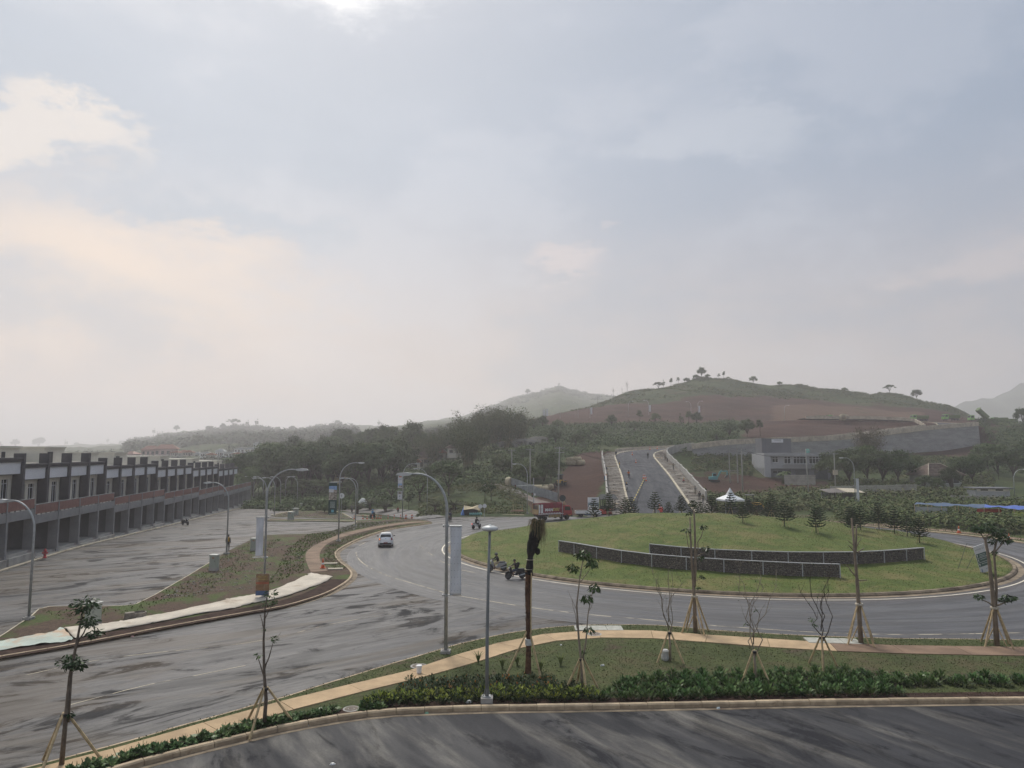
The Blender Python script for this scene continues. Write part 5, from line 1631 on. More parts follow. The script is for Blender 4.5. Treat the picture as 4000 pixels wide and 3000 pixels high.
BK = pm('gloss_black', (.018, .018, .02), .25, .1, 4, 0, .5)
WH = pm('gloss_white', (.62, .62, .62), .3, .05, 4, 0, .5)
SILVER = pm('silver_paint', (.30, .31, .32), .35, .08, 4, 0, .5)
RY = R(-90)
rider_pair(1941, 2231, R(-72), 'silver and black scooter close to roundabout kerb, rider in beige shorts', 'rider in black jacket, beige shorts and grey helmet on silver scooter', SILVER, K_BLACK, K_BEIGE, shorts=True, head='helmet', hat=K_GREY)
rider_pair(2013, 2261, R(-70), 'black sport motorcycle on ring road, ridden with backpack', 'rider in black shirt with backpack and navy trousers on black motorcycle', BK, K_BLACK, K_NAVY, sleeves=False, shorts=True, head='cap', extras=('backpack',), sport=True)
rider_pair(1861, 2065, R(140), 'white scooter with lit red tail light heading away', 'rider all in black on the white scooter', WH, K_BLACK, K_BLACK, head='helmet', hat=K_BLACK, lit=True)
rider_pair(1758, 2035, R(172), 'dark scooter riding off behind dotted banner lamp', 'rider in dark jacket seen from behind beyond dotted banner lamp', BK, K_NAVY, K_BLACK, head='helmet', hat=K_BLACK)
rider_pair(1455, 2024, R(160), 'black scooter passing the row of traffic cones', 'rider in bright blue jacket passing the row of cones', BK, K_BLUE, K_BLACK, head='helmet', hat=K_BLUE)
q = P(1374, 2000, .12); q.z = max(q.z, TH(q.x, q.y) + .1) if q.y > 118 else q.z
rider_pair(0, 0, R(20), 'dark motorcycle coming along branch road under palms', 'rider in grey on branch road under palms', BK, K_GREY, K_BLACK, head='helmet', flat=False, at=q)
for (u, v, rz, paint, top, l1, l2, hat) in ((2456, 1867, R(172), BK, K_ORANGE, 'dark scooter climbing the ramp road', 'rider in orange vest climbing the ramp', K_BLACK), (2448, 1917, R(-8), WH, K_NAVY, 'white scooter coming down beside ramp kerb', 'rider in dark jacket and yellow helmet on white scooter', K_YELLOW)):
 rider_pair(0, 0, rz, l1, l2, paint, top, K_BLACK, head='helmet', hat=hat, flat=False, at=ramp_at(u, v) + Vector((0, 0, .04)))
scooter(P(723, 2051, .0), R(60), 'black scooter parked alone on wet forecourt by shophouses', BK)
qq = ROW_A + ROW_D * 46.5 + Vector((-1.0, 0, 0)); scooter((qq.x, qq.y, zg(qq.x, qq.y) + .6), R(75), 'pale scooter parked inside shophouse arcade', WH)
for k, (u, v) in enumerate(((975, 1962), (985, 1961))): scooter(P(u, v, .02), R(70 + 20 * k), 'scooter parked beside end wall of shophouse row', BK if k else SILVER, group='scooters by the end wall')
scooter(P(1772, 2003, .1), R(80), 'motorcycle parked near cream tent at grass bank', BK)
person(P(890, 2153, .0), R(170), 'pedestrian in yellow vest and black trousers standing by lamp', STAND, K_BLACK, K_BLACK, extras=('vest',))

# workers on and beside the ramp
def ramp_side(u, v): return PT(u, v, 122, 240)
wk = [(2531, 1793, 180, STAND, K_BLACK, K_BLACK, 'worker all in black standing on upper ramp road'), (2406, 1786, 200, STAND, K_NAVY, K_BLACK, 'worker in navy with white helmet at ramp kerb on haul road side'), (2367, 1850, 150, STAND, K_NAVY, K_GREY, 'worker in navy on rubble strip toward haul road'),
 (2363, 1879, 120, BEND, K_RED, K_BLUE, 'worker in red shirt bending on rubble strip toward haul road'), (2598, 1802, 60, STAND, K_OLIVE, K_BLACK, 'worker in olive standing at upper parapet end'), (2607, 1806, -60, BEND, K_OLIVE, K_BLACK, 'worker bending at upper parapet end'),
 (2631, 1839, 30, REACH, K_OLIVE, K_GREY, 'worker in olive reaching to parapet above excavator'), (2669, 1889, 70, SQUAT, K_RED, K_GREY, 'worker in red squatting on rubble strip above excavator'), (2716, 1934, 70, REACH, K_GREY, K_OLIVE, 'worker in grey reaching to parapet foot'),
 (2733, 1957, 170, STAND, K_BLACK, K_BLACK, 'worker in black walking down beside parapet'), (2747, 1970, 160, STAND, K_OLIVE, K_GREY, 'worker in olive at lower end of parapet above excavator'), (2420, 1830, 90, STAND, K_YELLOW, K_BLACK, 'worker in yellow shirt at ramp kerb')]
for u, v, rz, pose, a, b, lab in wk:
 pt = ramp_at(u, v)
 xr = float(np.interp(pt.y, _RY[:36], _RX[:36]))
 if abs(pt.x - xr) > 9.5: pt.x = xr + math.copysign(8.0, pt.x - xr)
 pt.z = float(np.interp(pt.y, _RY[:36], _RZ[:36])) + .07
 person(pt, R(rz), lab, pose, a, b, head='hard_hat' if 'helmet' in lab or 'red' in lab else 'hair', hat=K_WHITE if 'helmet' in lab else K_YELLOW)
person(PT(2170, 1925), R(30), 'dark clothed person standing by concrete pipes behind sheet fence', STAND, K_BLACK, K_BLACK)
person(PT(1556, 2001), R(-60), 'person in dark red squatting on grass by fallen white kerb', SQUAT, K_RED, K_GREY)

# ------------------------------------------------------------------ white hatchback
M_CARWHITE = pm('car_white', (.80, .81, .82), .28, .03, 2, 0, .5, coat=.5)
def loft(sections):
 m = MB(); rings = []
 for y, pr in sections:
  full = [(x, y, z) for x, z in pr] + [(-x, y, z) for x, z in reversed(pr)]
  rings.append(full)
 n = len(rings[0]); co = [p for r_ in rings for p in r_]; fs = []
 for i in range(len(rings) - 1):
  for k in range(n): fs.append((i * n + k, i * n + (k + 1) % n, (i + 1) * n + (k + 1) % n, (i + 1) * n + k))
 fs.append(tuple(range(n))); fs.append(tuple(reversed(range((len(rings) - 1) * n, len(rings) * n))))
 return m.add(co, fs)

def hatchback():
 p = P(1506, 2138, 0)
 t = thing('car', 'white small hatchback with one lit tail light driving round the bend', 'car', p, R(9))
 # rear at y = 0, front at y = 3.6
 S = lambda y, zb, w, zs, zt, wt: (y, [(.0, zb), (w * .86, zb), (w, zb + .14), (w, zs - .16), (w * .985, zs), (wt, zt - .1), (wt * .86, zt), (0, zt + .015)])
 secs = [S(.0, .42, .68, .84, .90, .60), S(.05, .28, .78, .92, 1.05, .66), S(.14, .24, .81, .95, 1.22, .63), S(.30, .22, .82, .96, 1.44, .585), S(.55, .2, .825, .96, 1.50, .575), S(1.3, .2, .83, .95, 1.52, .585), S(1.85, .2, .83, .94, 1.47, .58),
   S(2.25, .2, .825, .93, 1.25, .62), S(2.6, .2, .82, .92, .99, .66), S(3.1, .22, .80, .86, .90, .6), S(3.45, .24, .74, .74, .78, .52), S(3.6, .34, .62, .6, .64, .45)]
 loft(secs).build('body', M_CARWHITE, t, smooth=True, bevel=0)
 MB().add([(-.55, .195, 1.375), (.55, .195, 1.375), (.62, .075, 1.03), (-.62, .075, 1.03)], [(0, 1, 2, 3)]).build('rear_window', M_GLASSDARK, t).location = (0, -.022, .012)
 for s in (-1, 1):
  MB().add([(s * .70, .55, 1.0), (s * .62, .62, 1.38), (s * .64, 1.95, 1.36), (s * .70, 2.35, 1.0)], [(0, 1, 2, 3)]).build('side_window', M_GLASSDARK, t).location = (s * .10, 0, 0)
  lm = MB(); lm.side_prism([(-.08, .80), (.10, .78), (.12, 1.0), (.02, 1.07), (-.06, .98)], -.03, .06)
  col = pm('amber_lens', (.9, .28, .05), .3) if s < 0 else pm('red_lens', (.22, .02, .02), .3)
  if s < 0 and 'lit_lens' not in MATS:
   q = NT('lit_lens'); q.col((.9, .3, .1)); q.b.inputs['Emission Color'].default_value = (1, .33, .12, 1); q.b.inputs['Emission Strength'].default_value = 1.6; MATS['lit_lens'] = q.m
  o = lm.build('tail_light', pm('red_lens', (.22, .02, .02), .3), t); o.location = (s * .69, .0, 0); o.scale = (-s * 1.0, 1, 1)
  if s < 0: MB().ball((s * .67, -.035, .90), (.055, .02, .06), 8, 6).build('indicator', MATS['lit_lens'], t)
  MB().box((s * .93, 2.15, 1.03), (.2, .1, .13)).build('mirror', M_BLACK, t, bevel=.03)
  for y in (.55, 2.95): wheel('wheel', .285, .18, t, (s * .74, y, .285), SILVER)
 lw = MB(); lw.box((0, .0, .40), (1.30, .10, .16)); lw.build('rear_bumper_insert', M_BLACK, t, bevel=.03)
 MB().box((0, -.06, .50), (.44, .02, .12)).build('number_plate', pm('red_plate', (.22, .03, .03), .5), t)
 MB().box((0, -.045, .96), (.12, .02, .05)).build('badge', M_STEEL, t)
 MB().tube([(0, -.02, .36), (0, -.1, .30), (0, -.1, .24)], .02, 6).build('tow_hook', M_STEEL, t)
 MB().box((0, .36, 1.5), (1.05, .16, .04)).build('roof_spoiler', M_CARWHITE, t, bevel=.015)
 MB().box((0, .6, .2), (1.5, 1.1, .12)).build('underbody', M_BLACK, t)
hatchback()

# ------------------------------------------------------------------ lorries
M_RED = pm('lorry_red', (.36, .028, .04), .45, .1, 2, 0, .4)
M_CRIMSON = pm('box_crimson', (.235, .022, .045), .55, .14, 1.5, 0, .3, c2=(.16, .02, .035), mask=(.5, .7))
M_TAN = pm('tan_tailgate', (.42, .29, .15), .7, .15, 3, 0, .3)
M_YEL = pm('machine_yellow', (.48, .29, .03), .5, .12, 2, 0, .4)
M_LGREEN = pm('truck_green', (.20, .40, .12), .5, .12, 2, 0, .3)
M_OLIVEBOX = pm('tipper_green', (.12, .17, .07), .7, .2, 2, 0, .2)

def lorry_red():
 pr = P(2092, 2033, 0)
 t = thing('lorry', 'red box lorry with painted lettering and open tan tailgate', 'lorry', pr, R(24))
 L_, W_ = 4.35, 2.0
 c = MB(); c.box((2.6, 0, .72), (5.4, .8, .2)); c.build('chassis', M_BLACK, t)
 b = MB(); b.box((L_ / 2, 0, .94), (L_, W_, .12)); b.box((L_ / 2, -W_ / 2, 1.78), (L_, .06, 1.6)); b.box((L_ / 2, W_ / 2, 1.78), (L_, .06, 1.6)); b.box((L_ - .03, 0, 1.8), (.06, W_, 1.7))
 b.build('cargo_box', M_CRIMSON, t)
 for k in range(10):
  MB().box((.08 + k * (L_ - .16) / 9, -W_ / 2 - .05, 1.78), (.07, .05, 1.6)).build('box_rib', M_CRIMSON if k > 1 else M_WHITE, t)
 MB().box((.62, -W_ / 2 - .036, 1.8), (.34, .012, 1.3)).build('white_door_panel', M_WHITE, t); MB().box((.2, -W_ / 2 - .036, 1.8), (.26, .012, 1.3)).build('white_door_panel', M_WHITE, t)
 MB().box((L_ / 2, -W_ / 2 - .05, 2.55), (L_, .08, .08)).build('top_rail', M_CRIMSON, t); MB().box((L_ / 2, -W_ / 2 - .05, 1.0), (L_, .08, .08)).build('bottom_rail', M_WHITE, t)
 MB().box((L_ / 2, -W_ / 2 - .05, 1.84), (L_, .07, .03)).build('mid_rail', pm('rail_grey', (.32, .28, .28)), t)
 for k in range(7): MB().box((1.0 + k * .46, -W_ / 2 - .038, 1.13), (.34, .01, .14)).build('white_block', M_WHITE, t)
 lettering('MAN', .62, M_WHITE, t, (1.75, -W_ / 2 - .085, 1.62), (R(90), 0, 0), bold=.02, shear=.25)
 lettering('DIRI', .62, pm('gold_letter', (.50, .38, .12), .5), t, (2.98, -W_ / 2 - .085, 1.65), (R(90), 0, 0), bold=.02, shear=.25)
 tg = MB(); tg.box((-.02, 0, 1.32), (.06, W_ - .1, .72)); tg.build('tailgate', M_TAN, t)
 for s in (-1, 1): MB().box((-.01, s * W_ / 2, 1.78), (.09, .1, 1.62)).build('rear_post', M_TAN, t)
 MB().box((-.01, 0, 2.57), (.09, W_, .08)).build('rear_beam', pm('brown_paint', (.12, .07, .05)), t)
 MB().box((2.2, 0, 1.7), (4.2, 1.9, 1.3)).build('cargo', pm('brown_load', (.12, .09, .07), .9, .3, 1.5), t)
 # cab
 prof = [(0, .55), (0, 2.15), (.16, 2.25), (.95, 2.22), (1.18, 2.1), (1.42, 1.45), (1.50, 1.3), (1.52, .55)]
 m = MB(); m.side_prism(prof, -.92, .92); cab = m.build('cab', M_RED, t, bevel=.04); cab.location = (L_ + .1, 0, 0)
 for s in (-1, 1):
  MB().add([(.22, s * .93, 1.46), (1.24, s * .93, 1.46), (1.08, s * .93, 2.02), (.22, s * .93, 2.06)], [(0, 1, 2, 3)]).build('side_window', M_GLASSDARK, cab)
  MB().box((1.5, s * 1.1, 1.62), (.08, .2, .34)).build('mirror', M_BLACK, cab)
  MB().tube([(1.35, s * .9, 1.75), (1.5, s * 1.05, 1.75)], .02, 5).build('mirror_arm', M_BLACK, cab)
  MB().box((.7, s * .93, 1.0), (1.0, .02, .05)).build('door_trim', M_BLACK, cab)
 MB().add([(1.20, -.8, 2.06), (1.20, .8, 2.06), (1.455, .82, 1.47), (1.455, -.82, 1.47)], [(0, 1, 2, 3)]).build('windscreen', M_GLASSDARK, cab).location = (.03, 0, .01)
 MB().box((.78, 0, .6), (1.66, 1.9, .26)).build('bumper', M_BLACK, cab, bevel=.04)
 MB().box((.35, 0, 2.42), (.5, 1.4, .32)).build('roof_board', pm('painted_board', (.40, .28, .18), .7, .3, 4), cab, bevel=.06)
 for s in (-1, 1): MB().lathe([(.17, 0), (.05, .45), (0, .6)], 8, (.3, s * .62, 2.5)).build('roof_horn', pm('painted_board', (.4, .28, .18)), cab)
 for s in (-1, 1): MB().ball((1.52, s * .68, .95), (.03, .16, .09), 8, 6).build('headlight', M_WHITE, cab)
 MB().box((.85, -.95, .72), (.9, .06, .1)).build('step', M_YEL, cab)
 for y in (-.86, .86):
  for x in (1.15, 5.0): wheel('wheel', .43, .26, t, (0, 0, 0), pm('hub_grey', (.12, .12, .12))).matrix_local = Matrix.Translation((x, y, .43)) @ Matrix.Rotation(R(90), 4, 'Z')
 w2 = wheel('spare_wheel', .36, .2, t, (0, 0, 0), pm('hub_grey', (.12, .12, .12))); w2.matrix_local = Matrix.Translation((3.7, .5, .55)) @ Matrix.Rotation(R(90), 4, 'Z')
 g_ = MB()
 for k in range(3): g_.box((2.85, -.96, .52 + k * .15), (1.9, .05, .045))
 for k in range(5): g_.box((1.95 + k * .45, -.955, .67), (.05, .05, .36))
 g_.build('side_guard', M_YEL, t)
 MB().box((2.85, -.88, .66), (2.3, .06, .42)).build('tool_box', pm('silver_box', (.33, .31, .28)), t)
 MB().box((.3, 0, .55), (.1, 1.7, .1)).build('rear_underrun', M_BLACK, t)
lorry_red()

def pickup():
 p = P(2250, 2019, 0)
 t = thing('pickup_truck', 'white flatbed pickup waiting beside billboard and red barriers', 'pickup truck', p, R(2))
 MB().box((2.0, 0, .48), (4.0, 1.2, .16)).build('chassis', M_BLACK, t)
 b = MB(); b.box((1.05, 0, .62), (2.3, 1.62, .08))
 for s in (-1, 1): b.box((1.05, s * .8, .82), (2.3, .05, .4))
 b.box((-.08, 0, .82), (.05, 1.62, .4)); b.box((2.2, 0, .9), (.05, 1.62, .55))
 b.build('flatbed', M_CARWHITE, t)
 for s in (-1, 1): MB().box((1.05, s * .83, 1.0), (2.3, .04, .05)).build('bed_rail', M_CARWHITE, t)
 MB().box((1.05, 0, .84), (2.1, 1.5, .3)).build('load', pm('dark_load', (.04, .035, .03), .9), t)
 prof = [(2.28, .42), (2.28, 1.72), (2.40, 1.84), (3.2, 1.82), (3.36, 1.74), (3.78, 1.12), (3.98, 1.02), (4.08, .9), (4.08, .42)]
 cab = MB().side_prism(prof, -.8, .8).build('cab', M_CARWHITE, t, bevel=.04)
 for s in (-1, 1):
  MB().add([(2.5, s * .81, 1.18), (3.55, s * .81, 1.18), (3.2, s * .81, 1.66), (2.5, s * .81, 1.68)], [(0, 1, 2, 3)]).build('side_window', M_GLASSDARK, cab)
  MB().box((3.6, s * .93, 1.25), (.08, .16, .2)).build('mirror', M_BLACK, cab)
  MB().box((2.62, s * .812, 1.0), (.16, .02, .04)).build('door_handle', M_BLACK, cab)
 MB().add([(3.40, -.7, 1.70), (3.40, .7, 1.70), (3.75, .72, 1.15), (3.75, -.72, 1.15)], [(0, 1, 2, 3)]).build('windscreen', M_GLASSDARK, cab).location = (.025, 0, .015)
 MB().box((4.1, 0, .5), (.14, 1.55, .2)).build('bumper', M_BLACK, cab, bevel=.03)
 for y in (-.7, .7):
  for x in (.75, 3.15): wheel('wheel', .32, .2, t, (0, 0, 0), SILVER).matrix_local = Matrix.Translation((x, y, .32)) @ Matrix.Rotation(R(90), 4, 'Z')
 MB().box((1.9, -.62, .42), (1.1, .3, .22)).build('fuel_tank', pm('blue_tank', (.06, .11, .18)), t)
pickup()

def dump_truck(p, rz, label, tip=0.0, group=None):
 t = thing('dump_truck', label, 'dump truck', p, rz, group)
 MB().box((3.6, 0, .85), (7.0, .9, .25)).build('chassis', M_BLACK, t)
 prof = [(5.4, .7), (5.4, 2.7), (5.6, 2.82), (6.9, 2.78), (7.15, 1.7), (7.2, .7)]
 cab = MB().side_prism(prof, -1.15, 1.15).build('cab', M_LGREEN, t, bevel=.05)
 for s in (-1, 1): MB().add([(5.75, s * 1.16, 1.7), (6.95, s * 1.16, 1.7), (6.75, s * 1.16, 2.5), (5.75, s * 1.16, 2.5)], [(0, 1, 2, 3)]).build('side_window', M_GLASSDARK, cab)
 MB().add([(6.93, -1.0, 2.62), (6.93, 1.0, 2.62), (7.16, 1.0, 1.74), (7.16, -1.0, 1.74)], [(0, 1, 2, 3)]).build('windscreen', M_GLASSDARK, cab).location = (.03, 0, .01)
 b = MB(); b.box((2.6, 0, .1), (5.2, 2.3, .15)); 
 for s in (-1, 1):
  b.box((2.6, s * 1.15, .75), (5.2, .08, 1.3))
  for k in range(7): b.box((.1 + k * .83, s * 1.21, .75), (.1, .08, 1.3))
 b.box((5.2, 0, .95), (.1, 2.3, 1.7)); b.box((0, 0, .75), (.08, 2.3, 1.3))
 o = b.build('tipper_body', M_OLIVEBOX, t); o.location = (0, 0, 1.1); o.rotation_euler = (0, -tip, 0)
 for x in (1.0, 2.3, 6.2):
  for y in (-.95, .95): wheel('wheel', .5, .3, t, (0, 0, 0), pm('hub_grey', (.12, .12, .12))).matrix_local = Matrix.Translation((x, y, .5)) @ Matrix.Rotation(R(90), 4, 'Z')
 if tip: MB().tube([(3.6, 0, 1.0), (3.2 * math.cos(tip), 0, 1.2 + 3.2 * math.sin(tip))], .09, 8).build('hydraulic_ram', M_STEEL, t)
 return t

def on_hill(u, v): return PT(u, v, 240, 420)
def PLT(u, y): return G(u, y)
for u, y, rz, tip, lab in ((3186, 306, 0, 0, 'bright green dump truck crossing the earth cut facing right'), (3624, 312, 180, 0, 'bright green dump truck near the hairpin facing left'), (3745, 310, 185, 0, 'green dump truck beside grey pipes on plateau'),
      (3852, 306, 178, 44, 'green dump truck tipping its raised load body'), (3930, 318, 100, 0, 'green dump truck parked at plateau end'), (3968, 322, 95, 0, 'dusty green dump truck parked at plateau end behind shrubs')):
 dump_truck(G(u, y, .05), R(rz), lab, R(tip), 'green dump trucks on the plateau')

def excavator():
 p = PT(2790, 1884, 130, 230)
 t = thing('excavator', 'small teal tracked excavator on dug ground', 'excavator', p, R(0))
 teal = pm('excavator_teal', (.07, .27, .30), .5, .12, 2)
 for s in (-1, 1):
  m = MB(); m.side_prism([(-1.2, .1), (-1.0, 0), (1.0, 0), (1.2, .1), (1.2, .4), (1.0, .5), (-1.0, .5), (-1.2, .4)], s * .7 - .2, s * .7 + .2); m.build('track', M_RUBBER, t)
 MB().side_prism([(-1.25, .6), (.7, .6), (.7, 1.2), (-.1, 1.35), (-1.25, 1.3)], -.8, .8).build('engine_body', teal, t, bevel=.06)
 c = MB().box((.15, .4, 1.75), (.95, .75, .95), 0, .9).build('cab', teal, t, bevel=.04); MB().box((.15, -.0, 1.8), (.8, .02, .6)).build('window', M_GLASSDARK, c)
 MB().side_prism([(.55, 1.0), (.85, 1.0), (1.75, 2.5), (2.1, 2.75), (2.0, 2.95), (1.5, 2.75)], -.16, .16).build('boom', teal, t)
 MB().side_prism([(2.0, 2.72), (3.3, 2.9), (3.45, 2.7), (3.4, 1.7), (3.2, 1.7), (3.15, 2.55), (2.0, 2.55)], -.12, .12).build('arm', teal, t)
 MB().side_prism([(3.1, 1.7), (3.5, 1.65), (3.3, 1.15), (2.7, 1.0), (2.75, 1.35)], -.3, .3).build('bucket', M_DARKSTEEL, t)
 MB().tube([(.75, 0, 1.0), (1.6, 0, 2.3)], .06, 6).build('hydraulic_ram', M_STEEL, t)
excavator()

def backhoe():
 p = PT(2942, 1990, 121, 160)
 t = thing('backhoe', 'yellow wheeled backhoe under open canopy behind pines', 'backhoe', p, R(-12))
 MB().side_prism([(-1.3, .6), (.2, .6), (1.4, .55), (1.4, 1.15), (.2, 1.3), (-1.3, 1.1)], -.5, .5).build('body', M_YEL, t, bevel=.05)
 for s in (-1, 1):
  for x, r_ in ((-.8, .65), (1.1, .45)): wheel('wheel', r_, .35, t, (0, 0, 0), M_YEL).matrix_local = Matrix.Translation((x, s * .75, r_)) @ Matrix.Rotation(R(90), 4, 'Z')
 c = MB()
 for sx in (-1.1, .1):
  for sy in (-.55, .55): c.tube([(sx, sy, 1.1), (sx, sy, 2.5)], .04, 6)
 c.build('canopy_frame', M_BLACK, t); MB().box((-.5, 0, 2.55), (1.6, 1.5, .1)).build('canopy', M_DARKREND, t)
 MB().box((-.6, 0, 1.35), (.5, .5, .5)).build('seat', M_BLACK, t, bevel=.05)
 MB().side_prism([(1.5, .9), (2.2, .5), (2.7, .2), (2.7, .05), (1.9, .05), (1.7, .5)], -.95, .95).build('bucket', M_YEL, t)
 MB().bar((.4, .55, 1.1), (2.1, .6, .5), .12, .18).build('loader_arm', M_YEL, t); MB().bar((.4, -.55, 1.1), (2.1, -.6, .5), .12, .18).build('loader_arm', M_YEL, t)
backhoe()

def roller():
 p = PT(2190, 1898, 125, 200)
 t = thing('road_roller', 'yellow road roller with dark cab on red haul road', 'road roller', p, R(70))
 MB().side_prism([(-1.2, .6), (.7, .6), (.7, 1.25), (-.2, 1.35), (-1.2, 1.25)], -.6, .6).build('body', M_YEL, t, bevel=.05)
 MB().box((-.2, 0, 1.9), (1.1, 1.1, 1.1), 0, .92).build('cab', M_GLASSDARK, t, bevel=.05); MB().box((-.2, 0, 2.5), (1.3, 1.3, .1)).build('cab_roof', pm('cab_blue', (.08, .12, .17)), t)
 o = MB().lathe([(.62, -.85), (.62, .85)], 18, (0, 0, 0), 'y').build('drum', M_DARKSTEEL, t); o.location = (1.3, 0, .62)
 for s in (-1, 1): wheel('wheel', .6, .4, t, (0, 0, 0), M_YEL).matrix_local = Matrix.Translation((-.9, s * .6, .6)) @ Matrix.Rotation(R(90), 4, 'Z')
 MB().box((1.0, 0, .95), (1.4, 1.9, .12)).build('drum_frame', M_YEL, t)
roller()

# ------------------------------------------------------------------ pipes, fence and signs at the haul road
M_PIPE = pm('concrete_pipe', (.46, .40, .28), .85, .14, 1.2, .2, .2, c2=(.33, .28, .20), mask=(.5, .7))
def pipe(p, L_, r_, rz, label, group, tilt=0.0):
 o = MB().lathe([(r_ * .82, -L_ / 2), (r_, -L_ / 2), (r_, L_ / 2 - .12), (r_ * 1.12, L_ / 2 - .1), (r_ * 1.12, L_ / 2), (r_ * .82, L_ / 2), (r_ * .82, -L_ / 2)], 20, (0, 0, 0), 'x').build('concrete_pipe', M_PIPE, smooth=False)
 o.location = p; o.rotation_euler = (0, tilt, rz); o.data.shade_smooth()
 return tag(o, label, 'concrete pipe', group)
for u, v, L_, r_, rz, lab in ((2099, 1911, 2.1, .48, 0, 'cream concrete pipe lying lengthwise behind sheet fence'), (2150, 1914, 1.6, .62, 78, 'cream concrete pipe with open end facing the fence'), (2125, 1921, 1.4, .6, 35, 'cream concrete pipe half sunk in grass'), (2132, 1903, .9, .3, 15, 'short thin concrete pipe among larger ones')):
 q = PT(u, v, 121, 200); pipe(q + Vector((0, 0, r_ * .9)), L_, r_, R(rz), lab, 'pipes behind the sheet fence')
for k, (u, v, r_, rz, lift) in enumerate(((2216, 1817, .6, 60, 0), (2231, 1817, .6, 64, 0), (2244, 1817, .6, 62, 0), (2267, 1817, .68, 40, 0), (2234, 1817, .55, 55, 1.05), (2255, 1817, .55, 45, 1.1), (2223, 1817, .5, 60, 1.0))):
 q = PT(u, v, 150, 260); pipe(q + Vector((0, 0, r_ + lift)), 2.2, r_, R(rz), 'cream concrete pipe in the pile above haul road' if not lift else 'cream concrete pipe on top of the pile above haul road', 'pipes piled above the haul road')
for u, v in ((3293, 1642), (3305, 1641)):
 q = PT(u, v, 240, 420); pipe(q + Vector((0, 0, 1.2)), 2.6, 1.25, R(80), 'large pale pipe on plateau between dump trucks', 'large pipes on the plateau')
for u, v in ((3736, 1640), (3746, 1640)):
 q = PT(u, v, 240, 420); pipe(q + Vector((0, 0, .9)), 2.4, .85, R(70), 'grey pipe on plateau near tipping truck', 'grey pipes on the plateau')

def sheet_fence():
 t = thing('sheet_fence', 'grey corrugated metal sheet fence along lane above lorry', 'fence')
 ln = [(1992, 1897), (2030, 1909), (2081, 1931), (2130, 1946), (2182, 1962)]
 ps = resample([PT(u, v, 119, 220) for u, v in ln], .8)
 m_ = pm('corrugated_zinc', (.27, .295, .31), .5, .15, 1.2, 0, .4, metal=.2, rand=.1)
 for a, b in zip(ps[:-1], ps[1:]):
  d = b - a; n = 8; co = []; fs = []
  nrm = Vector((-d.y, d.x, 0)).normalized()
  for i in range(n + 1):
   p = a + d * (i / n) + nrm * (.03 * math.cos(i * math.pi)); z = TH(p.x, p.y)
   co += [(p.x, p.y, z - .1), (p.x, p.y, z + 1.75)]
  fs = [(2 * i, 2 * i + 2, 2 * i + 3, 2 * i + 1) for i in range(n)]
  o = MB().add(co, fs).build('metal_sheet', m_, t); s = o.modifiers.new('thick', 'SOLIDIFY'); s.thickness = .015
 for p in ps[::4]: MB().tube([(p.x, p.y + .08, p.z - .1), (p.x, p.y + .08, p.z + 1.8)], .04, 6).build('post', M_BARKDARK, t)
sheet_fence()
lane = [PT(u, v, 119, 240) for u, v in ((1900, 1893), (1954, 1902), (2008, 1923), (2063, 1946), (2117, 1967), (2160, 1990))]
lane = smooth_path(lane, 5)
drape('lane', resample(lane, 2.0), -1.8, 1.9, pm('brown_lane', (.15, .115, .10), .9, .25, .5, .3, .2, c2=(.19, .18, .175), mask=(.45, .6), world=True), .1)

def round_sign(p, H, r_, face, label, back=False, red=False, second=None):
 t = thing('road_sign', label, 'road sign', p)
 MB().tube([(0, 0, 0), (0, 0, H + r_)], .035, 8).build('post', M_STEEL, t)
 o = MB().lathe([(r_, -.012), (r_, .012)], 24, (0, 0, 0), 'y').build('disc', face, t); o.location = (0, -.05, H)
 if not back:
  MB().lathe([(r_ * 1.0, 0), (r_ * .88, .004)], 24, (0, 0, 0), 'y').build('border', M_WHITE, o).location = (0, -.02, 0)
 return t, o
bl = pm('sign_face_blue', (.03, .07, .22), .5); rd = pm('sign_face_red', (.45, .03, .03), .5)
s1, d1 = round_sign(P(1876, 2023, .1), 1.8, .34, bl, 'round blue arrow sign beside cream tent')
MB().bar((.12, -.03, -.14), (-.1, -.03, .08), .09, .012, (0, 1, 0)).build('arrow', M_WHITE, d1); MB().add([(-.2, -.032, .16), (-.02, -.032, .12), (-.14, -.032, -.02)], [(0, 1, 2)]).build('arrow_head', M_WHITE, d1)
s2, d2 = round_sign(P(1893, 2022, .1), 1.85, .33, rd, 'round red no entry sign beside blue sign')
MB().box((0, -.03, 0), (.42, .012, .1)).build('bar', M_WHITE, d2)
s3, d3 = round_sign(P(1333, 2022, .12), 4.0, .5, pm('sign_face_white', (.62, .60, .58), .5), 'round white sign behind green billboard banner')
MB().box((0, -.03, 0), (.12, .012, .4)).build('symbol', M_INK, d3)
s4, d4 = round_sign(PM(2198, 2032) if False else Vector((P(2198, 2032).x, P(2198, 2032).y, .1)), 3.3, .5, pm('sign_back', (.045, .055, .06), .6), 'dark round sign seen from behind in front of lorry cab', back=True)
w_ = MB(); w_.add([(-.52, .0, -.2), (-.1, 0, -.62), (.5, 0, -.2), (.5, 0, .1), (.3, 0, -.35), (-.3, 0, -.35), (-.52, 0, .1)], [(0, 1, 5, 6), (1, 4, 5), (1, 2, 3, 4)]); o = w_.build('backing_board', M_CONCWARM, s4); o.location = (0, .1, 3.2)

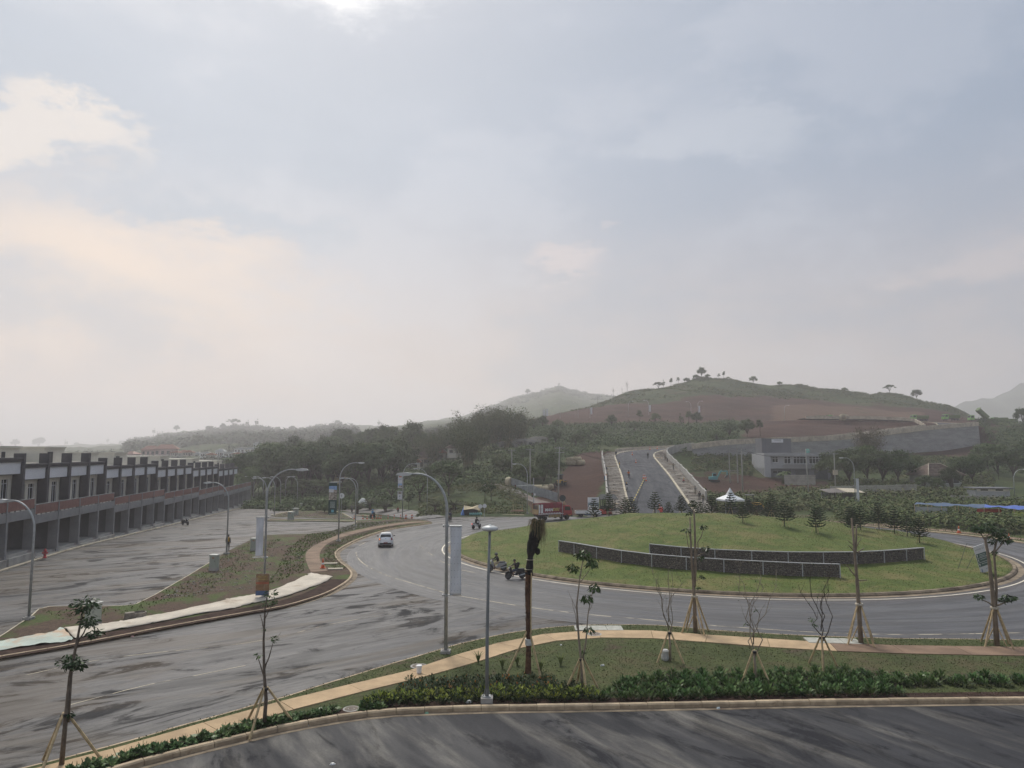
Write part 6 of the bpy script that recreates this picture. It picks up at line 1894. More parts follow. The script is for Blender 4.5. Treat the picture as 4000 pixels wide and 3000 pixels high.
def traffic_light():
 p = PT(2085, 1968, 118.5, 150)
 t = thing('traffic_light', 'grey traffic light mast with long overhead arm by lane', 'traffic light', p)
 MB().tube([(0, 0, 0), (0, 0, 4.9)], [.09, .06], 8).build('mast', M_STEEL, t)
 MB().tube([(.1, 0, 3.55), (-3.7, 0, 3.35)], [.06, .04], 8).build('arm', M_STEEL, t)
 for x, z in ((-.28, 1.7), (-3.5, 3.2)):
  b = MB().box((x, -.05, z), (.3, .25, .85)).build('signal_box', M_BLACK, t, bevel=.03)
  for k, c_ in enumerate(((.2, .02, .02), (.25, .14, .02), (.02, .15, .05))): MB().ball((x, -.19, z + .26 - k * .26), (.09, .03, .09), 8, 5).build('lens', pm('lens_%s' % 'rag'[k], c_, .3), b)
 MB().box((.22, -.02, 1.75), (.3, .06, .4)).build('plate', M_WHITE, t); MB().box((.24, 0, 3.05), (.22, .15, .4)).build('control_box', M_STEEL, t)
traffic_light()

def cream_tent():
 p = P(1838, 2011, .1)
 t = thing('tarp_tent', 'cream tarpaulin tent with blue end on grass bank', 'tent', p, R(4))
 cr = pm('cream_canvas', (.50, .42, .28), .85, .12, 1.5, .2, .2); blu = pm('blue_tarp_side', (.06, .16, .42), .6, .15, 3)
 m = MB(); m.add([(-1.2, -.9, .9), (.3, -1.0, 1.1), (1.6, -.9, .75), (-1.1, .1, 1.55), (.3, 0, 1.3), (1.35, .1, 1.65), (-1.2, 1.0, .7), (.3, 1, .8), (1.5, 1, .7)], [(0, 1, 4, 3), (1, 2, 5, 4), (3, 4, 7, 6), (4, 5, 8, 7)]); m.build('canvas', cr, t)
 MB().add([(-1.6, -1.0, 0), (-1.1, .1, 1.5), (-1.2, -.9, .9), (-1.0, -1.05, 0), (-1.7, .8, 0)], [(0, 3, 2), (0, 2, 1), (0, 1, 4)]).build('blue_end', blu, t)
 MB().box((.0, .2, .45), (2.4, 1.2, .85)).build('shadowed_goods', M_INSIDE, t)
 for k in range(7): MB().ball((-.1 + k * .3, -1.15, .22), (.17, .2, .26), 8, 5).build('sack', pm('turquoise_sack', (.20, .42, .40), .8, .12, 4), t)
cream_tent()
def white_tent():
 q = P(1417, 1989, .1); q.z = max(q.z, TH(q.x, q.y))
 t = thing('covered_heap', 'white sheet draped over heap between young palms', 'covered heap', q)
 MB().lathe([(1.5, 0), (1.3, .5), (.9, 1.1), (.45, 1.6), (.1, 1.75), (0, 1.76)], 9).build('sheet', pm('white_sheet', (.52, .53, .52), .7, .15, 1.2), t)
 MB().box((-1.3, 0, .2), (.8, .6, .4), .2).build('fold', pm('blue_sheet', (.25, .33, .45)), t)
white_tent()
def wooden_rack():
 p = PT(2022, 2003, 118.5, 140)
 t = thing('wooden_rack', 'rough bamboo rack frame standing before lorry', 'rack', p)
 for x in (-.8, .75): MB().tube([(x, 0, -.1), (x + .04, 0, 1.35)], .045, 6).build('post', M_BAMBOO, t)
 MB().tube([(-.95, 0, 1.3), (.85, 0, 1.24)], .045, 6).build('cross_bar', M_BAMBOO, t)
 MB().ball((0, .2, .0), (1.5, .6, .45), 10, 6).build('earth_heap', M_REDSOIL, t)
wooden_rack()
o = MB().lathe([(.9, -.5), (1.0, -.5), (1.05, .0), (.95, .5), (.85, .5)], 16, (0, 0, 0), 'y').build('concrete_pipe', M_PIPE); o.location = PT(1987, 1897, 121, 220) + Vector((0, 0, .8)); o.rotation_euler = (0, R(10), R(70)); tag(o, 'pale pipe ring leaning at upper end of sheet fence', 'concrete pipe')

# ------------------------------------------------------------------ ramp works
def parapet(side, label, y0, y1, gaps=()):
 t = thing('parapet_wall', label, 'parapet wall')
 base = [p for p in offset(RAMP, side * 8.9) if y0 <= p.y <= y1]
 ps = resample(base, 3.0)
 for k, (a, b) in enumerate(zip(ps[:-1], ps[1:])):
  h = 1.25 + (.15 if k % 3 == 0 else 0)
  MB().bar((a.x, a.y, a.z + h / 2 - 1.2), (b.x, b.y, b.z + h / 2 - 1.2), .3, h + 2.6).build('wall_segment', M_CONC, t)
 return t
parapet(1, 'unfinished concrete parapet between ramp road and haul road', 126, 204)
parapet(-1, 'unfinished concrete parapet between ramp road and excavator', 128, 208)

def stone_wall():
 t = thing('retaining_wall', 'long grey stone retaining wall with concrete coping below plateau road', 'retaining wall')
 top = [(51.5, 203.5, 11.9), (64, 207, 13.2), (80, 213, 13.9), (106, 225, 15.0), (130, 240, 17.4), (152, 251.5, 19.2), (171.5, 261, 20.6)]
 tp = smooth_path(top, 6)
 bt = [Vector((p.x, p.y - .6, max(TH(p.x, p.y - 2.5) - 1.5, p.z - 10))) for p in tp]
 m_ = NT('stone_masonry'); v = m_.coords(world=True, scale=(1, 1, 1.6))
 vo = m_.n('ShaderNodeTexVoronoi'); m_.l(v, vo.inputs['Vector']); vo.inputs['Scale'].default_value = 1.5
 c_ = m_.mix(m_.rng(m_.noise(m_.coords(world=True, scale=(.3, .3, 1.5)), .5, 6, .7), .35, .7), (.21, .21, .21), (.33, .33, .32))
 c_ = m_.mix(m_.rng(vo.outputs['Distance'], .0, .5), m_.mix(1.0, c_, (.75, .75, .75), 'MULTIPLY'), c_); m_.col(c_); m_.rough(.9); m_.bump(vo.outputs['Distance'], .6, .1)
 ribbon(bt, tp).build('stone_face', m_.m, t)
 for a, b in zip(tp[:-1], tp[1:]):
  MB().bar((a.x, a.y, a.z + .25), (b.x, b.y, b.z + .25), .5, 1.5).build('coping', M_CONCWARM, t)
 e = tp[-1]; d = Vector((.35, .94, 0))
 MB().add([tuple(bt[-1]), tuple(bt[-1] + d * 14 + Vector((0, 0, 3))), (e.x + d.x * 14, e.y + d.y * 14, e.z + .6), tuple(e)], [(0, 1, 2, 3)]).build('end_face', m_.m, t)
stone_wall()
def far_retainer():
 t = thing('low_wall', 'low concrete edge wall between plateau road and red cut slope', 'low wall')
 base = [p for p in offset(RAMP, 8.4) if 214 < p.y < 292 and p.x < 160]
 for a, b in zip(base[:-1], base[1:]): MB().bar((a.x, a.y, a.z + .3), (b.x, b.y, b.z + .3), .35, 1.2).build('wall_segment', M_CONCWARM, t)
far_retainer()
# debris on the shoulders
def debris():
 planks = pm('old_plank', (.30, .24, .16), .85, .25, 2, .2, .2, rand=.25)
 for k in range(12):
  side = random.choice((-1, 1)); j = random.randint(8, 32)
  c = offset(RAMP, side * random.uniform(6.0, 8.2))[j]
  L_ = random.uniform(.8, 2.6)
  o = MB().box((0, 0, 0), (L_, random.uniform(.2, .6), .07)).build('plank', planks); o.location = (c.x, c.y, c.z + random.uniform(.12, .3)); o.rotation_euler = (random.uniform(-.2, .2), random.uniform(-.15, .15), random.uniform(0, 3.1))
  tag(o, 'loose formwork board on ramp shoulder toward haul road' if side > 0 else 'loose formwork board on ramp shoulder toward excavator', 'plank', 'formwork boards along the ramp')
 co = []
 for k in range(1900):
  side = random.choice((-1, 1)); j = random.randint(6, 36)
  c = offset(RAMP[j:j + 2], side * random.uniform(5.8, 8.4))[0]; s = random.uniform(.05, .17); a = random.uniform(0, 6.3)
  x0, y0 = c.x + random.uniform(-.8, .8), c.y + random.uniform(-1, 1)
  for face in (((-1, -1, 1), (1, -1, 1), (1, 1, 1), (-1, 1, 1)), ((-1, -1, -1), (1, -1, -1), (1, -1, 1), (-1, -1, 1)), ((1, -1, -1), (1, 1, -1), (1, 1, 1), (1, -1, 1))):
   for q in face:
    x, y = q[0] * s, q[1] * s * .6
    co.append((x0 + x * math.cos(a) - y * math.sin(a), y0 + x * math.sin(a) + y * math.cos(a), c.z + .1 + q[2] * s * .4))
 tag(obj('rubble', quads_mesh('rubble', co, pm('loose_stone', (.27, .25, .22)))), 'stones and spoil along both ramp shoulders', 'rubble', kind='stuff')
debris()
def boom():
 a, b = ramp_at(2468, 1993), ramp_at(2518, 1873)
 t = thing('barrier_pole', 'black and yellow striped barrier pole lying across ramp road', 'barrier pole')
 n = 22
 for k in range(n):
  p, q = a.lerp(b, k / n) + Vector((0, 0, 1.0 - .75 * k / n)), a.lerp(b, (k + 1) / n) + Vector((0, 0, 1.0 - .75 * (k + 1) / n))
  MB().tube([p, q], .1, 6, cap=False).build('stripe', M_BLACK if k % 2 else pm('stripe_yellow', (.55, .42, .05), .6), t)
 MB().tube([a, a + Vector((0, 0, 1.2))], .1, 8).build('stand', M_DARKSTEEL, t)
boom()
def barrier(p, rz, label):
 t = thing('water_barrier', label, 'barrier', p, rz, 'red water filled barriers')
 MB().side_prism([(-.75, 0), (.75, 0), (.72, .35), (.55, .8), (-.55, .8), (-.72, .35)], -.2, .2).build('shell', pm('barrier_red', (.50, .045, .03), .5, .1, 3), t, bevel=.05)
 for x in (-.35, .35): MB().box((x, -.21, .45), (.22, .03, .12)).build('slot', pm('barrier_dark', (.2, .02, .015)), t)
for k, (u, v) in enumerate(((2352, 2008), (2394, 2007), (2436, 2003), (2464, 2002))):
 barrier(P(u, v, .02) if k < 2 else PT(u, v, 118, 150), R(4 * k), ['red barrier between billboard and black shelter', 'red barrier under black shelter', 'red barrier below ramp kerb beside black shelter', 'red barrier at foot of striped pole'][k])
barrier(ramp_at(2584, 2000), R(70), 'red barrier beside cone at ramp foot')
def guard_shelter():
 p = PT(2374, 2003, 119, 150)
 t = thing('guard_shelter', 'small black framed shelter with gabled roof beside ramp', 'shelter', p, R(6))
 for x in (-1.1, 1.1):
  for y in (-.8, .8): MB().box((x, y, 1.2), (.12, .12, 2.4)).build('post', M_BLACK, t)
 m = MB(); m.add([(-1.6, -1.2, 2.25), (1.6, -1.2, 2.25), (1.6, 1.2, 2.25), (-1.6, 1.2, 2.25), (-1.2, 0, 3.1), (1.2, 0, 3.1), (-1.6, -1.2, 2.35), (1.6, -1.2, 2.35), (1.6, 1.2, 2.35), (-1.6, 1.2, 2.35)], [(0, 1, 2, 3), (6, 7, 5, 4), (8, 9, 4, 5), (7, 8, 5), (9, 6, 4), (0, 6, 7, 1), (1, 7, 8, 2), (2, 8, 9, 3), (3, 9, 6, 0)])
 m.build('roof', pm('dark_roof', (.04, .045, .05), .7, .15, 2), t)
 MB().box((0, .8, .6), (2.2, .06, 1.0)).build('back_panel', M_BLACK, t); MB().box((0, .2, .5), (1.8, .4, .06)).build('bench', M_BARKDARK, t)
guard_shelter()
def billboard():
 p = PT(2318, 2012, 118.5, 150)
 t = thing('billboard', 'white project billboard with grey picture panel beside shelter', 'billboard', p, R(2))
 MB().box((0, 0, 1.75), (1.9, .08, 2.4)).build('board', M_SIGNWHITE, t)
 MB().box((.0, -.045, 1.75), (1.85, .012, .7)).build('picture', pm('billboard_picture', (.20, .25, .28), .7, .3, 2), t)
 for k in range(3): MB().box((.25, -.046, 2.55 + k * .12), (1.0, .01, .05)).build('text_line', M_INK, t)
 for x in (-.85, .85): MB().box((x, .08, .8), (.08, .08, 1.7)).build('post', M_DARKSTEEL, t)
billboard()
def canopy_tent():
 p = PT(2854, 2003, 119, 140)
 t = thing('canopy_tent', 'white peaked canopy tent beyond the pines', 'tent', p, R(10))
 w = 1.75
 m = MB(); m.add([(-w, -w, 2.3), (w, -w, 2.3), (w, w, 2.3), (-w, w, 2.3)] + [(s * .55, q * .55, 3.0) for s, q in ((-1, -1), (1, -1), (1, 1), (-1, 1))] + [(0, 0, 4.3)], [(0, 1, 5, 4), (1, 2, 6, 5), (2, 3, 7, 6), (3, 0, 4, 7), (4, 5, 8), (5, 6, 8), (6, 7, 8), (7, 4, 8)])
 m.build('roof', pm('white_vinyl', (.66, .68, .70), .5, .06, 1), t)
 v = MB()
 for a, b in (((-w, -w), (w, -w)), ((w, -w), (w, w)), ((w, w), (-w, w)), ((-w, w), (-w, -w))): v.add([(a[0], a[1], 2.3), (b[0], b[1], 2.3), (b[0], b[1], 2.0), (a[0], a[1], 2.0)], [(0, 1, 2, 3)])
 v.build('valance', pm('white_vinyl', (.66, .68, .70)), t)
 for x in (-w, w):
  for y in (-w, w): MB().tube([(x, y, -.1), (x, y, 2.3)], .04, 6).build('pole', M_STEEL, t)
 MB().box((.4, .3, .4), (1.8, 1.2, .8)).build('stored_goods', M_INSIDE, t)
canopy_tent()

# ------------------------------------------------------------------ electricity poles and wires
M_POLE = pm('concrete_pole', (.30, .30, .28), .8, .12, 1.5, .1, .2)
POLETOP = {}
def power_pole(key, p, H, lean, label, arms=1, box=False):
 t = thing('power_pole', label, 'utility pole', p)
 top = Vector((lean, 0, H))
 MB().tube([(0, 0, -.2), (lean * .5, 0, H * .5), tuple(top)], [.17, .14, .1], 8).build('pole', M_POLE, t, smooth=True)
 for k in range(arms):
  z = H - .25 - k * .9
  MB().box((lean, 0, z), (1.9, .1, .1)).build('cross_arm', M_STEEL, t)
  for x in (-.85, 0, .85): MB().lathe([(.05, 0), (.07, .06), (.04, .1), (.07, .16), (0, .22)], 8, (lean + x, 0, z + .05)).build('insulator', pm('porcelain', (.10, .07, .06), .3), t)
 if box: MB().box((0, -.3, H * .5), (.95, .5, 1.1)).build('transformer_box', M_CONCWARM, t, bevel=.03)
 POLETOP[key] = Vector(p) + top + Vector((0, 0, -.1))
power_pole('a', PT(2180, 1962, 119, 160), 10.8, .35, 'leaning concrete power pole at end of sheet fence', 2)
power_pole('b', PT(2071, 1908, 121, 220), 8.6, 0, 'slim concrete power pole behind sheet fence')
power_pole('c', PT(1999, 1860, 122, 260), 6.5, 0, 'short power pole among bushes on bank')
power_pole('d', PT(2902, 1945, 121, 160), 10.2, 0, 'tall bare power pole beside yellow backhoe')
power_pole('e', PT(3160, 1948, 121, 160), 10.0, -.3, 'power pole standing before grey office windows', 2)
power_pole('f', G(3264, 158), 8.6, 0, 'power pole carrying pale transformer box beside dark trees', 1, True)
def h_frame():
 p = PT(2852, 1886, 130, 230)
 t = thing('twin_power_pole', 'twin legged concrete power frame with cross bars', 'utility pole', p)
 for x in (0, 1.95): MB().tube([(x, 0, -.2), (x + (.0 if x else -.1), 0, 9.2)], [.17, .11], 8).build('leg', M_POLE, t)
 for z in (2.6, 3.0, 7.9): MB().box((1.0, -.12, z), (2.6, .12, .14)).build('cross_bar', M_POLE, t)
 POLETOP['h'] = Vector(p) + Vector((1, 0, 8.2))
h_frame()
def wire(a, b, sag, lab, n=3, spread=.8):
 for k in range(n):
  off = (k - (n - 1) / 2) * spread
  pa, pb = a + Vector((off, 0, 0)), b + Vector((off * .8, 0, 0))
  ps = [pa.lerp(pb, i / 14) + Vector((0, 0, -4 * sag * (1 + .15 * k) * (i / 14) * (1 - i / 14))) for i in range(15)]
  o = MB().tube(ps, .022, 4).build('power_line', M_BLACK)
  tag(o, lab, 'power line', lab)
PT_ = POLETOP
wire(PT_['c'], PT_['b'], .9, 'thin cable slung between poles above bank bushes', 2, .5)
wire(PT_['b'], PT_['a'], .8, 'thin cable slung between fence poles', 3)
wire(PT_['a'], PT_['h'], 3.2, 'thin cable sagging across the ramp road', 3, .6)
wire(PT_['h'], PT_['d'], .5, 'thin cable from twin frame to bare pole', 2, .6)
wire(PT_['d'], PT_['e'], 1.2, 'thin cable passing the grey office tower', 3, .7)
wire(PT_['e'], PT_['f'], .6, 'thin cable from office pole to transformer pole', 3, .7)
wire(PT_['f'], G(4150, 175) + Vector((0, 0, 9)), 1.2, 'thin cable running on above dark trees', 2, .7)

# ------------------------------------------------------------------ buildings beyond the roundabout
M_OFFICE = pm('office_grey', (.37, .38, .395), .85, .07, .4, .1, .25)
M_OFFICEDARK = pm('office_dark', (.15, .155, .17), .8, .08, .5, 0, .25)
def office():
 y = 190.0
 A = PY(2988, 1870, y)
 z0 = TH(A.x + 8, y - 3)
 t = thing('office_building', 'grey two storey office with tower and bands of white framed windows', 'building', (A.x, y, z0 - .2), R(-2))
 t.scale = (.9, 1, 1)
 W_ = 19.5
 B = lambda x0, x1, y0, y1, a, b: MB().box(((x0 + x1) / 2, (y0 + y1) / 2, (a + b) / 2), (x1 - x0, y1 - y0, b - a))
 B(0, W_, .6, 11, 0, 3.35).build('ground_floor', M_OFFICEDARK, t)
 m = MB(); m.box((W_ / 2 + .9, 5.4, 3.85), (W_ - 1.8, 10.8, 1.1)); m.box((W_ / 2 + .9, 5.4, 7.0), (W_ - 1.8, 10.8, .9)); m.box((W_ / 2 + .9, 5.9, 5.4), (W_ - 1.8, 10, 2.2)); m.box((.9, 5.5, 3.6), (1.8, 11, 7.6))
 m.build('upper_floor', M_OFFICE, t)
 B(.2, 1.4, 2.4, 8, 7.2, 11.4).build('tower_side', M_OFFICEDARK, t)
 B(1.4, 9.0, 2.5, 7.8, 7.2, 11.3).build('tower', M_OFFICEDARK, t)
 sg = B(3.2, 6.6, 2.36, 2.46, 10.2, 11.1).build('sign_board', M_SIGNWHITE, t)
 lettering('GASENER', .5, M_INK, sg, (4.9, 2.35, 10.75), (R(90), 0, 0))
 lettering('M', .3, M_INK, sg, (3.6, 2.35, 10.4), (R(90), 0, 0))
 MB().box((W_ / 2 + 3.0, -.2, 4.35), (W_ - 5.2, .7, .18)).build('window_ledge', M_OFFICE, t)
 def win(x0, x1, a, b, cols):
  f = B(x0, x1, .84, .90, a, b).build('window', M_GLASSDARK, t)
  fr = MB(); w_ = .09
  for k in range(cols + 1): fr.box((x0 + (x1 - x0) * k / cols, .8, (a + b) / 2), (w_, .1, b - a))
  for z in (a, a + (b - a) * .7, b): fr.box(((x0 + x1) / 2, .8, z), (x1 - x0 + w_, .1, w_))
  fr.build('window_frame', M_WHITE, f)
 win(2.6, 4.3, 4.9, 6.5, 2)
 for x0, x1, c_ in ((6.1, 8.0, 2), (8.8, 12.6, 4), (13.4, 17.2, 4), (17.9, W_ - .1, 3)): win(x0, x1, 4.6, 6.5, c_)
 for x0, x1, a, b in ((2.7, 3.8, 2.1, 2.6), (4.1, 5.2, 2.1, 2.6), (6.8, 7.8, 1.6, 2.7)): B(x0, x1, .52, .58, a, b).build('window', M_GLASSDARK, t)
 for x0, x1 in ((9.2, 13.0), (14.6, 18.6)): B(x0, x1, .50, .56, .2, 2.9).build('shutter', pm('shutter_dark', (.06, .065, .07)), t)
 MB().tube([(.6, .3, 0), (.6, .3, 7)], .06, 6).build('drain_pipe', M_CONC, t)
 MB().lathe([(.6, 7.45), (.62, 8.4), (.55, 8.5), (0, 8.5)], 14, (13.6, 2.0, 0)).build('water_tank', pm('tank_teal', (.16, .42, .36), .6), t)
office()

def panel_fence(label, uv, ys, h, n, mat):
 t = thing('panel_fence', label, 'concrete fence')
 pts_ = [G(u, y) for u, y in zip(uv, ys)]
 ps = resample(pts_, 2.4)
 for a, b in zip(ps[:-1], ps[1:]):
  z = min(TH(a.x, a.y), TH(b.x, b.y)) - .1
  for k in range(n):
   MB().bar((a.x, a.y, z + h * (k + .5) / n), (b.x, b.y, z + h * (k + .5) / n), .06, h / n - .03).build('panel', mat, t)
  MB().box((a.x, a.y - .05, z + h / 2), (.14, .14, h + .1)).build('post', M_CONC, t)
 return t
M_PANEL = pm('fence_panel', (.36, .35, .31), .85, .18, .7, .2, .2, c2=(.24, .225, .19), mask=(.52, .7), rand=.06)
panel_fence('pale concrete panel fence between grey office and tiled house', (3245, 3430, 3612), (150, 150, 152), 2.1, 5, M_PANEL)
panel_fence('pale concrete panel fence behind blue tarpaulin shelter', (3716, 3850, 4000, 4200), (136, 135, 133, 130), 1.5, 4, M_PANEL)
panel_fence('concrete panel fence standing before grey office ground floor', (3066, 3150, 3215), (178, 177, 176), 2.6, 6, M_PANEL)

M_TILE = pm('old_roof_tile', (.115, .085, .07), .9, .3, 1.0, .4, .15, c2=(.19, .155, .13), mask=(.5, .68))
M_TILERED = pm('red_roof_tile', (.26, .105, .06), .9, .25, .8, .4, .15, c2=(.14, .08, .06), mask=(.5, .68))
def hip_house(p, w, d, h, rh, label, wall, tile, rz=0.0, wins=3, group=None, eave=.7):
 t = thing('house', label, 'house', p, rz, group)
 MB().box((0, 0, h / 2 - .3), (w, d, h + .6)).build('wall', wall, t)
 W_, D_ = w / 2 + eave, d / 2 + eave; rl = max(.3, w / 2 - d / 2 * .8)
 m = MB(); m.add([(-W_, -D_, h), (W_, -D_, h), (W_, D_, h), (-W_, D_, h), (-rl, 0, h + rh), (rl, 0, h + rh), (-W_, -D_, h - .15), (W_, -D_, h - .15), (W_, D_, h - .15), (-W_, D_, h - .15)], [(0, 1, 5, 4), (2, 3, 4, 5), (1, 2, 5), (3, 0, 4), (9, 8, 7, 6), (6, 7, 1, 0), (7, 8, 2, 1), (8, 9, 3, 2), (9, 6, 0, 3)])
 r_ = m.build('roof', tile, t)
 # courses of tile as real steps
 rid = MB(); rid.tube([(-rl, 0, h + rh + .05), (rl, 0, h + rh + .05)], .12, 6)
 for sx in (-1, 1):
  for sy in (-1, 1): rid.tube([(sx * rl, 0, h + rh + .03), (sx * W_, sy * D_, h + .03)], .1, 6)
 rid.build('ridge_tile', M_CONCWARM, r_)
 nc = 7
 for k in range(nc):
  f0 = (k + .5) / nc
  y0 = -D_ * (1 - f0); z0 = h + rh * f0 + .05; x0 = W_ + (rl - W_) * f0
  MB().box((0, y0, z0), (2 * x0 - .1, .14, .07), 0).build('tile_course', tile, r_)
 for k in range(wins):
  x = -w / 2 + w * (k + .5) / wins
  f = MB().box((x, -d / 2 - .03, h * .55), (w / wins * .5, .06, h * .4)).build('window', M_GLASSDARK, t)
  MB().box((x, -d / 2 - .05, h * .34), (w / wins * .6, .1, .08)).build('sill', M_WHITE, f)
 MB().box((w * .18, -d / 2 - .035, h * .36), (.9, .06, h * .72)).build('door', M_BARKDARK, t)
 return t
M_HWALL = pm('pale_house_wall', (.28, .30, .265), .85, .1, .5, 0, .2)
hp = G(3655, 168); hip_house(hp, 8.2, 6.5, 2.9, 2.6, 'old tiled house with pale walls among dark trees', M_HWALL, M_TILE, R(8))
def stall():
 p = G(3300, 138)
 t = thing('roadside_stall', 'tin roofed roadside stall with open front below panel fence', 'stall', p, R(4))
 for x in (-3.6, -1.2, 1.2, 3.6):
  for y in (-1.4, 1.4): MB().tube([(x, y, -.2), (x, y, 2.0)], .06, 6).build('post', M_BARKDARK, t)
 MB().add([(-4.2, -2.0, 1.9), (-.6, -2.0, 1.95), (-.6, 1.8, 2.55), (-4.2, 1.8, 2.35)], [(0, 1, 2, 3)]).build('roof_sheet', pm('rusty_tin', (.12, .105, .095), .7, .35, 1.5), t)
 MB().add([(-.8, -2.1, 2.0), (3.0, -2.1, 1.9), (3.0, 1.8, 2.5), (-.8, 1.8, 2.62)], [(0, 1, 2, 3)]).build('roof_sheet', pm('cream_sheet', (.42, .37, .28), .7, .15, 1.5), t)
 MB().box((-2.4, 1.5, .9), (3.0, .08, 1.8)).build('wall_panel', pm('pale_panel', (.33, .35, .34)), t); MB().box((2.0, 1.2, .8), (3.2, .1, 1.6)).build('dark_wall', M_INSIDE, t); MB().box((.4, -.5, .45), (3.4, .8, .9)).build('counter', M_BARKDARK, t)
stall()
def wash_block():
 p = G(3862, 141)
 t = thing('wash_block', 'low grey block with pale clerestory strip behind panel fence', 'building', p, R(-4))
 MB().box((0, 0, .9), (6.4, 3.0, 1.9)).build('wall', M_OFFICE, t); MB().box((0, -1.52, 1.95), (6.0, .06, .5)).build('clerestory', M_BEIGE, t)
 for x in (-1.6, 1.2): MB().box((x, -1.56, 1.95), (1.4, .04, .25)).build('window', M_GLASSDARK, t)
 MB().box((0, 0, 2.3), (7.2, 4.0, .2)).build('roof', M_OFFICEDARK, t)
wash_block()
def blue_shelter():
 a, b = G(3575, 112), G(4150, 101)
 t = thing('tarpaulin_shelter', 'long low shelter roofed with blue tarpaulins among shrubs', 'shelter')
 n = 30; co = []; fs = []
 d = (b - a); nx = Vector((-d.y, d.x, 0)).normalized()
 for i in range(n + 1):
  for j in range(5):
   p = a + d * (i / n) + nx * (j * 1.1)
   z = 2.15 + .12 * math.sin(i * .8) * math.cos(j) + .22 * math.sin(j * math.pi / 4) + .05 * math.sin(i * 2.2)
   co.append((p.x, p.y, z + .25))
 fs = [(i * 5 + j, i * 5 + j + 1, (i + 1) * 5 + j + 1, (i + 1) * 5 + j) for i in range(n) for j in range(4)]
 k = (n * 4) // 2
 dull = pm('faded_blue_tarp', (.055, .095, .17), .6, .25, .8, .2, .3); blue = pm('bright_blue_tarp', (.05, .11, .40), .5, .12, .8, .2, .4)
 m = MB().add(co, fs[:k]); o = m.build('tarp_roof', dull, t, smooth=True); m = MB().add(co, fs[k:]); o = m.build('tarp_roof', blue, t, smooth=True); o['label'] = 'brighter blue half of the roof'
 for i in range(0, n + 1, 3):
  for j in (0, 4):
   p = a + d * (i / n) + nx * (j * 1.1); MB().tube([(p.x, p.y, 0), (p.x, p.y, 2.4)], .05, 6).build('post', M_BAMBOO, t)
 p = a + d * .12; MB().bar((a.x, a.y, 1.3), (p.x + d.x * .12, p.y + d.y * .12, 1.3), .05, 1.6).build('tin_wall', pm('corrugated_zinc', (.27, .295, .31)), t)
 p = a + d * .46; MB().bar((p.x, p.y + .3, 1.9), (p.x + 3.2, p.y - .3, 1.9), .05, .5).build('red_sheet', pm('red_cloth_sheet', (.42, .05, .03), .7), t)
 p = a + d * .70; q = a + d * 1.0; MB().bar((p.x, p.y + .4, 1.2), (q.x, q.y + .4, 1.2), .05, 1.5).build('green_sheet', pm('lime_sheet', (.36, .42, .08), .7, .15, 1.2), t)
blue_shelter()
# houses with red roofs in the trees and the hazy town
for u, y, w, d, h, rh, tile, lab in ((1582, 225, 9, 7, 3, 2.6, M_TILERED, 'red tiled house lowest among bank trees'), (1632, 236, 11, 8, 3.2, 3.0, M_TILE, 'brown tiled house with broad roof among bank trees'), (1690, 240, 10, 8, 3.4, 3.2, M_TILERED, 'red tiled house highest among bank trees'), (1730, 252, 8, 6, 3, 2.4, M_TILE, 'small brown tiled house beside bamboo'), (1790, 232, 7, 6, 2.6, 1.6, M_TILE, 'low house half hidden by banana plants')):
 q = G(u, y); q.z += 1.2; hip_house(q, w, d, h, rh, lab, M_BEIGE, tile, R((u % 30) - 15))
q = G(1331, 214); q.z += 1.5; hip_house(q, 3.4, 4, 4.5, .5, 'narrow yellowish house tower among broad trees', pm('yellowish_wall', (.40, .35, .22)), M_CONCWARM, wins=1, eave=.3)
for u, y, w, h in ((1975, 235, 6, 2.2), (2050, 238, 9, 2.4), (2078, 236, 5, 1.8), (2105, 243, 6, 2.0)):
 q = G(u, y); hip_house(q, w, 4, h, .35, 'pale flat roofed hut on scrub slope below lamps', M_CONC, M_CONC, R(u % 20), 2, 'pale huts on the scrub slope', .15)
TOWN = [(515, 430, 12, 8, 5, 2.6, 'pinkred'), (590, 440, 16, 9, 7, 4, 'pinkred'), (650, 436, 20, 10, 7.5, 4.5, 'pinkred'), (720, 450, 9, 7, 4, 2.5, 'red'), (738, 440, 9, 7, 3.4, 2.4, 'red'), (806, 430, 9, 7, 4.6, 1.2, 'white'), (862, 440, 8, 7, 5.5, 3, 'white'), (826, 425, 7, 5, 3, 2, 'red'), (900, 436, 10, 7, 3.6, 1.2, 'white'), (948, 452, 14, 8, 4, 1.4, 'white'), (985, 446, 12, 7, 3.6, 1.4, 'white'), (690, 426, 8, 6, 3, 1.8, 'red'), (770, 462, 10, 6, 3.2, 1.8, 'white'), (930, 426, 8, 6, 3.0, 1.6, 'red'), (545, 470, 10, 7, 4, 2, 'white'), (1010, 470, 10, 7, 4, 2, 'white')]
TOWN = [(u, y, w * .62, d * .7, h * .68, rh * .6, c) for u, y, w, d, h, rh, c in TOWN]
tw = {'pinkred': (pm('pink_wall', (.38, .27, .25)), pm('pink_roof', (.34, .17, .13))), 'red': (pm('town_wall', (.40, .38, .34)), M_TILERED), 'white': (M_WHITE, pm('tin_roof', (.34, .36, .37)))}
for k, (u, y, w, d, h, rh, c_) in enumerate(TOWN):
 q = G(u, y); q.z += .2
 lab = {'pinkred': 'pinkish house with broad red roof in hazy town', 'red': 'low house with orange tiled roof in hazy town', 'white': 'white house with pale metal roof in hazy town'}[c_]
 hip_house(q, w, d, h, rh, lab, tw[c_][0], tw[c_][1], R((k * 37) % 40 - 20), 4, 'houses of the hazy town', .6)
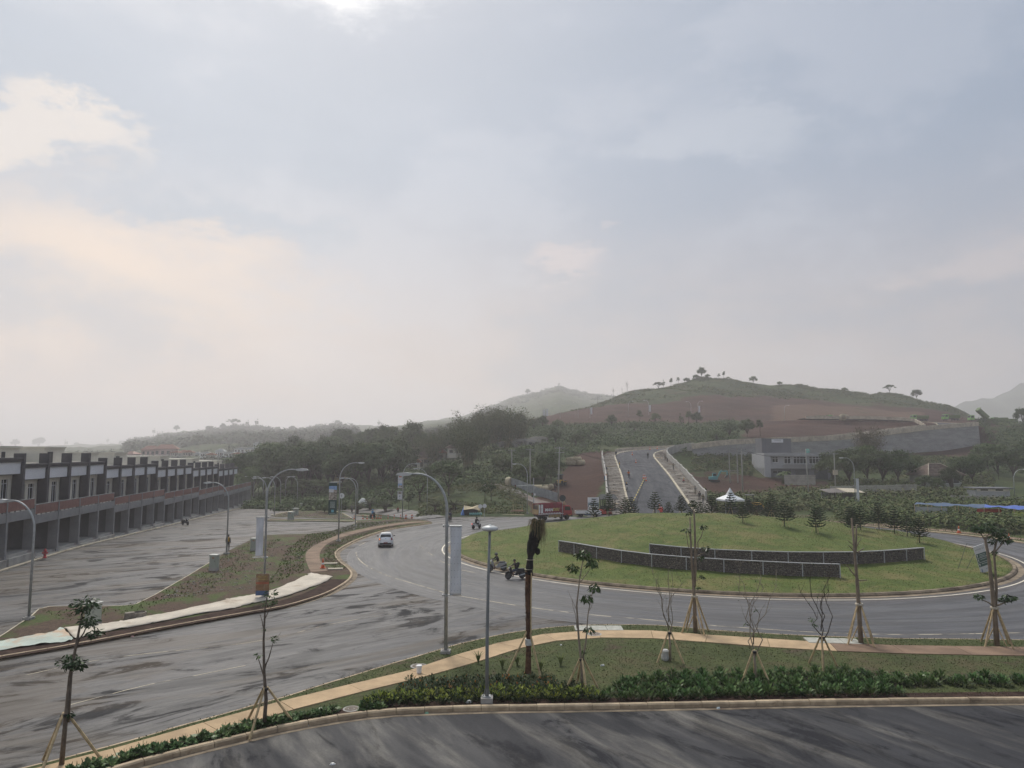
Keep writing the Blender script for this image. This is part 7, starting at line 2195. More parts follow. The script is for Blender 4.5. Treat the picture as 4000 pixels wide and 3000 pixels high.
# lamps and banners on the hill road
for u, y, ban in ((2120, 330, 1), (2132, 330, 1), (2188, 335, 0), (2258, 338, 0), (2305, 340, 1), (2455, 342, 0), (2534, 344, 1), (2700, 342, 0), (2727, 344, 1), (3065, 336, 0)):
 q = G(u, y)
 street_lamp(q, 7.2, 1.8, R(0 if u % 2 else 180), 'far white street lamp on earth road below the hill', 'lamps on the hill road', r0=.1)
 if ban: tag(banner((q.x + .2, q.y, q.z + 4.8), .9, 3.2, 'far white banner on hill road lamp', M_CLOTHWHITE, group='banners on the hill road'))

# ------------------------------------------------------------------ foliage helpers
def unit(n):
 v = rng.normal(size=(n, 3)); return v / np.linalg.norm(v, axis=1, keepdims=True)

def leaf_quads(Pn, N, size, aspect=0.55, up=None):
 n = len(Pn)
 t = np.cross(N, unit(n)) if up is None else up
 t = t / (np.linalg.norm(t, axis=1, keepdims=True) + 1e-9)
 b = np.cross(N, t); b = b / (np.linalg.norm(b, axis=1, keepdims=True) + 1e-9)
 s = (size if hasattr(size, '__len__') else np.full(n, size))[:, None] * .5
 return np.stack([Pn - t * s, Pn + b * s * aspect, Pn + t * s, Pn - b * s * aspect], 1)

def clump_leaves(c, r, n, size, flat=1.0, out=0.7):
 d = unit(n)
 rad = (rng.random(n) ** .45)[:, None]
 p = np.asarray(c) + d * rad * np.asarray([r, r, r * flat])
 nn = d * out + unit(n) * (1 - out) + np.array([0, 0, .35])
 nn /= np.linalg.norm(nn, axis=1, keepdims=True)
 return leaf_quads(p, nn, size * rng.uniform(.7, 1.35, n))

L_DARK = leaf_mat('broad_leaf_dark', (.034, .058, .019), (.068, .100, .033), .25)
L_MID = leaf_mat('broad_leaf_mid', (.050, .082, .025), (.094, .130, .043), .25)
L_BAMB = leaf_mat('bamboo_leaf', (.054, .076, .030), (.105, .124, .053), .2)
L_BAMBDRY = leaf_mat('dry_bamboo_leaf', (.085, .074, .045), (.13, .108, .064), .15)
L_LIME = leaf_mat('lime_leaf', (.085, .115, .035), (.135, .165, .055), .2)
L_FAR = leaf_mat('far_wood_leaf', (.030, .046, .022), (.056, .074, .034), .2, scale=.05)
L_PALM = leaf_mat('palm_leaf', (.052, .066, .034), (.095, .105, .060), .2)
L_PINE = leaf_mat('pine_needle', (.022, .040, .020), (.048, .072, .032), .2)

def make_proto(name, trunk_mb, leaf_co, lm, tm=M_BARKDARK):
 tr = trunk_mb.mesh(name + '_trunk', tm, smooth=True)
 cr = quads_mesh(name + '_crown', leaf_co, lm)
 return tr, cr

def broad_proto(name, H=10.0, W_=8.5, nclump=38, per=130, size=.5, lm=L_DARK, trunk=.3, shape=1.0, base=.16):
 m = MB(); m.tube([(0, 0, -.4), (.1, .05, H * base), (0, .1, H * .55)], [trunk * .028 * H, trunk * .02 * H, trunk * .01 * H], 7)
 qs = []
 for k in range(nclump):
  d = unit(1)[0]; d[2] = abs(d[2]) * 1.1 - .25
  rr = rng.uniform(.55, 1.0)
  c = np.array([d[0] * W_ / 2 * rr, d[1] * W_ / 2 * rr, H * (base + (1 - base) * .45) + d[2] * H * (1 - base) * .48 * shape * rr])
  r_ = rng.uniform(.13, .24) * W_
  qs.append(clump_leaves(c, r_, per, size, .75))
  if k % 3 == 0: m.tube([(0, .05, H * base * rng.uniform(.8, 1.3)), tuple(c * np.array([.5, .5, .9])), tuple(c)], [.012 * H, .008 * H, .003 * H], 5)
 return make_proto(name, m, np.concatenate(qs), lm)

def umbrella_proto(name, H=6.0, W_=9.0, lm=L_MID):
 m = MB(); qs = []
 m.tube([(0, 0, -.4), (.1, 0, H * .3)], [.22, .16], 7)
 for k in range(7):
  a = k * .9 + rng.uniform(-.2, .2)
  e = np.array([math.cos(a) * W_ * .36, math.sin(a) * W_ * .36, H * rng.uniform(.72, .9)])
  m.tube([(.1, 0, H * .28), tuple(e * np.array([.45, .45, .75])), tuple(e)], [.12, .08, .03], 5)
 for k in range(34):
  a, rr = rng.uniform(0, 6.28), rng.uniform(0, 1) ** .6
  z = H * (.92 - .22 * rr ** 2 + rng.uniform(-.13, .06))
  qs.append(clump_leaves((math.cos(a) * rr * W_ / 2, math.sin(a) * rr * W_ / 2, z), W_ * .11, 105, .34, .35))
 return make_proto(name, m, np.concatenate(qs), lm)

def bamboo_proto(name, H=14.0, n=44, per=150, lm=L_BAMB):
 m = MB(); qs = []
 for k in range(n):
  a = rng.uniform(0, 6.28); r0 = rng.uniform(0, 1.3); lean = rng.uniform(.8, 4.2); h = H * rng.uniform(.6, 1.0)
  b = np.array([math.cos(a) * r0, math.sin(a) * r0, -.3])
  f = lambda t: b + np.array([math.cos(a) * lean * t ** 2, math.sin(a) * lean * t ** 2, h * (t - .14 * t ** 3)])
  m.tube([tuple(f(t)) for t in (0, .25, .5, .75, 1)], [.06, .055, .045, .03, .012], 4, cap=False)
  t = rng.uniform(.3, 1.02, per)
  p = np.array([f(q) for q in t]) + rng.normal(size=(per, 3)) * np.array([.55, .55, .4])
  nn = unit(per) + np.array([0, 0, .25]); nn /= np.linalg.norm(nn, axis=1, keepdims=True)
  qs.append(leaf_quads(p, nn, rng.uniform(.3, .62, per), .32))
 return make_proto(name, m, np.concatenate(qs), lm, pm('bamboo_culm', (.16, .15, .075), .7, .2, 2))

def slim_proto(name, H=7.0, lm=L_DARK, bare=False):
 m = MB(); qs = []
 m.tube([(0, 0, -.3), (.08, 0, H * .5), (0, .05, H)], [.14, .1, .03], 6)
 for k in range(11):
  z = H * rng.uniform(.4, 1.0); a = rng.uniform(0, 6.28); L_ = rng.uniform(.6, 1.7) * (1.25 - z / H * .6)
  e = (math.cos(a) * L_, math.sin(a) * L_, z + rng.uniform(.3, .9))
  m.tube([(0, 0, z - .4), e], [.05, .015], 4)
  if not bare: qs.append(clump_leaves(e, rng.uniform(.5, .95), 90, .34, .8))
  else:
   for q in range(3): m.tube([e, (e[0] + rng.uniform(-.6, .6), e[1] + rng.uniform(-.6, .6), e[2] + rng.uniform(.2, 1.0))], [.02, .008], 4)
 if bare: qs = [clump_leaves((0, 0, H * .85), 1.2, 40, .2)]
 return make_proto(name, m, np.concatenate(qs), lm)

def banana_proto(name):
 m = MB(); qs = []
 for s in range(3):
  x0, y0 = rng.uniform(-.7, .7, 2) if s else (0, 0)
  h = rng.uniform(1.4, 2.3)
  m.tube([(x0, y0, -.2), (x0, y0, h)], [.12, .08], 6)
  for k in range(8):
   a = k * .8 + s; L_ = rng.uniform(1.3, 2.0); pv = None
   d = np.array([math.cos(a), math.sin(a), 0]); sd = np.array([-d[1], d[0], 0])
   for j in range(6):
    t0 = j / 5
    c = np.array([x0, y0, h]) + d * L_ * t0 * .85 + np.array([0, 0, 1.1 * L_ * (t0 * .9 - t0 * t0 * .95)])
    w = .26 * math.sin(math.pi * min(1, .12 + t0 * .88)) + .02
    cur = (c - sd * w, c + sd * w)
    if pv: qs.append(np.stack([pv[0], pv[1], cur[1], cur[0]])[None])
    pv = cur
 return make_proto(name, m, np.concatenate(qs), leaf_mat('banana_leaf', (.060, .090, .028), (.105, .135, .05), .2), pm('banana_stem', (.10, .115, .05), .8, .2, 2))

def palm_proto(name):
 m = MB(); qs = []
 m.tube([(0, 0, -.2), (0, 0, .5), (0, 0, .95)], [.22, .27, .2], 10)
 for k in range(34):
  a = k * 2.4; el = rng.uniform(.25, 1.25); L_ = rng.uniform(1.7, 2.3)
  d = np.array([math.cos(a), math.sin(a), 0])
  f = lambda t: np.array([0, 0, .9]) + d * L_ * t * math.cos(el) + np.array([0, 0, L_ * (t * math.sin(el) - .34 * t * t)])
  m.tube([tuple(f(t)) for t in (0, .35, .7, 1)], [.03, .02, .012, .005], 4, cap=False)
  sd = np.array([-d[1], d[0], 0])
  for t in np.linspace(.15, 1, 15):
   for s in (-1, 1):
    c = f(t); ln = .5 * math.sin(math.pi * (.1 + .85 * t)) + .1
    e = c + (sd * s * .8 + d * .6 + np.array([0, 0, .25])) * ln
    w = d * .03
    qs.append(np.stack([c - w, c + w, e + w * .4, e - w * .4])[None])
 return make_proto(name, m, np.concatenate(qs), L_PALM, pm('palm_trunk', (.12, .09, .065), .9, .3, 5))

def pine_proto(name, H=3.0, tiers=9):
 m = MB(); qs = []
 m.tube([(0, 0, -.2), (0, 0, H * .5), (0, 0, H)], [.055, .04, .012], 6)
 for k in range(tiers):
  z = H * (.26 + .70 * k / (tiers - 1)); L_ = (1 - k / (tiers - .2)) ** .8 * .95 + .12; nb = 7 if k < tiers - 2 else 5
  for j in range(nb):
   a = 2 * math.pi * j / nb + k * .6 + rng.uniform(-.12, .12); l = L_ * rng.uniform(.85, 1.1)
   d = np.array([math.cos(a), math.sin(a), 0])
   f = lambda t: np.array([0, 0, z]) + d * l * t + np.array([0, 0, l * (-.12 * t + .34 * t * t)])
   m.tube([tuple(f(t)) for t in (0, .5, 1)], [.014, .01, .005], 4, cap=False)
   n = int(26 * l + 8); t = rng.uniform(.12, 1.02, n)
   p = np.array([f(q) for q in t]) + rng.normal(size=(n, 3)) * .018
   sd = np.array([-d[1], d[0], 0])
   upv = sd[None] * rng.choice([-1, 1], n)[:, None] * rng.uniform(.5, 1, n)[:, None] + d[None] * .7 + np.array([0, 0, .45])
   p = p + upv * .06
   nn = np.cross(upv, unit(n)); nn /= np.linalg.norm(nn, axis=1, keepdims=True) + 1e-9
   qs.append(leaf_quads(p, nn, rng.uniform(.14, .26, n), .42, up=upv))
 return make_proto(name, m, np.concatenate(qs), L_PINE)

PR = {}
for k in range(3): PR['broad%d' % k] = broad_proto('broad_tree', lm=L_DARK if k < 2 else L_MID, nclump=40 - 4 * k, shape=1 + .1 * k)
PR['bushy'] = broad_proto('bushy_shrub', 4.2, 5.6, 30, 130, .34, L_MID, .2, 1.1, .1)
PR['umb0'] = umbrella_proto('umbrella_tree'); PR['umb1'] = umbrella_proto('umbrella_tree', 6.5, 8, L_DARK)
PR['bam0'] = bamboo_proto('bamboo'); PR['bam1'] = bamboo_proto('bamboo', 13, 38, 150); PR['bamdry'] = bamboo_proto('bamboo', 14, 46, 150, L_BAMBDRY)
PR['slim0'] = slim_proto('slim_tree'); PR['slim1'] = slim_proto('slim_tree', 6.0); PR['bare'] = slim_proto('bare_tree', 7.5, L_BAMBDRY, True)
PR['ban0'] = banana_proto('banana_plant'); PR['ban1'] = banana_proto('banana_plant')
PR['palm0'] = palm_proto('date_palm')
for k in range(3): PR['pine%d' % k] = pine_proto('star_pine', 2.9, 8 + k)

def plant(kind, p, s, name, label, cat, group=None, rz=None, extra=None, sz=None):
 tr, cr = PR[kind]
 t = thing(name, label, cat, p, rng.uniform(0, 6.28) if rz is None else rz, group)
 t.scale = (s, s, s * (sz or 1))
 obj('trunk', tr, t); obj('crown', cr, t)
 return t

def trees(kind_list, uy, name, label, group, hs):
 for i, (u, y, s) in enumerate(uy):
  q = G(u, y); plant(kind_list[i % len(kind_list)], q, s * hs, name, label, 'tree', group, sz=float(rng.uniform(.92, 1.12)))

B3 = ['broad0', 'broad1', 'broad2']
trees(['broad0'], [(940, 218, 1.45)], 'broad_tree', 'huge round dark tree behind far end of shophouse row', None, 1.0)
trees(B3, [(1030, 214, 1.1), (1085, 208, 1.25), (1140, 212, 1.3), (1195, 206, 1.35), (1250, 210, 1.25), (1060, 226, 1.35), (1115, 232, 1.35), (1170, 228, 1.4), (1225, 232, 1.35), (1280, 222, 1.25), (1010, 236, 1.25), (985, 205, .9)], 'broad_tree', 'broad dark green tree in belt between shophouse row and palms', 'tree belt before the palms', 1.18)
trees(B3, [(1335, 200, 1.1), (1385, 196, 1.15), (1440, 200, 1.2), (1495, 196, 1.2), (1545, 202, 1.15), (1410, 214, 1.15), (1480, 216, 1.2), (1300, 212, 1.15), (1360, 224, 1.2), (1530, 222, 1.15), (1575, 208, 1.0), (1445, 232, 1.15)], 'broad_tree', 'broad dark green tree in belt below the tiled houses', 'tree belt below the tiled houses', 1.15)
trees(B3, [(1000 + 38 * k, 300 + (k * 53) % 60, .9 + .05 * (k % 5)) for k in range(16)], 'broad_tree', 'hazy tree on slope behind the dark tree belt', 'hazy trees on the valley slope', 1.2)
trees(['slim0', 'broad1', 'slim1'], [(1451, 295, 1.35), (1505, 290, 1.1), (1540, 285, 1.2), (1568, 296, 1.3), (1610, 280, 1.2), (1420, 330, 1.1), (1380, 345, 1.0), (1340, 340, 1.0)], 'hillside_tree', 'tall tree rising on hazy slope above tiled houses', 'tall trees left of the bamboo', 1.15)
trees(['bam0', 'bam1'], [(1640, 236, .85), (1690, 232, .95), (1740, 238, 1.0), (1790, 230, 1.0), (1840, 236, 1.08), (1890, 228, 1.0), (1940, 236, 1.08), (1985, 230, 1.05), (2030, 238, .98), (1815, 246, 1.1), (1915, 248, 1.1)], 'bamboo_clump', 'tall feathery bamboo clump in grove above grass bank', 'bamboo grove above the bank', 1.1)
trees(['bamdry'], [(3395, 208, 1.08)], 'bamboo_clump', 'brownish bamboo clump standing before stone retaining wall', None, 1.0)
trees(['bushy', 'bam1', 'bushy'], [(1620, 190, 1.3), (1680, 186, .55), (1735, 184, 1.2), (1785, 182, .5), (1830, 190, 1.2), (1590, 200, 1.3)], 'tall_shrub', 'tall grey green shrub on bank above umbrella trees', 'tall shrubs above the umbrella trees', 1.0)
for u, v, k, s, lab in ((1640, 1957, 'umb0', .92, 'spreading umbrella tree with forked trunk on grass bank'), (1752, 1938, 'umb1', .95, 'dark spreading umbrella tree beside the lane on grass bank'), (1530, 1958, 'umb0', .75, 'smaller umbrella tree behind two stacked banners'), (1180, 1962, 'umb1', .95, 'umbrella tree beyond small island'), (1240, 1950, 'umb0', .9, 'umbrella tree behind green billboard banner'), (1110, 1955, 'umb0', .75, 'low umbrella tree by far road lamps'), (1365, 1962, 'umb1', .8, 'umbrella tree behind young palms')):
 q = PT(u, v, 119, 260); plant(k, q, s, 'umbrella_tree', lab, 'tree')
for u, v, s, lab in ((1396, 2003, 1.05, 'young date palm beside the white covered heap'), (1445, 1997, 1.1, 'young date palm behind rider in blue'), (1506, 2007, 1.05, 'young date palm near squatting person'), (1700, 2006, .95, 'young date palm at road edge below umbrella tree'), (1772, 2003, .95, 'young date palm beside parked motorcycle')):
 q = P(u, v, .1); q.z = max(q.z, TH(q.x, q.y)) if q.y > 118 else q.z
 plant('palm0', q, s, 'date_palm', lab, 'palm')
for u, v, s, lab in ((1894, 1969, .62, 'small slim tree on bank beside lane, lower one'), (1919, 1957, .58, 'small slim tree on bank beside lane, upper one'), (1596, 1990, .4, 'tiny tree on grass near lamp with two banners')):
 plant('slim1', PT(u, v, 119, 240), s, 'slim_tree', lab, 'tree')
plant('broad1', PT(2152, 1890, 124, 240), .78, 'broad_tree', 'dark leaning tree beside red haul road', 'tree')
for u, y, s in ((2060, 168, 1.2), (2098, 172, 1.35), (2125, 164, 1.05), (2020, 180, 1.2), (1960, 178, 1.1), (2040, 196, 1.2)):
 plant('bushy', G(u, y), s, 'tall_shrub', 'dense light green shrub behind sheet fence', 'shrub', 'shrubs behind the sheet fence')
for u, y, s in ((1268, 151, .75), (1290, 146, .65), (1310, 150, .7), (1210, 165, .6), (1170, 172, .6), (1060, 180, .6), (1020, 186, .7), (960, 190, .7), (1500, 146, .6), (1130, 172, .5)):
 plant('bushy', G(u, y), s, 'round_shrub', 'round green shrub along verge of far road', 'shrub', 'shrubs along the far road')
trees(B3, [(3255, 178, .92), (3320, 170, 1.0), (3390, 176, .95), (3450, 172, .95), (3510, 170, .98), (3560, 178, .8)], 'broad_tree', 'broad dark tree between grey office and tiled house', 'dark trees right of the office', 1.0)
trees(B3, [(3612, 158, .42), (3712, 160, .5), (3665, 156, .3), (3755, 168, .75), (3800, 172, .7), (3900, 188, 1.0), (3960, 180, .95), (4030, 186, 1.05), (3860, 200, .9), (4090, 200, 1.0)], 'broad_tree', 'broad dark tree behind wash block and blue shelter', 'dark trees right of the tiled house', 1.0)
trees(['broad0'], [(3996, 298, .75)], 'broad_tree', 'dark tree behind parked trucks at plateau end', None, 1.0)
for u, y in ((1880, 205), (1905, 212), (1950, 206), (2000, 210), (1700, 218), (1860, 222), (3690, 182), (3720, 190), (3760, 192), (3790, 196), (3840, 178), (3700, 176), (3070, 186), (3060, 181), (2050, 216), (1925, 220)):
 plant('ban%d' % (u % 2), G(u, y), 1.15, 'banana_plant', 'banana plant with torn pale leaves on left bank' if u < 2500 else 'banana plant with torn pale leaves near right houses', 'banana plant', 'banana plants')
# ridge of the big hill
for u, k, s, lab in ((2335, 'bare', .75, 'b'), (2396, 'bare', 1.05, 'b'), (2450, 'bare', 1.1, 'b'), (2430, 'bare', .6, 'b'), (2572, 'umb1', .95, 'u'), (2592, 'slim0', .95, 's'), (2621, 'slim1', 1.05, 's'), (2650, 'slim1', .85, 's'), (2683, 'bushy', .9, 's'), (2740, 'broad1', .85, 'r'), (2720, 'bushy', .9, 's'), (2765, 'bushy', .7, 's'), (2808, 'slim1', .7, 's'), (2827, 'slim1', .95, 's'), (2845, 'bushy', .5, 's'), (2942, 'broad2', .62, 'r2'), (3045, 'bushy', .75, 's'), (3130, 'bushy', .4, 's'), (3300, 'bushy', .8, 's'), (3435, 'bushy', .6, 's'), (3475, 'umb1', 1.05, 'u2'), (3580, 'broad0', .85, 'r3'), (3515, 'bushy', .4, 's')):
 q = G(u, 449); labs = {'b': 'leafless tree on lower flank of the big hill ridge', 'u': 'flat topped tree leading the hilltop tree row', 's': 'small tree or bush standing on the hill ridge', 'r': 'largest bushy tree on the hilltop', 'r2': 'round tree alone on bare ridge below hilltop', 'u2': 'flat crowned tree far along the ridge', 'r3': 'round full tree at lower end of the ridge'}
 plant(k, q - Vector((0, 0, .3)), s * .85, 'ridge_tree', labs[lab], 'tree', 'trees on the hill ridge')
for u, y, k, s in ((911, 752, 'umb0', 1.9), (820, 740, 'broad0', 1.2), (965, 750, 'slim0', 1.5), (1002, 752, 'slim0', 1.5), (1085, 750, 'broad0', .8), (1140, 755, 'broad0', .9), (870, 745, 'broad1', .9), (690, 990, 'broad1', 1.2), (600, 1000, 'slim0', 1.6), (475, 1450, 'broad0', 1.6), (420, 1480, 'slim0', 2.2), (300, 1490, 'broad0', 1.5), (257, 1480, 'slim0', 2.6), (150, 1450, 'broad0', 3.2), (60, 1480, 'broad1', 2.2), (-10, 1480, 'broad0', 2.0), (1320, 880, 'broad0', 1.3), (1480, 890, 'slim0', 1.5), (2062, 890, 'broad1', 1.0), (2184, 893, 'slim0', .9)):
 y *= 1.7; s *= 1.45
 plant(k, G(u, y) - Vector((0, 0, .5)), s, 'skyline_tree', 'faint tree on the hazy far skyline', 'tree', 'faint trees on the far ridges')
# hill road trees and slope trees
for u, y, k, s in ((2120, 290, 'broad1', .6), (2085, 285, 'broad0', .55), (2180, 300, 'bushy', .9), (2390, 296, 'broad1', .55), (2500, 310, 'slim1', .9), (2560, 306, 'broad2', .5), (2690, 300, 'slim1', .9), (2722, 296, 'broad1', .6), (2660, 292, 'slim0', .7), (2480, 280, 'bushy', .9), (2330, 262, 'bushy', 1.0), (2280, 250, 'bushy', 1.1), (2850, 250, 'broad0', .6), (2920, 246, 'broad1', .65), (2970, 244, 'slim1', .9), (2800, 240, 'bushy', 1.1), (2250, 230, 'broad2', .5), (2170, 236, 'broad1', .6)):
 plant(k, G(u, y), s, 'slope_tree', 'small tree in scrub between ramp and hill road', 'tree', 'small trees in the hill scrub')

# ------------------------------------------------------------------ star pines on the mound
PINES = [(2552, 2021), (2604, 1999), (2653, 2010), (2698, 2000), (2729, 2026), (2772, 2006), (2845, 2021), (2902, 2042), (2912, 2014), (2946, 2010), (3000, 2017), (3038, 2037), (3065, 2057), (3120, 2026), (3165, 2037), (3188, 2082), (2438, 2003), (2460, 1998),
  (3283, 2052), (3297, 2045), (3334, 2084), (3362, 2070), (3417, 2064), (3434, 2068), (3495, 2085), (3545, 2095), (3592, 2124), (2316, 2010), (2374, 2020)]
stake_me = MB()
for k in range(3):
 a = k * 2.1 + .4
 stake_me.tube([(.06 * math.cos(a), .06 * math.sin(a), 1.05), (.55 * math.cos(a), .55 * math.sin(a), -.1)], .022, 5)
stake_me = stake_me.mesh('stakes', M_BAMBOO)
one_stake = MB().tube([(.05, 0, 1.05), (.55, 0, -.1)], .024, 5).mesh('stake', M_BAMBOO)
for i, (u, v) in enumerate(PINES):
 d = ray(u, v); z = 2.0
 p = PM(u, min(v, 2120)) if v > 2022 else None
 if p is None:
  # behind the crest: stand it on the far slope of the mound in that direction
  y = 92.0 + (2022 - v) * .35
  x = (u - 2000) / F * y
  p = Vector((x, y, MZ(x, y)))
 if math.hypot(p.x - CX, p.y - CY) > RI - .8:
  k = (RI - 1.2) / math.hypot(p.x - CX, p.y - CY); p = Vector((CX + (p.x - CX) * k, CY + (p.y - CY) * k, 0)); p.z = MZ(p.x, p.y)
 t = plant('pine%d' % (i % 3), p - Vector((0, 0, .05)), [1.0, .82, .92, .95, 1.05, 1.12][i % 6], 'star_pine', 'young tiered star pine on lawn crest before ramp road' if u < 2880 else ('young tiered star pine on lawn before shrub bank' if u > 3220 else 'young tiered star pine on lawn crest before office'), 'tree', 'star pines on the roundabout')
 for k in range(3):
  o = obj('stake', one_stake, t); o.rotation_euler = (0, 0, k * 2.1 + .5)

# ------------------------------------------------------------------ scrub and woods that nobody could count
def scrub(name, label, region, n, r=(.5, 1.3), h=(.3, 1.2), leaf=(.35, .8), per=13, mats=(L_MID, L_DARK, L_LIME), wts=(.5, .35, .15), clump=None, cat='scrub', keep=None):
 (u0, u1), (y0, y1) = region
 y = rng.uniform(y0, y1, n * 3); u = rng.uniform(u0, u1, n * 3)
 x = (u - 2000) / F * y
 f = np.sin(x * .13 + y * .09) + np.sin(x * .05 - y * .11 + 2) + .8 * np.sin(x * .31 + y * .23)
 ok = f + rng.normal(size=len(x)) * .9 > (clump if clump is not None else -.5)
 if keep is not None: ok &= keep(u, x, y)
 dr = np.sqrt(np.min((x[:, None] - _RX[None]) ** 2 + (y[:, None] - _RY[None]) ** 2, axis=1))
 ok &= dr > 10
 x, y = x[ok][:n], y[ok][:n]
 z = terrain_h(x, y)
 m = len(x)
 rr = rng.uniform(*r, m); hh = rng.uniform(*h, m)
 c = np.repeat(np.stack([x, y, z], 1), per, 0); R_ = np.repeat(rr, per); H_ = np.repeat(hh, per)
 d = unit(m * per); d[:, 2] = np.abs(d[:, 2])
 p = c + d * np.stack([R_, R_, H_ * 1.3], 1) * (rng.random(m * per) ** .4)[:, None]
 nn = d + unit(m * per) * .6 + np.array([0, 0, .3]); nn /= np.linalg.norm(nn, axis=1, keepdims=True)
 q = leaf_quads(p, nn, rng.uniform(*leaf, m * per))
 mi = np.repeat(rng.choice(len(mats), m, p=wts), per)
 return tag(obj(name, quads_mesh(name, q, list(mats), mi)), label, cat, kind='stuff')

L_GRASS = leaf_mat('rank_grass', (.085, .098, .036), (.135, .135, .055), .1, scale=.3)
scrub('scrub', 'dense scrub covering slope between ramp and hill road', ((2050, 2960), (204, 306)), 5200, (.6, 1.7), (.4, 1.8), (.4, .9), keep=lambda u, x, y: ~((np.abs(x - np.interp(y, [118, 135, 160, 185, 205, 225], [10, 9, 15, 20, 24, 30])) < 6) & (y < 214)) & ~((u > 2680) & (y < 222)) & ~((u > 2880) & (y > 232)))
scrub('scrub', 'mixed undergrowth on wooded left bank', ((1080, 2060), (158, 300)), 6500, (.6, 1.6), (.4, 1.6), (.4, .9))
scrub('scrub', 'leafy undergrowth below the dark tree belt', ((960, 1720), (168, 216)), 2600, (.8, 1.8), (.6, 1.8), (.4, .8), clump=-1.5, per=18)
scrub('scrub', 'low grass and weeds on bank above far kerb', ((1640, 2050), (121, 160)), 1800, (.3, .8), (.1, .35), (.2, .4), mats=(L_GRASS, L_MID, L_LIME), wts=(.5, .25, .25))
scrub('scrub', 'weedy slope below the stone retaining wall', ((2700, 3860), (140, 232)), 5200, (.5, 1.5), (.3, 1.3), (.35, .8), mats=(L_MID, L_DARK, L_GRASS), wts=(.4, .25, .35), clump=-.2, keep=lambda u, x, y: ~((u > 2930) & (u < 3240) & (y > 170) & (y < 204)) & ~((u < 3000) & (y > 150) & (y < 190) & (x < 78)) & ~((u > 3560) & (u < 3740) & (y > 160) & (y < 176)))
scrub('scrub', 'tall rank grass behind the pines below grey office', ((2760, 3250), (124, 152)), 1500, (.5, 1.1), (.6, 1.6), (.35, .7), mats=(L_GRASS, L_MID, L_LIME), wts=(.55, .3, .15), clump=.1)
scrub('shrub_bank', 'thick shrub bank between ring road and blue shelter', ((3260, 4300), (92, 134)), 6500, (.6, 1.3), (.7, 1.7), (.3, .62), mats=(L_DARK, L_MID, L_GRASS), wts=(.45, .35, .2), clump=-2.2, per=20, keep=lambda u, x, y: (np.hypot(x - CX, y - CY) > 41.2) & ~((u > 3540) & (np.abs(y - np.interp(u, [3575, 4150], [112, 101]) - 2.4) < 3.6)))
scrub('scrub', 'shrubs and weeds on slope right of the wall', ((3820, 4200), (200, 330)), 2200, (.7, 1.8), (.4, 1.5), (.45, .9))
scrub('scrub', 'grass and bushes covering top of big hill', ((2230, 3860), (398, 452)), 3800, (.6, 1.9), (.2, .8), (.5, 1.0), mats=(L_MID, L_GRASS, L_DARK), wts=(.45, .35, .2), per=9, clump=0)
scrub('woodland', 'hazy woods covering the left ridge', ((500, 1400), (620, 1300)), 4200, (3.5, 8.0), (3.0, 8.0), (1.8, 4.0), mats=(L_FAR, L_FAR), wts=(.5, .5), per=26, cat='woodland')
scrub('woodland', 'hazy trees filling the valley behind the town', ((-50, 1150), (300, 520)), 1500, (1.8, 3.6), (1.5, 4.5), (.9, 1.9), mats=(L_FAR, L_FAR), wts=(.5, .5), per=24, clump=.9, cat='woodland', keep=lambda u, x, y: (u < 480) | (y > 462) | (y < 400))
scrub('woodland', 'wooded slope behind bamboo and tall trees', ((1250, 2050), (270, 620)), 3400, (1.4, 3.2), (1.2, 3.2), (.8, 1.6), mats=(L_FAR, L_DARK), wts=(.6, .4), per=22, clump=.2, cat='woodland')
scrub('woodland', 'scattered bushes on the second hazy hill', ((1850, 2420), (1150, 1530)), 900, (2.4, 5.0), (1.2, 3.2), (1.6, 3.0), mats=(L_FAR, L_FAR), wts=(.5, .5), per=14, clump=.6, cat='woodland')

def tufts(name, label, n, sampler, size, mats, wts, blade=.28, lean=.5):
 pts_ = np.array([sampler() for _ in range(n)], dtype=float)
 a = rng.uniform(0, 6.28, n); s = rng.uniform(size[0], size[1], n)
 up = np.stack([np.cos(a) * lean * rng.uniform(0, 1, n), np.sin(a) * lean * rng.uniform(0, 1, n), np.ones(n)], 1)
 nn = np.stack([-np.sin(a), np.cos(a), np.zeros(n)], 1)
 up /= np.linalg.norm(up, axis=1, keepdims=True)
 nn = nn - up * np.sum(nn * up, 1, keepdims=True); nn /= np.linalg.norm(nn, axis=1, keepdims=True)
 q = leaf_quads(pts_ + up * s[:, None] * .4, nn, s, blade, up=up)
 return tag(obj(name, quads_mesh(name, q, list(mats), rng.choice(len(mats), n, p=wts))), label, 'grass', kind='stuff')

def in_poly(poly, x, y):
 c = False; j = len(poly) - 1
 for i in range(len(poly)):
  xi, yi = poly[i][0], poly[i][1]; xj, yj = poly[j][0], poly[j][1]
  if (yi > y) != (yj > y) and x < (xj - xi) * (y - yi) / (yj - yi) + xi: c = not c
  j = i
 return c

def poly_sampler(poly, z):
 xs = [p[0] for p in poly]; ys = [p[1] for p in poly]
 def f():
  while True:
   x, y = random.uniform(min(xs), max(xs)), random.uniform(min(ys), max(ys))
   if in_poly(poly, x, y): return (x, y, (z(x, y) if callable(z) else z))
 return f

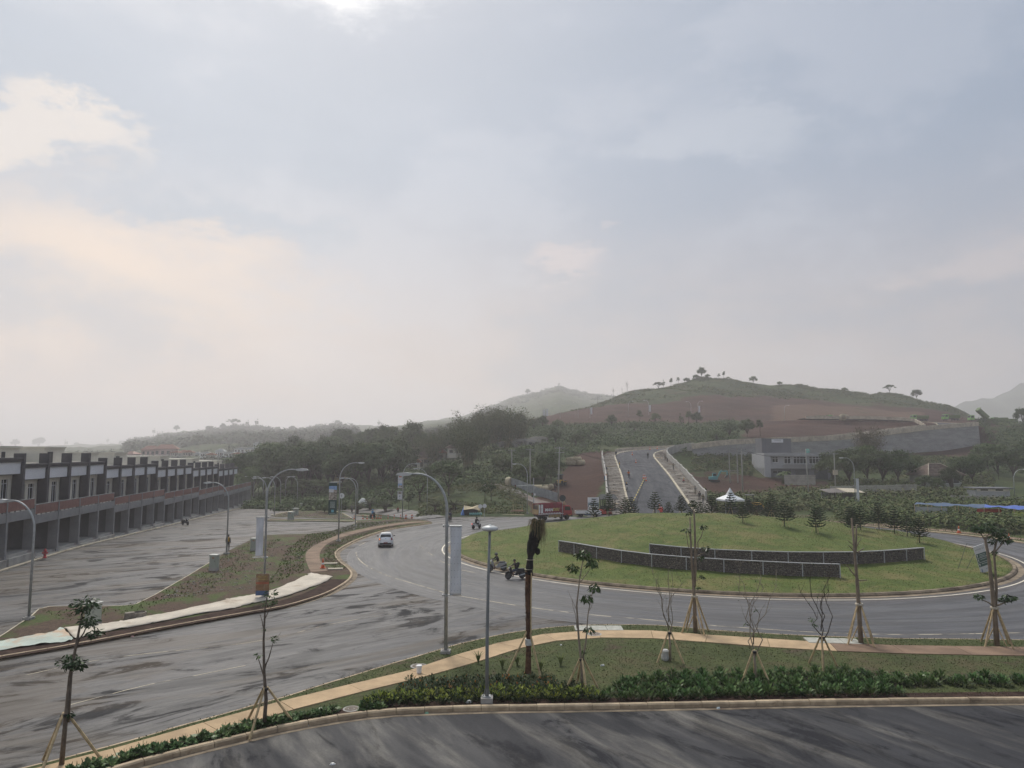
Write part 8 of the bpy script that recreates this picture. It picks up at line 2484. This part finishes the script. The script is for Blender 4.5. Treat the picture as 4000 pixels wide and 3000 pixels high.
G_LAWN = leaf_mat('lawn_blade', (.085, .108, .030), (.13, .15, .048), .05, scale=.25)
G_LAWNDRY = leaf_mat('dry_lawn_blade', (.14, .13, .055), (.20, .165, .08), .05, scale=.25)
G_TURF = leaf_mat('turf_blade', (.058, .070, .026), (.092, .10, .04), .05, scale=.5)
G_TURFDRY = leaf_mat('dry_turf_blade', (.085, .066, .038), (.12, .092, .055), .05, scale=.5)
def mound_sampler():
 while True:
  a, r = random.uniform(0, 6.283), RI * math.sqrt(random.random()) * .985
  x, y = CX + r * math.cos(a), CY + r * math.sin(a)
  if y < CY + 8: return (x, y, MZ(x, y))
tufts('lawn_grass', 'short grass of the roundabout lawn', 30000, mound_sampler, (.04, .10), (G_LAWN, G_LAWNDRY), (.78, .22), .6, 3.0)
turf_poly = [(p.x, p.y) for p in wb] + [(p.x, p.y) for p in reversed(nk)]
strip_poly = [(p.x, p.y) for p in re] + [(p.x, p.y) for p in reversed(wt)]
tufts('turf_grass', 'patchy turf between footpath and planting bed', 14000, poly_sampler([q for q in turf_poly if -5 < q[0] < 33], .13), (.03, .08), (G_TURF, G_TURFDRY), (.6, .4), .6, 3.0)
tufts('turf_grass', 'grass strip between footpath and road', 6000, poly_sampler([q for q in strip_poly if -14 < q[0] < 36], .13), (.03, .08), (G_TURF, G_LAWN), (.5, .5), .6, 3.0)
med_xy = [(p.x, p.y) for p in pts([(1000, 2310), (1190, 2240), (1185, 2170), (1215, 2140), (1350, 2080), (1480, 2052), (1600, 2036), (1400, 2044), (1300, 2078), (1200, 2092), (1120, 2150), (1080, 2240)])]
tufts('median_weeds', 'green weeds growing over the median beside path', 3600, poly_sampler(med_xy, lambda x, y: zg(x, y) + .12), (.06, .24), (L_LIME, G_LAWN), (.5, .5), .5, 2.4)
med2 = [(p.x, p.y) for p in pts([(1372, 2232), (1320, 2196), (1308, 2166), (1322, 2146), (1365, 2120), (1430, 2094), (1520, 2068), (1660, 2046), (1500, 2062), (1370, 2096), (1300, 2124), (1266, 2152), (1264, 2190), (1300, 2225)])]
tufts('median_weeds', 'thin grass between median path and kerb', 2500, poly_sampler(med2, lambda x, y: zg(x, y) + .12), (.05, .15), (L_LIME, G_LAWN), (.4, .6), .5, 2.4)
med3 = [(p.x, p.y) for p in pts([(160, 2392), (434, 2380), (600, 2345), (740, 2262), (985, 2120), (1100, 2110), (1000, 2200), (800, 2330), (500, 2400), (250, 2440)])]
tufts('median_weeds', 'sparse weeds on bare median soil', 1500, poly_sampler(med3, lambda x, y: zg(x, y) + .12), (.05, .2), (G_LAWN, L_LIME), (.6, .4), .45, 2.0)
vpoly = [(p.x, p.y) for p in offset(vk, -.4)] + [(p.x, p.y) for p in reversed(offset(vk, -9))]
tufts('verge_grass', 'rough grass along right verge kerb', 5000, poly_sampler(vpoly, .12), (.08, .35), (G_LAWN, L_GRASS), (.5, .5), .25, .6)

# ------------------------------------------------------------------ foreground planting bed
def leafy_mesh(name, n, size, spread, h, mats, mi_fn, up_bias=.5, aspect=.6, stems=True):
 d = unit(n); d[:, 2] = np.abs(d[:, 2]) * .9 + .05
 rad = rng.uniform(.55, 1.0, n)[:, None]
 p = d * rad * np.array([spread, spread, h])
 out = d * np.array([1, 1, .3]); out /= np.linalg.norm(out, axis=1, keepdims=True)
 up = out * rng.uniform(.4, 1, n)[:, None] + np.array([0, 0, 1]) * (up_bias + rng.uniform(-.4, .4, n))[:, None]
 up /= np.linalg.norm(up, axis=1, keepdims=True)
 nn = np.cross(up, np.cross(np.array([0, 0, 1.0])[None] + unit(n) * .25, up)); nn /= np.linalg.norm(nn, axis=1, keepdims=True) + 1e-9
 s = rng.uniform(*size, n)
 q = leaf_quads(p, nn, s, aspect, up=up)
 return quads_mesh(name, q, list(mats), mi_fn(n, p))

F_POTHOS = leaf_mat('heart_leaf', (.055, .105, .038), (.11, .175, .062), .2, .35, scale=6)
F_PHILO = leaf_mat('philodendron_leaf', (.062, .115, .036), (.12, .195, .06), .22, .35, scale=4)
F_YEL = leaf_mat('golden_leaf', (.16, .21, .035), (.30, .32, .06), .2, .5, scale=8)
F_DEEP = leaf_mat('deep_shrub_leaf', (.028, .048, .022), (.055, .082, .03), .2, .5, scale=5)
F_ORANGE = leaf_mat('orange_bloom', (.30, .12, .03), (.36, .17, .05), .2, .6, scale=5)
F_CREAM = leaf_mat('cream_spike', (.50, .48, .36), (.60, .58, .46), .1, .6, scale=5)
def var_meshes(fn, k=3): return [fn(i) for i in range(k)]
pothos = var_meshes(lambda i: leafy_mesh('leaves', 48, (.13, .24), .30, .26, (F_POTHOS,), lambda n, p: np.zeros(n), .2, .85))
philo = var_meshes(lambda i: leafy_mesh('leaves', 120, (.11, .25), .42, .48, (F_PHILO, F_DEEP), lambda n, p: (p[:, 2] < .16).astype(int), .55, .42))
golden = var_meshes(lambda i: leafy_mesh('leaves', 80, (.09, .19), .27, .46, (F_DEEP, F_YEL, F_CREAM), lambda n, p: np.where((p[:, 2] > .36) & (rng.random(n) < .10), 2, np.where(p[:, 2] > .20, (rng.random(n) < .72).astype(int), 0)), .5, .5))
bloom = var_meshes(lambda i: leafy_mesh('leaves', 90, (.06, .14), .34, .36, (F_DEEP, F_ORANGE), lambda n, p: ((p[:, 2] > .2) & (rng.random(n) < .12)).astype(int), .4, .6))
STEM = MB()
for k in range(5): STEM.tube([(.03 * math.cos(k), .03 * math.sin(k), -.03), (.13 * math.cos(k * 1.3), .13 * math.sin(k * 1.3), .3)], .008, 4)
STEM = STEM.mesh('stems', pm('green_stem', (.10, .12, .05), .7))

def bed_plant(name, meshes, p, s, label, group):
 t = thing(name, label, 'plant', p, random.uniform(0, 6.28), group)
 t.scale = (s, s, s * random.uniform(.9, 1.15))
 obj('stems', STEM, t); obj('leaves', random.choice(meshes), t)

kline = offset(nk, .26)
soil_a = [Vector((p.x, p.y, .136)) for p in offset(nk, .2)]; soil_b = [Vector((p.x, p.y, .136)) for p in offset(nk, 1.0)]
tag(ribbon(soil_a, soil_b).build('bed_soil', M_DARKSOIL), kind='structure')
def along(path, step, x0, x1):
 return [p for p in resample(path, step) if x0 <= p.x <= x1]
X = lambda u, v: P(u, v).x
for row, off in enumerate((.48, .80)):
 for p in along(offset(nk, off), .36, X(430, 3010) - 6, X(1500, 2770)):
  if abs(p.x - X(1372, 2769)) < .45 : continue
  bed_plant('pothos_plant', pothos, (p.x + random.uniform(-.08, .08), p.y + random.uniform(-.08, .08), .13), random.uniform(.75, 1.1), 'heart leaved creeper plant in strip between footpath and kerb', 'creepers along the foreground kerb')
for row, off in enumerate((.75, 1.15, 1.5)):
 for p in along(offset(nk, off), .42, X(1440, 2750), X(2330, 2740)):
  if abs(p.x - X(1902, 2742)) < .28 and row == 0: continue
  bed_plant('golden_shrub', golden, (p.x + random.uniform(-.1, .1), p.y + random.uniform(-.1, .1), .13), random.uniform(.85, 1.2), 'golden leaved shrub at foot of slim post lamp row', 'golden shrubs along the kerb')
for row, off in enumerate((1.95, 2.4, 2.9, 3.4)):
 for p in along(offset(nk, off), .5, X(1560 - 60 * row, 2700) + .8 * row, X(2290, 2690) - .5 * row):
  bed_plant('flowering_shrub', bloom, (p.x + random.uniform(-.12, .12), p.y + random.uniform(-.12, .12), .13), random.uniform(.9, 1.25), 'dark shrub with orange blooms behind golden shrubs', 'orange flowering shrubs')
for row, off in enumerate((.85, 1.4, 1.95, 2.5, 3.05, 3.6)):
 x0 = X(2335, 2740) + .55 * max(0, row - 1)
 x1 = X(3560, 2740) if row < 2 else X(4300, 2650)
 if row == 5: x0, x1 = X(2480, 2600), X(3350, 2600)
 if row == 4: x1 = X(3500, 2620)
 for p in along(offset(nk, off), .55 + .04 * row, x0, x1):
  bed_plant('philodendron', philo, (p.x + random.uniform(-.14, .14), p.y + random.uniform(-.14, .14), .13), random.uniform(.75, 1.1), 'cut leaved philodendron in dense bed before young trees', 'philodendron bed')
for k, (u, v) in enumerate(((2020, 2600), (2190, 2600), (1962, 2612), (1868, 2590), (2112, 2622))):
 t = thing('young_lily', 'upright strap leaved plant on turf around wrapped palm', 'plant', P(u, v, .13), k, 'strap leaved plants on the turf')
 q = []
 for j in range(9):
  a = j * .7; d = np.array([math.cos(a), math.sin(a), 0]); sd = np.array([-d[1], d[0], 0]) * .03
  c0, c1, c2 = np.zeros(3), d * .14 + np.array([0, 0, .38]), d * .34 + np.array([0, 0, .52])
  q.append(np.stack([c0 - sd, c0 + sd, c1 + sd, c1 - sd])[None]); q.append(np.stack([c1 - sd, c1 + sd, c2 + sd * .2, c2 - sd * .2])[None])
 obj('leaves', quads_mesh('leaves', np.concatenate(q), L_LIME), t)

# ------------------------------------------------------------------ young trees with bamboo props
def props(t, H, R_, n, a0=.3, lean=(0, 0)):
 if H < 1.6: H *= 1.25; R_ *= 1.25
 for k in range(n):
  a = a0 + 2 * math.pi * k / n
  MB().tube([(.07 * math.cos(a), .07 * math.sin(a), H), (R_ * math.cos(a), R_ * math.sin(a), -.08)], [.044, .052], 7).build('stake', M_BAMBOO, t)
  for z in (.3, .62):
   f = 1 - z
   MB().lathe([(.043, -.012), (.043, .012)], 8, (R_ * math.cos(a) * f + .0, R_ * math.sin(a) * f, H * z)).build('joint', pm('bamboo_joint', (.20, .145, .08), .7), t)
 MB().lathe([(.12, -.05), (.13, 0), (.12, .05)], 10, (0, 0, H - .06)).build('strap', M_BLACK, t)

def branch(m, a, b, r0, r1, kink=.12, n=4):
 a, b = Vector(a), Vector(b); L_ = (b - a).length
 ps = [a.lerp(b, i / n) + (Vector((random.uniform(-1, 1), random.uniform(-1, 1), random.uniform(-.4, .4))) * kink * L_ * .25 if 0 < i < n else Vector()) for i in range(n + 1)]
 m.tube(ps, [r0 + (r1 - r0) * i / n for i in range(n + 1)], 6)
 return ps

Y_LEAF = leaf_mat('young_leaf', (.038, .078, .024), (.075, .125, .04), .15, .45, scale=3)
Y_DARK = leaf_mat('glossy_dark_leaf', (.022, .045, .017), (.05, .08, .028), .15, .35, scale=3)
def leaf_bunch(c, r, n, size, droop=.5, aspect=.36):
 d = unit(n); d[:, 2] = d[:, 2] * .6 + .1
 p = np.asarray(c, float) + d * r * rng.uniform(.4, 1, n)[:, None]
 up = d * np.array([1, 1, .6]) + unit(n) * .45 + np.array([0, 0, -droop]); up /= np.linalg.norm(up, axis=1, keepdims=True)
 nn = np.cross(up, np.cross(np.array([0, 0, 1.0])[None] + unit(n) * .9, up)); nn /= np.linalg.norm(nn, axis=1, keepdims=True) + 1e-9
 return leaf_quads(p, nn, rng.uniform(size * .55, size * 1.1, n), aspect, up=up)

def young_tree(u, v, label, trunk, branches, bunches, stakes, bark=M_BARK, leaf=Y_LEAF, tie=None):
 p = P(u, v, .13)
 t = thing('young_tree', label, 'tree', p)
 m = MB()
 for ps, r0, r1 in trunk: m.tube(ps, [r0 + (r1 - r0) * i / (len(ps) - 1) for i in range(len(ps))], 9)
 for a, b, r0, r1 in branches: branch(m, a, b, r0, r1)
 m.build('trunk', bark, t, smooth=True)
 if bunches: obj('crown', quads_mesh('crown', np.concatenate([leaf_bunch(c, r, n, s, dr) for c, r, n, s, dr in bunches]), leaf), t)
 H, R_, n, a0 = stakes
 props(t, H, R_, n, a0)
 return t

young_tree(240, 2990, 'young tree with three tiers of dark leaf tufts beside kerb end', [([(0, 0, -.1), (.05, 0, 1.3), (.12, 0, 2.9), (.28, 0, 4.0), (.42, 0, 5.0)], .085, .03), ([(.16, 0, 1.4), (.17, .02, 3.0)], .03, .02)],
  [((.30, 0, 3.9), (.62, 0, 4.7), .03, .015)], [((.05, 0, 3.3), .42, 200, .2, .4), ((.42, -.05, 3.25), .34, 150, .2, .4), ((.5, 0, 5.2), .5, 240, .2, .4), ((.7, 0, 4.65), .38, 150, .2, .4), ((.2, 0, 1.6), .16, 30, .2, .5), ((.85, .05, 4.25), .3, 100, .2, .4)], (1.35, .95, 3, .5), leaf=Y_DARK)
young_tree(1031, 2836, 'slim crooked young tree with sparse leaf tufts by footpath', [([(0, 0, -.1), (.05, 0, 1.0), (-.06, 0, 2.0), (-.12, 0, 3.2), (-.1, 0, 4.4), (-.02, 0, 5.0)], .08, .018)],
  [((-.08, 0, 2.0), (.25, 0, 3.1), .035, .012), ((-.08, 0, 1.9), (-.35, 0, 2.6), .03, .01), ((-.1, 0, 4.0), (.2, 0, 4.6), .02, .008), ((-.1, 0, 3.6), (-.3, 0, 4.2), .02, .008), ((.25, 0, 3.1), (.55, 0, 3.5), .01, .004)],
  [((.32, 0, 3.2), .22, 34, .16, .3), ((-.32, 0, 2.6), .2, 26, .16, .3), ((.1, 0, 4.9), .3, 46, .2, .4), ((-.05, 0, 4.55), .26, 30, .2, .4), ((.28, 0, 4.6), .18, 24, .18, .4), ((-.12, 0, 3.6), .1, 10, .14, .4)], (1.15, .9, 3, .4))
young_tree(2273, 2690, 'leafy young tree with drooping bright leaves beside philodendrons', [([(0, 0, -.1), (0, 0, 1.0), (-.12, 0, 2.2), (-.2, 0, 3.6), (-.05, 0, 4.8), (.1, 0, 5.6)], .07, .018), ([(0, 0, 1.0), (.2, 0, 2.0), (.3, 0, 3.2), (.55, 0, 4.4)], .05, .012)],
  [((-.2, 0, 2.6), (-.42, 0, 3.9), .02, .008), ((.3, 0, 3.2), (.6, 0, 3.9), .018, .006), ((-.05, 0, 4.6), (.55, 0, 5.4), .02, .008), ((-.2, 0, 3.4), (-.6, 0, 4.3), .015, .005)],
  [((.1, 0, 5.75), .42, 90, .30, .9), ((.5, 0, 5.4), .38, 70, .30, .9), ((-.35, 0, 5.2), .36, 60, .30, .9), ((.62, 0, 4.3), .34, 60, .28, .9), ((.25, 0, 3.85), .34, 60, .28, .9), ((.35, 0, 2.5), .3, 44, .24, .6), ((.1, 0, 1.55), .16, 18, .2, .4)], (1.05, .62, 4, .2), pm('pale_bark', (.24, .20, .155), .85, .2, 5), Y_LEAF)
def bare_tree(u, v, label, H, leafb=(), seed=0, spread=1.0, dark=False):
 random.seed(seed)
 p = P(u, v, .13); t = thing('young_tree', label, 'tree', p)
 m = MB(); m.tube([(0, 0, -.1), (.02, 0, .7), (-.03, 0, 1.3)], [.055, .05, .045], 8)
 tips = []
 for k in range(5):
  a = k * 1.27 + random.uniform(-.3, .3); L_ = random.uniform(.62, 1.0) * (H - .9)
  e = Vector((math.cos(a) * spread * random.uniform(.45, .95), math.sin(a) * .5, 1.2 + L_))
  ps = branch(m, (-.03, 0, 1.1 + .2 * k), e, .026, .007, .3, 6)
  for j in range(4):
   s = ps[2 + j]; tip = s + Vector((random.uniform(-.35, .35), random.uniform(-.3, .3), random.uniform(.3, .8)))
   branch(m, s, tip, .009, .003, .2, 3); tips.append(tip)
 m.build('trunk', M_BARKDARK if dark else pm('pale_bark', (.24, .20, .155)), t, smooth=True)
 q = [leaf_bunch(tuple(tp), .07, 3, .12, .5) for tp in tips[::3]] + [leaf_bunch(c, r, n, .18, .5) for c, r, n in leafb]
 obj('crown', quads_mesh('crown', np.concatenate(q), Y_LEAF), t)
 props(t, 1.15, .62, 3, .5 + seed)
bare_tree(2618, 2582, 'nearly leafless young tree with white bag at its stakes', 5.6, seed=3, spread=1.1)
bare_tree(2951, 2668, 'nearly leafless forked young tree standing in philodendron bed', 5.2, (((-.35, 0, 2.6), .15, 14), ((.1, 0, 3.2), .1, 8)), seed=5, spread=1.35, dark=False)
bare_tree(3215, 2604, 'nearly leafless young tree beside flat cover slab', 4.8, (((-.45, 0, 2.2), .2, 20), ((-.3, 0, 1.9), .15, 12)), seed=8, spread=1.2, dark=True)
random.seed(11)
o = MB().lathe([(.17, 0), (.2, .1), (.18, .3), (.2, .46), (.14, .52), (.11, .5)], 12).build('white_sack', pm('sack_white', (.50, .50, .48), .8, .2, 5, .3)); o.location = P(2598, 2578, .13); tag(o, 'white sack leaning on stakes of bare young tree', 'sack')

def thick_tree(u, v, label, stems, stubs, bunches, H=2.1, seed=1):
 p = P(u, v, .13); t = thing('transplanted_tree', label, 'tree', p); random.seed(seed)
 m = MB()
 for ps, r0, r1 in stems: m.tube(ps, [.64 * r0 + (.7 * r1 - .64 * r0) * i / (len(ps) - 1) for i in range(len(ps))], 12)
 for a, b, r0, r1 in stubs: branch(m, a, b, r0 * .75, r1 * .7, .2, 4)
 m.build('trunk', pm('smooth_trunk', (.205, .165, .125), .85, .2, 2.5, .3, .2, c2=(.13, .105, .08), mask=(.5, .68)), t, smooth=True)
 if bunches: obj('crown', quads_mesh('crown', np.concatenate([leaf_bunch(c, r, n, s, .5) for c, r, n, s in bunches]), Y_DARK), t)
 props(t, H, .95, 4, .35)
 for a in (1.0, 2.4, 5.2): MB().tube([(.1 * math.cos(a), .1 * math.sin(a), .95), (.55 * math.cos(a), .55 * math.sin(a), -.08)], .03, 6).build('short_stake', M_BAMBOO, t)
 MB().lathe([(.2, -.06), (.22, 0), (.2, .06)], 10, (0, 0, H - .1)).build('sacking', pm('tie_sacking', (.44, .40, .33), .9, .2, 6), t)
thick_tree(2716, 2470, 'pruned thick tree with two tall stems and few leaves on road verge', [([(0, 0, -.1), (0, 0, 1.5), (-.05, 0, 3.0), (-.12, 0, 4.4), (-.16, 0, 6.6)], .2, .06), ([(0, 0, 2.6), (.1, 0, 3.6), (.12, 0, 5.2), (.1, 0, 7.0)], .14, .07)],
  [((.1, 0, 4.4), (.6, 0, 5.9), .05, .03), ((.1, 0, 4.3), (.7, 0, 4.6), .05, .02), ((-.12, 0, 4.4), (-.4, 0, 5.7), .05, .02), ((-.15, 0, 5.2), (-.35, 0, 6.2), .03, .015), ((.05, 0, 2.9), (.4, 0, 3.1), .03, .01)],
  [((-.38, 0, 5.8), .3, 40, .26), ((.62, 0, 6.0), .28, 40, .26), ((.75, 0, 4.75), .28, 44, .26), ((.42, 0, 4.2), .26, 36, .26), ((.08, 0, 7.35), .32, 50, .26), ((-.2, 0, 6.8), .2, 20, .24), ((.48, 0, 3.1), .2, 22, .24), ((.25, 0, 2.5), .16, 16, .22)], 2.15, 2)
thick_tree(3363, 2514, 'pruned thick leafless tree with stubby branches on road verge', [([(0, 0, -.1), (-.02, 0, 1.6), (-.05, 0, 3.2), (-.1, 0, 4.6), (-.2, 0, 6.8)], .21, .07), ([(-.1, 0, 4.6), (0, 0, 5.6), (.05, 0, 6.4)], .1, .05)],
  [((-.1, 0, 3.6), (-.6, 0, 4.2), .06, .03), ((-.05, 0, 3.4), (.5, 0, 3.4), .06, .03), ((-.1, 0, 4.9), (-.45, 0, 5.3), .05, .025), ((0, 0, 4.9), (.42, 0, 5.15), .06, .03), ((-.1, 0, 5.2), (-.5, 0, 5.6), .04, .02), ((0, 0, 5.2), (.3, 0, 5.7), .04, .02)], [], 2.2, 4)
thick_tree(3895, 2522, 'thick forked transplanted tree with dense leaf heads on road verge', [([(0, 0, -.1), (-.02, 0, 1.5), (-.08, 0, 3.2), (-.15, 0, 4.6), (-.3, 0, 5.8)], .22, .09), ([(.02, 0, 1.9), (.16, 0, 3.0), (.15, 0, 5.0), (.35, 0, 5.6)], .13, .06)],
  [((-.25, 0, 5.5), (-.55, 0, 6.1), .06, .03), ((.2, 0, 5.0), (.75, 0, 5.6), .06, .03), ((0, 0, 2.1), (.85, 0, 2.35), .08, .03), ((0, 0, 2.1), (-.7, 0, 2.45), .07, .03), ((-.25, 0, 5.6), (.1, 0, 6.3), .05, .02)],
  [((-.6, 0, 6.2), .45, 110, .28), ((-.1, 0, 6.25), .5, 130, .28), ((.45, 0, 6.0), .5, 130, .28), ((.8, 0, 5.6), .4, 90, .28), ((.15, 0, 5.6), .4, 80, .28), ((.85, 0, 2.5), .38, 90, .28), ((.5, 0, 2.35), .3, 60, .26), ((-.75, 0, 2.55), .3, 60, .26), ((.2, 0, 4.9), .2, 24, .24), ((.05, 0, 3.7), .12, 12, .2)], 2.1, 6)

def wrapped_palm():
 p = P(2061, 2630, .13)
 t = thing('wrapped_palm', 'tall palm with crown wrapped in black net and dry fronds spilling out', 'palm', p)
 bark = pm('shaggy_palm_bark', (.125, .068, .042), .95, .35, 5, .7, .1, c2=(.06, .035, .025), mask=(.45, .62))
 def ax(z): return Vector((.02 + .03 * math.sin(z * .9) + .19 * max(0, z - 4.5), 0, z))
 m = MB(); m.tube([ax(z) for z in (-.1, .6, 1.5, 2.6, 3.7, 4.8)], [.16, .13, .115, .125, .135, .14], 12)
 for k in range(150):
  z = random.uniform(1.7, 4.7); a = random.uniform(0, 6.28); c = ax(z)
  m.add([c + Vector((math.cos(a) * .12, math.sin(a) * .12, 0)), c + Vector((math.cos(a + .4) * .13, math.sin(a + .4) * .13, .02)), c + Vector((math.cos(a + .2) * .21, math.sin(a + .2) * .21, random.uniform(.08, .2)))], [(0, 1, 2)])
 m.build('trunk', bark, t, smooth=False)
 w = MB(); zs = np.linspace(4.6, 6.95, 22); rad = []
 for i, z in enumerate(zs):
  f = (z - 4.6) / 2.35
  rad.append(float(np.interp(f, [0, .1, .3, .45, .62, .8, 1], [.185, .18, .145, .19, .29, .29, .2])) + .018 * math.sin(z * 9) + .012 * math.sin(z * 17))
 w.tube([ax(z) + Vector((.04 * math.sin(z * 3), .03 * math.cos(z * 2.3), 0)) for z in zs], [float(r_) for r_ in rad], 14)
 w.ball(tuple(ax(5.7) + Vector((.27, -.08, 0))), (.13, .12, .17), 8, 6); w.ball(tuple(ax(4.65) + Vector((.16, -.05, 0))), (.09, .09, .17), 8, 6)
 w.build('net_wrap', pm('black_shade_net', (.022, .021, .021), .9, .4, 7, .9, .15, fine=14), t, smooth=True)
 for z in (4.85, 5.3): MB().lathe([(.2, -.012), (.215, 0), (.2, .012)], 14, tuple(ax(z))).build('rope', pm('cord', (.28, .25, .19), .9), t)
 q = []
 top = ax(6.85)
 for k in range(230):
  a = random.uniform(0, 6.28); L_ = random.uniform(.5, 1.15); d = np.array([math.cos(a), math.sin(a), 0.0]); o0 = np.array(top) + d * random.uniform(.02, .22)
  sd = np.array([-d[1], d[0], 0]) * .014
  c1 = o0 + d * random.uniform(.08, .26) + np.array([0, 0, random.uniform(.1, .42)]); c2 = c1 + d * random.uniform(.04, .2) + np.array([0, 0, -L_ * (1 if d[0] > -.2 else .55)])
  q.append(np.stack([o0 - sd, o0 + sd, c1 + sd, c1 - sd])); q.append(np.stack([c1 - sd, c1 + sd, c2 + sd * .5, c2 - sd * .5]))
 n = len(q)
 obj('dry_fronds', quads_mesh('dry_fronds', np.array(q), [leaf_mat('dry_frond', (.17, .13, .07), (.26, .21, .12), .1, .7, scale=6), L_PALM], (rng.random(n) < .35).astype(int)), t)
 MB().tube([ax(1.9) + Vector((.1, -.16, 0)), ax(3.4) + Vector((.14, -.17, 0)), ax(4.7) + Vector((.16, -.2, 0))], .03, 7).build('splint', M_BAMBOO, t)
 for a, L_ in ((3.6, 1.2), (-.75, .85), (1.6, .9)):
  MB().tube([(.06, 0, 2.1), (math.cos(a) * L_, math.sin(a) * L_, -.08)], [.044, .05], 7).build('stake', M_BAMBOO, t)
 MB().lathe([(.175, -.14), (.18, 0), (.175, .14)], 12, (.06, 0, 1.45)).build('white_wrap', M_LITTER, t)
wrapped_palm()
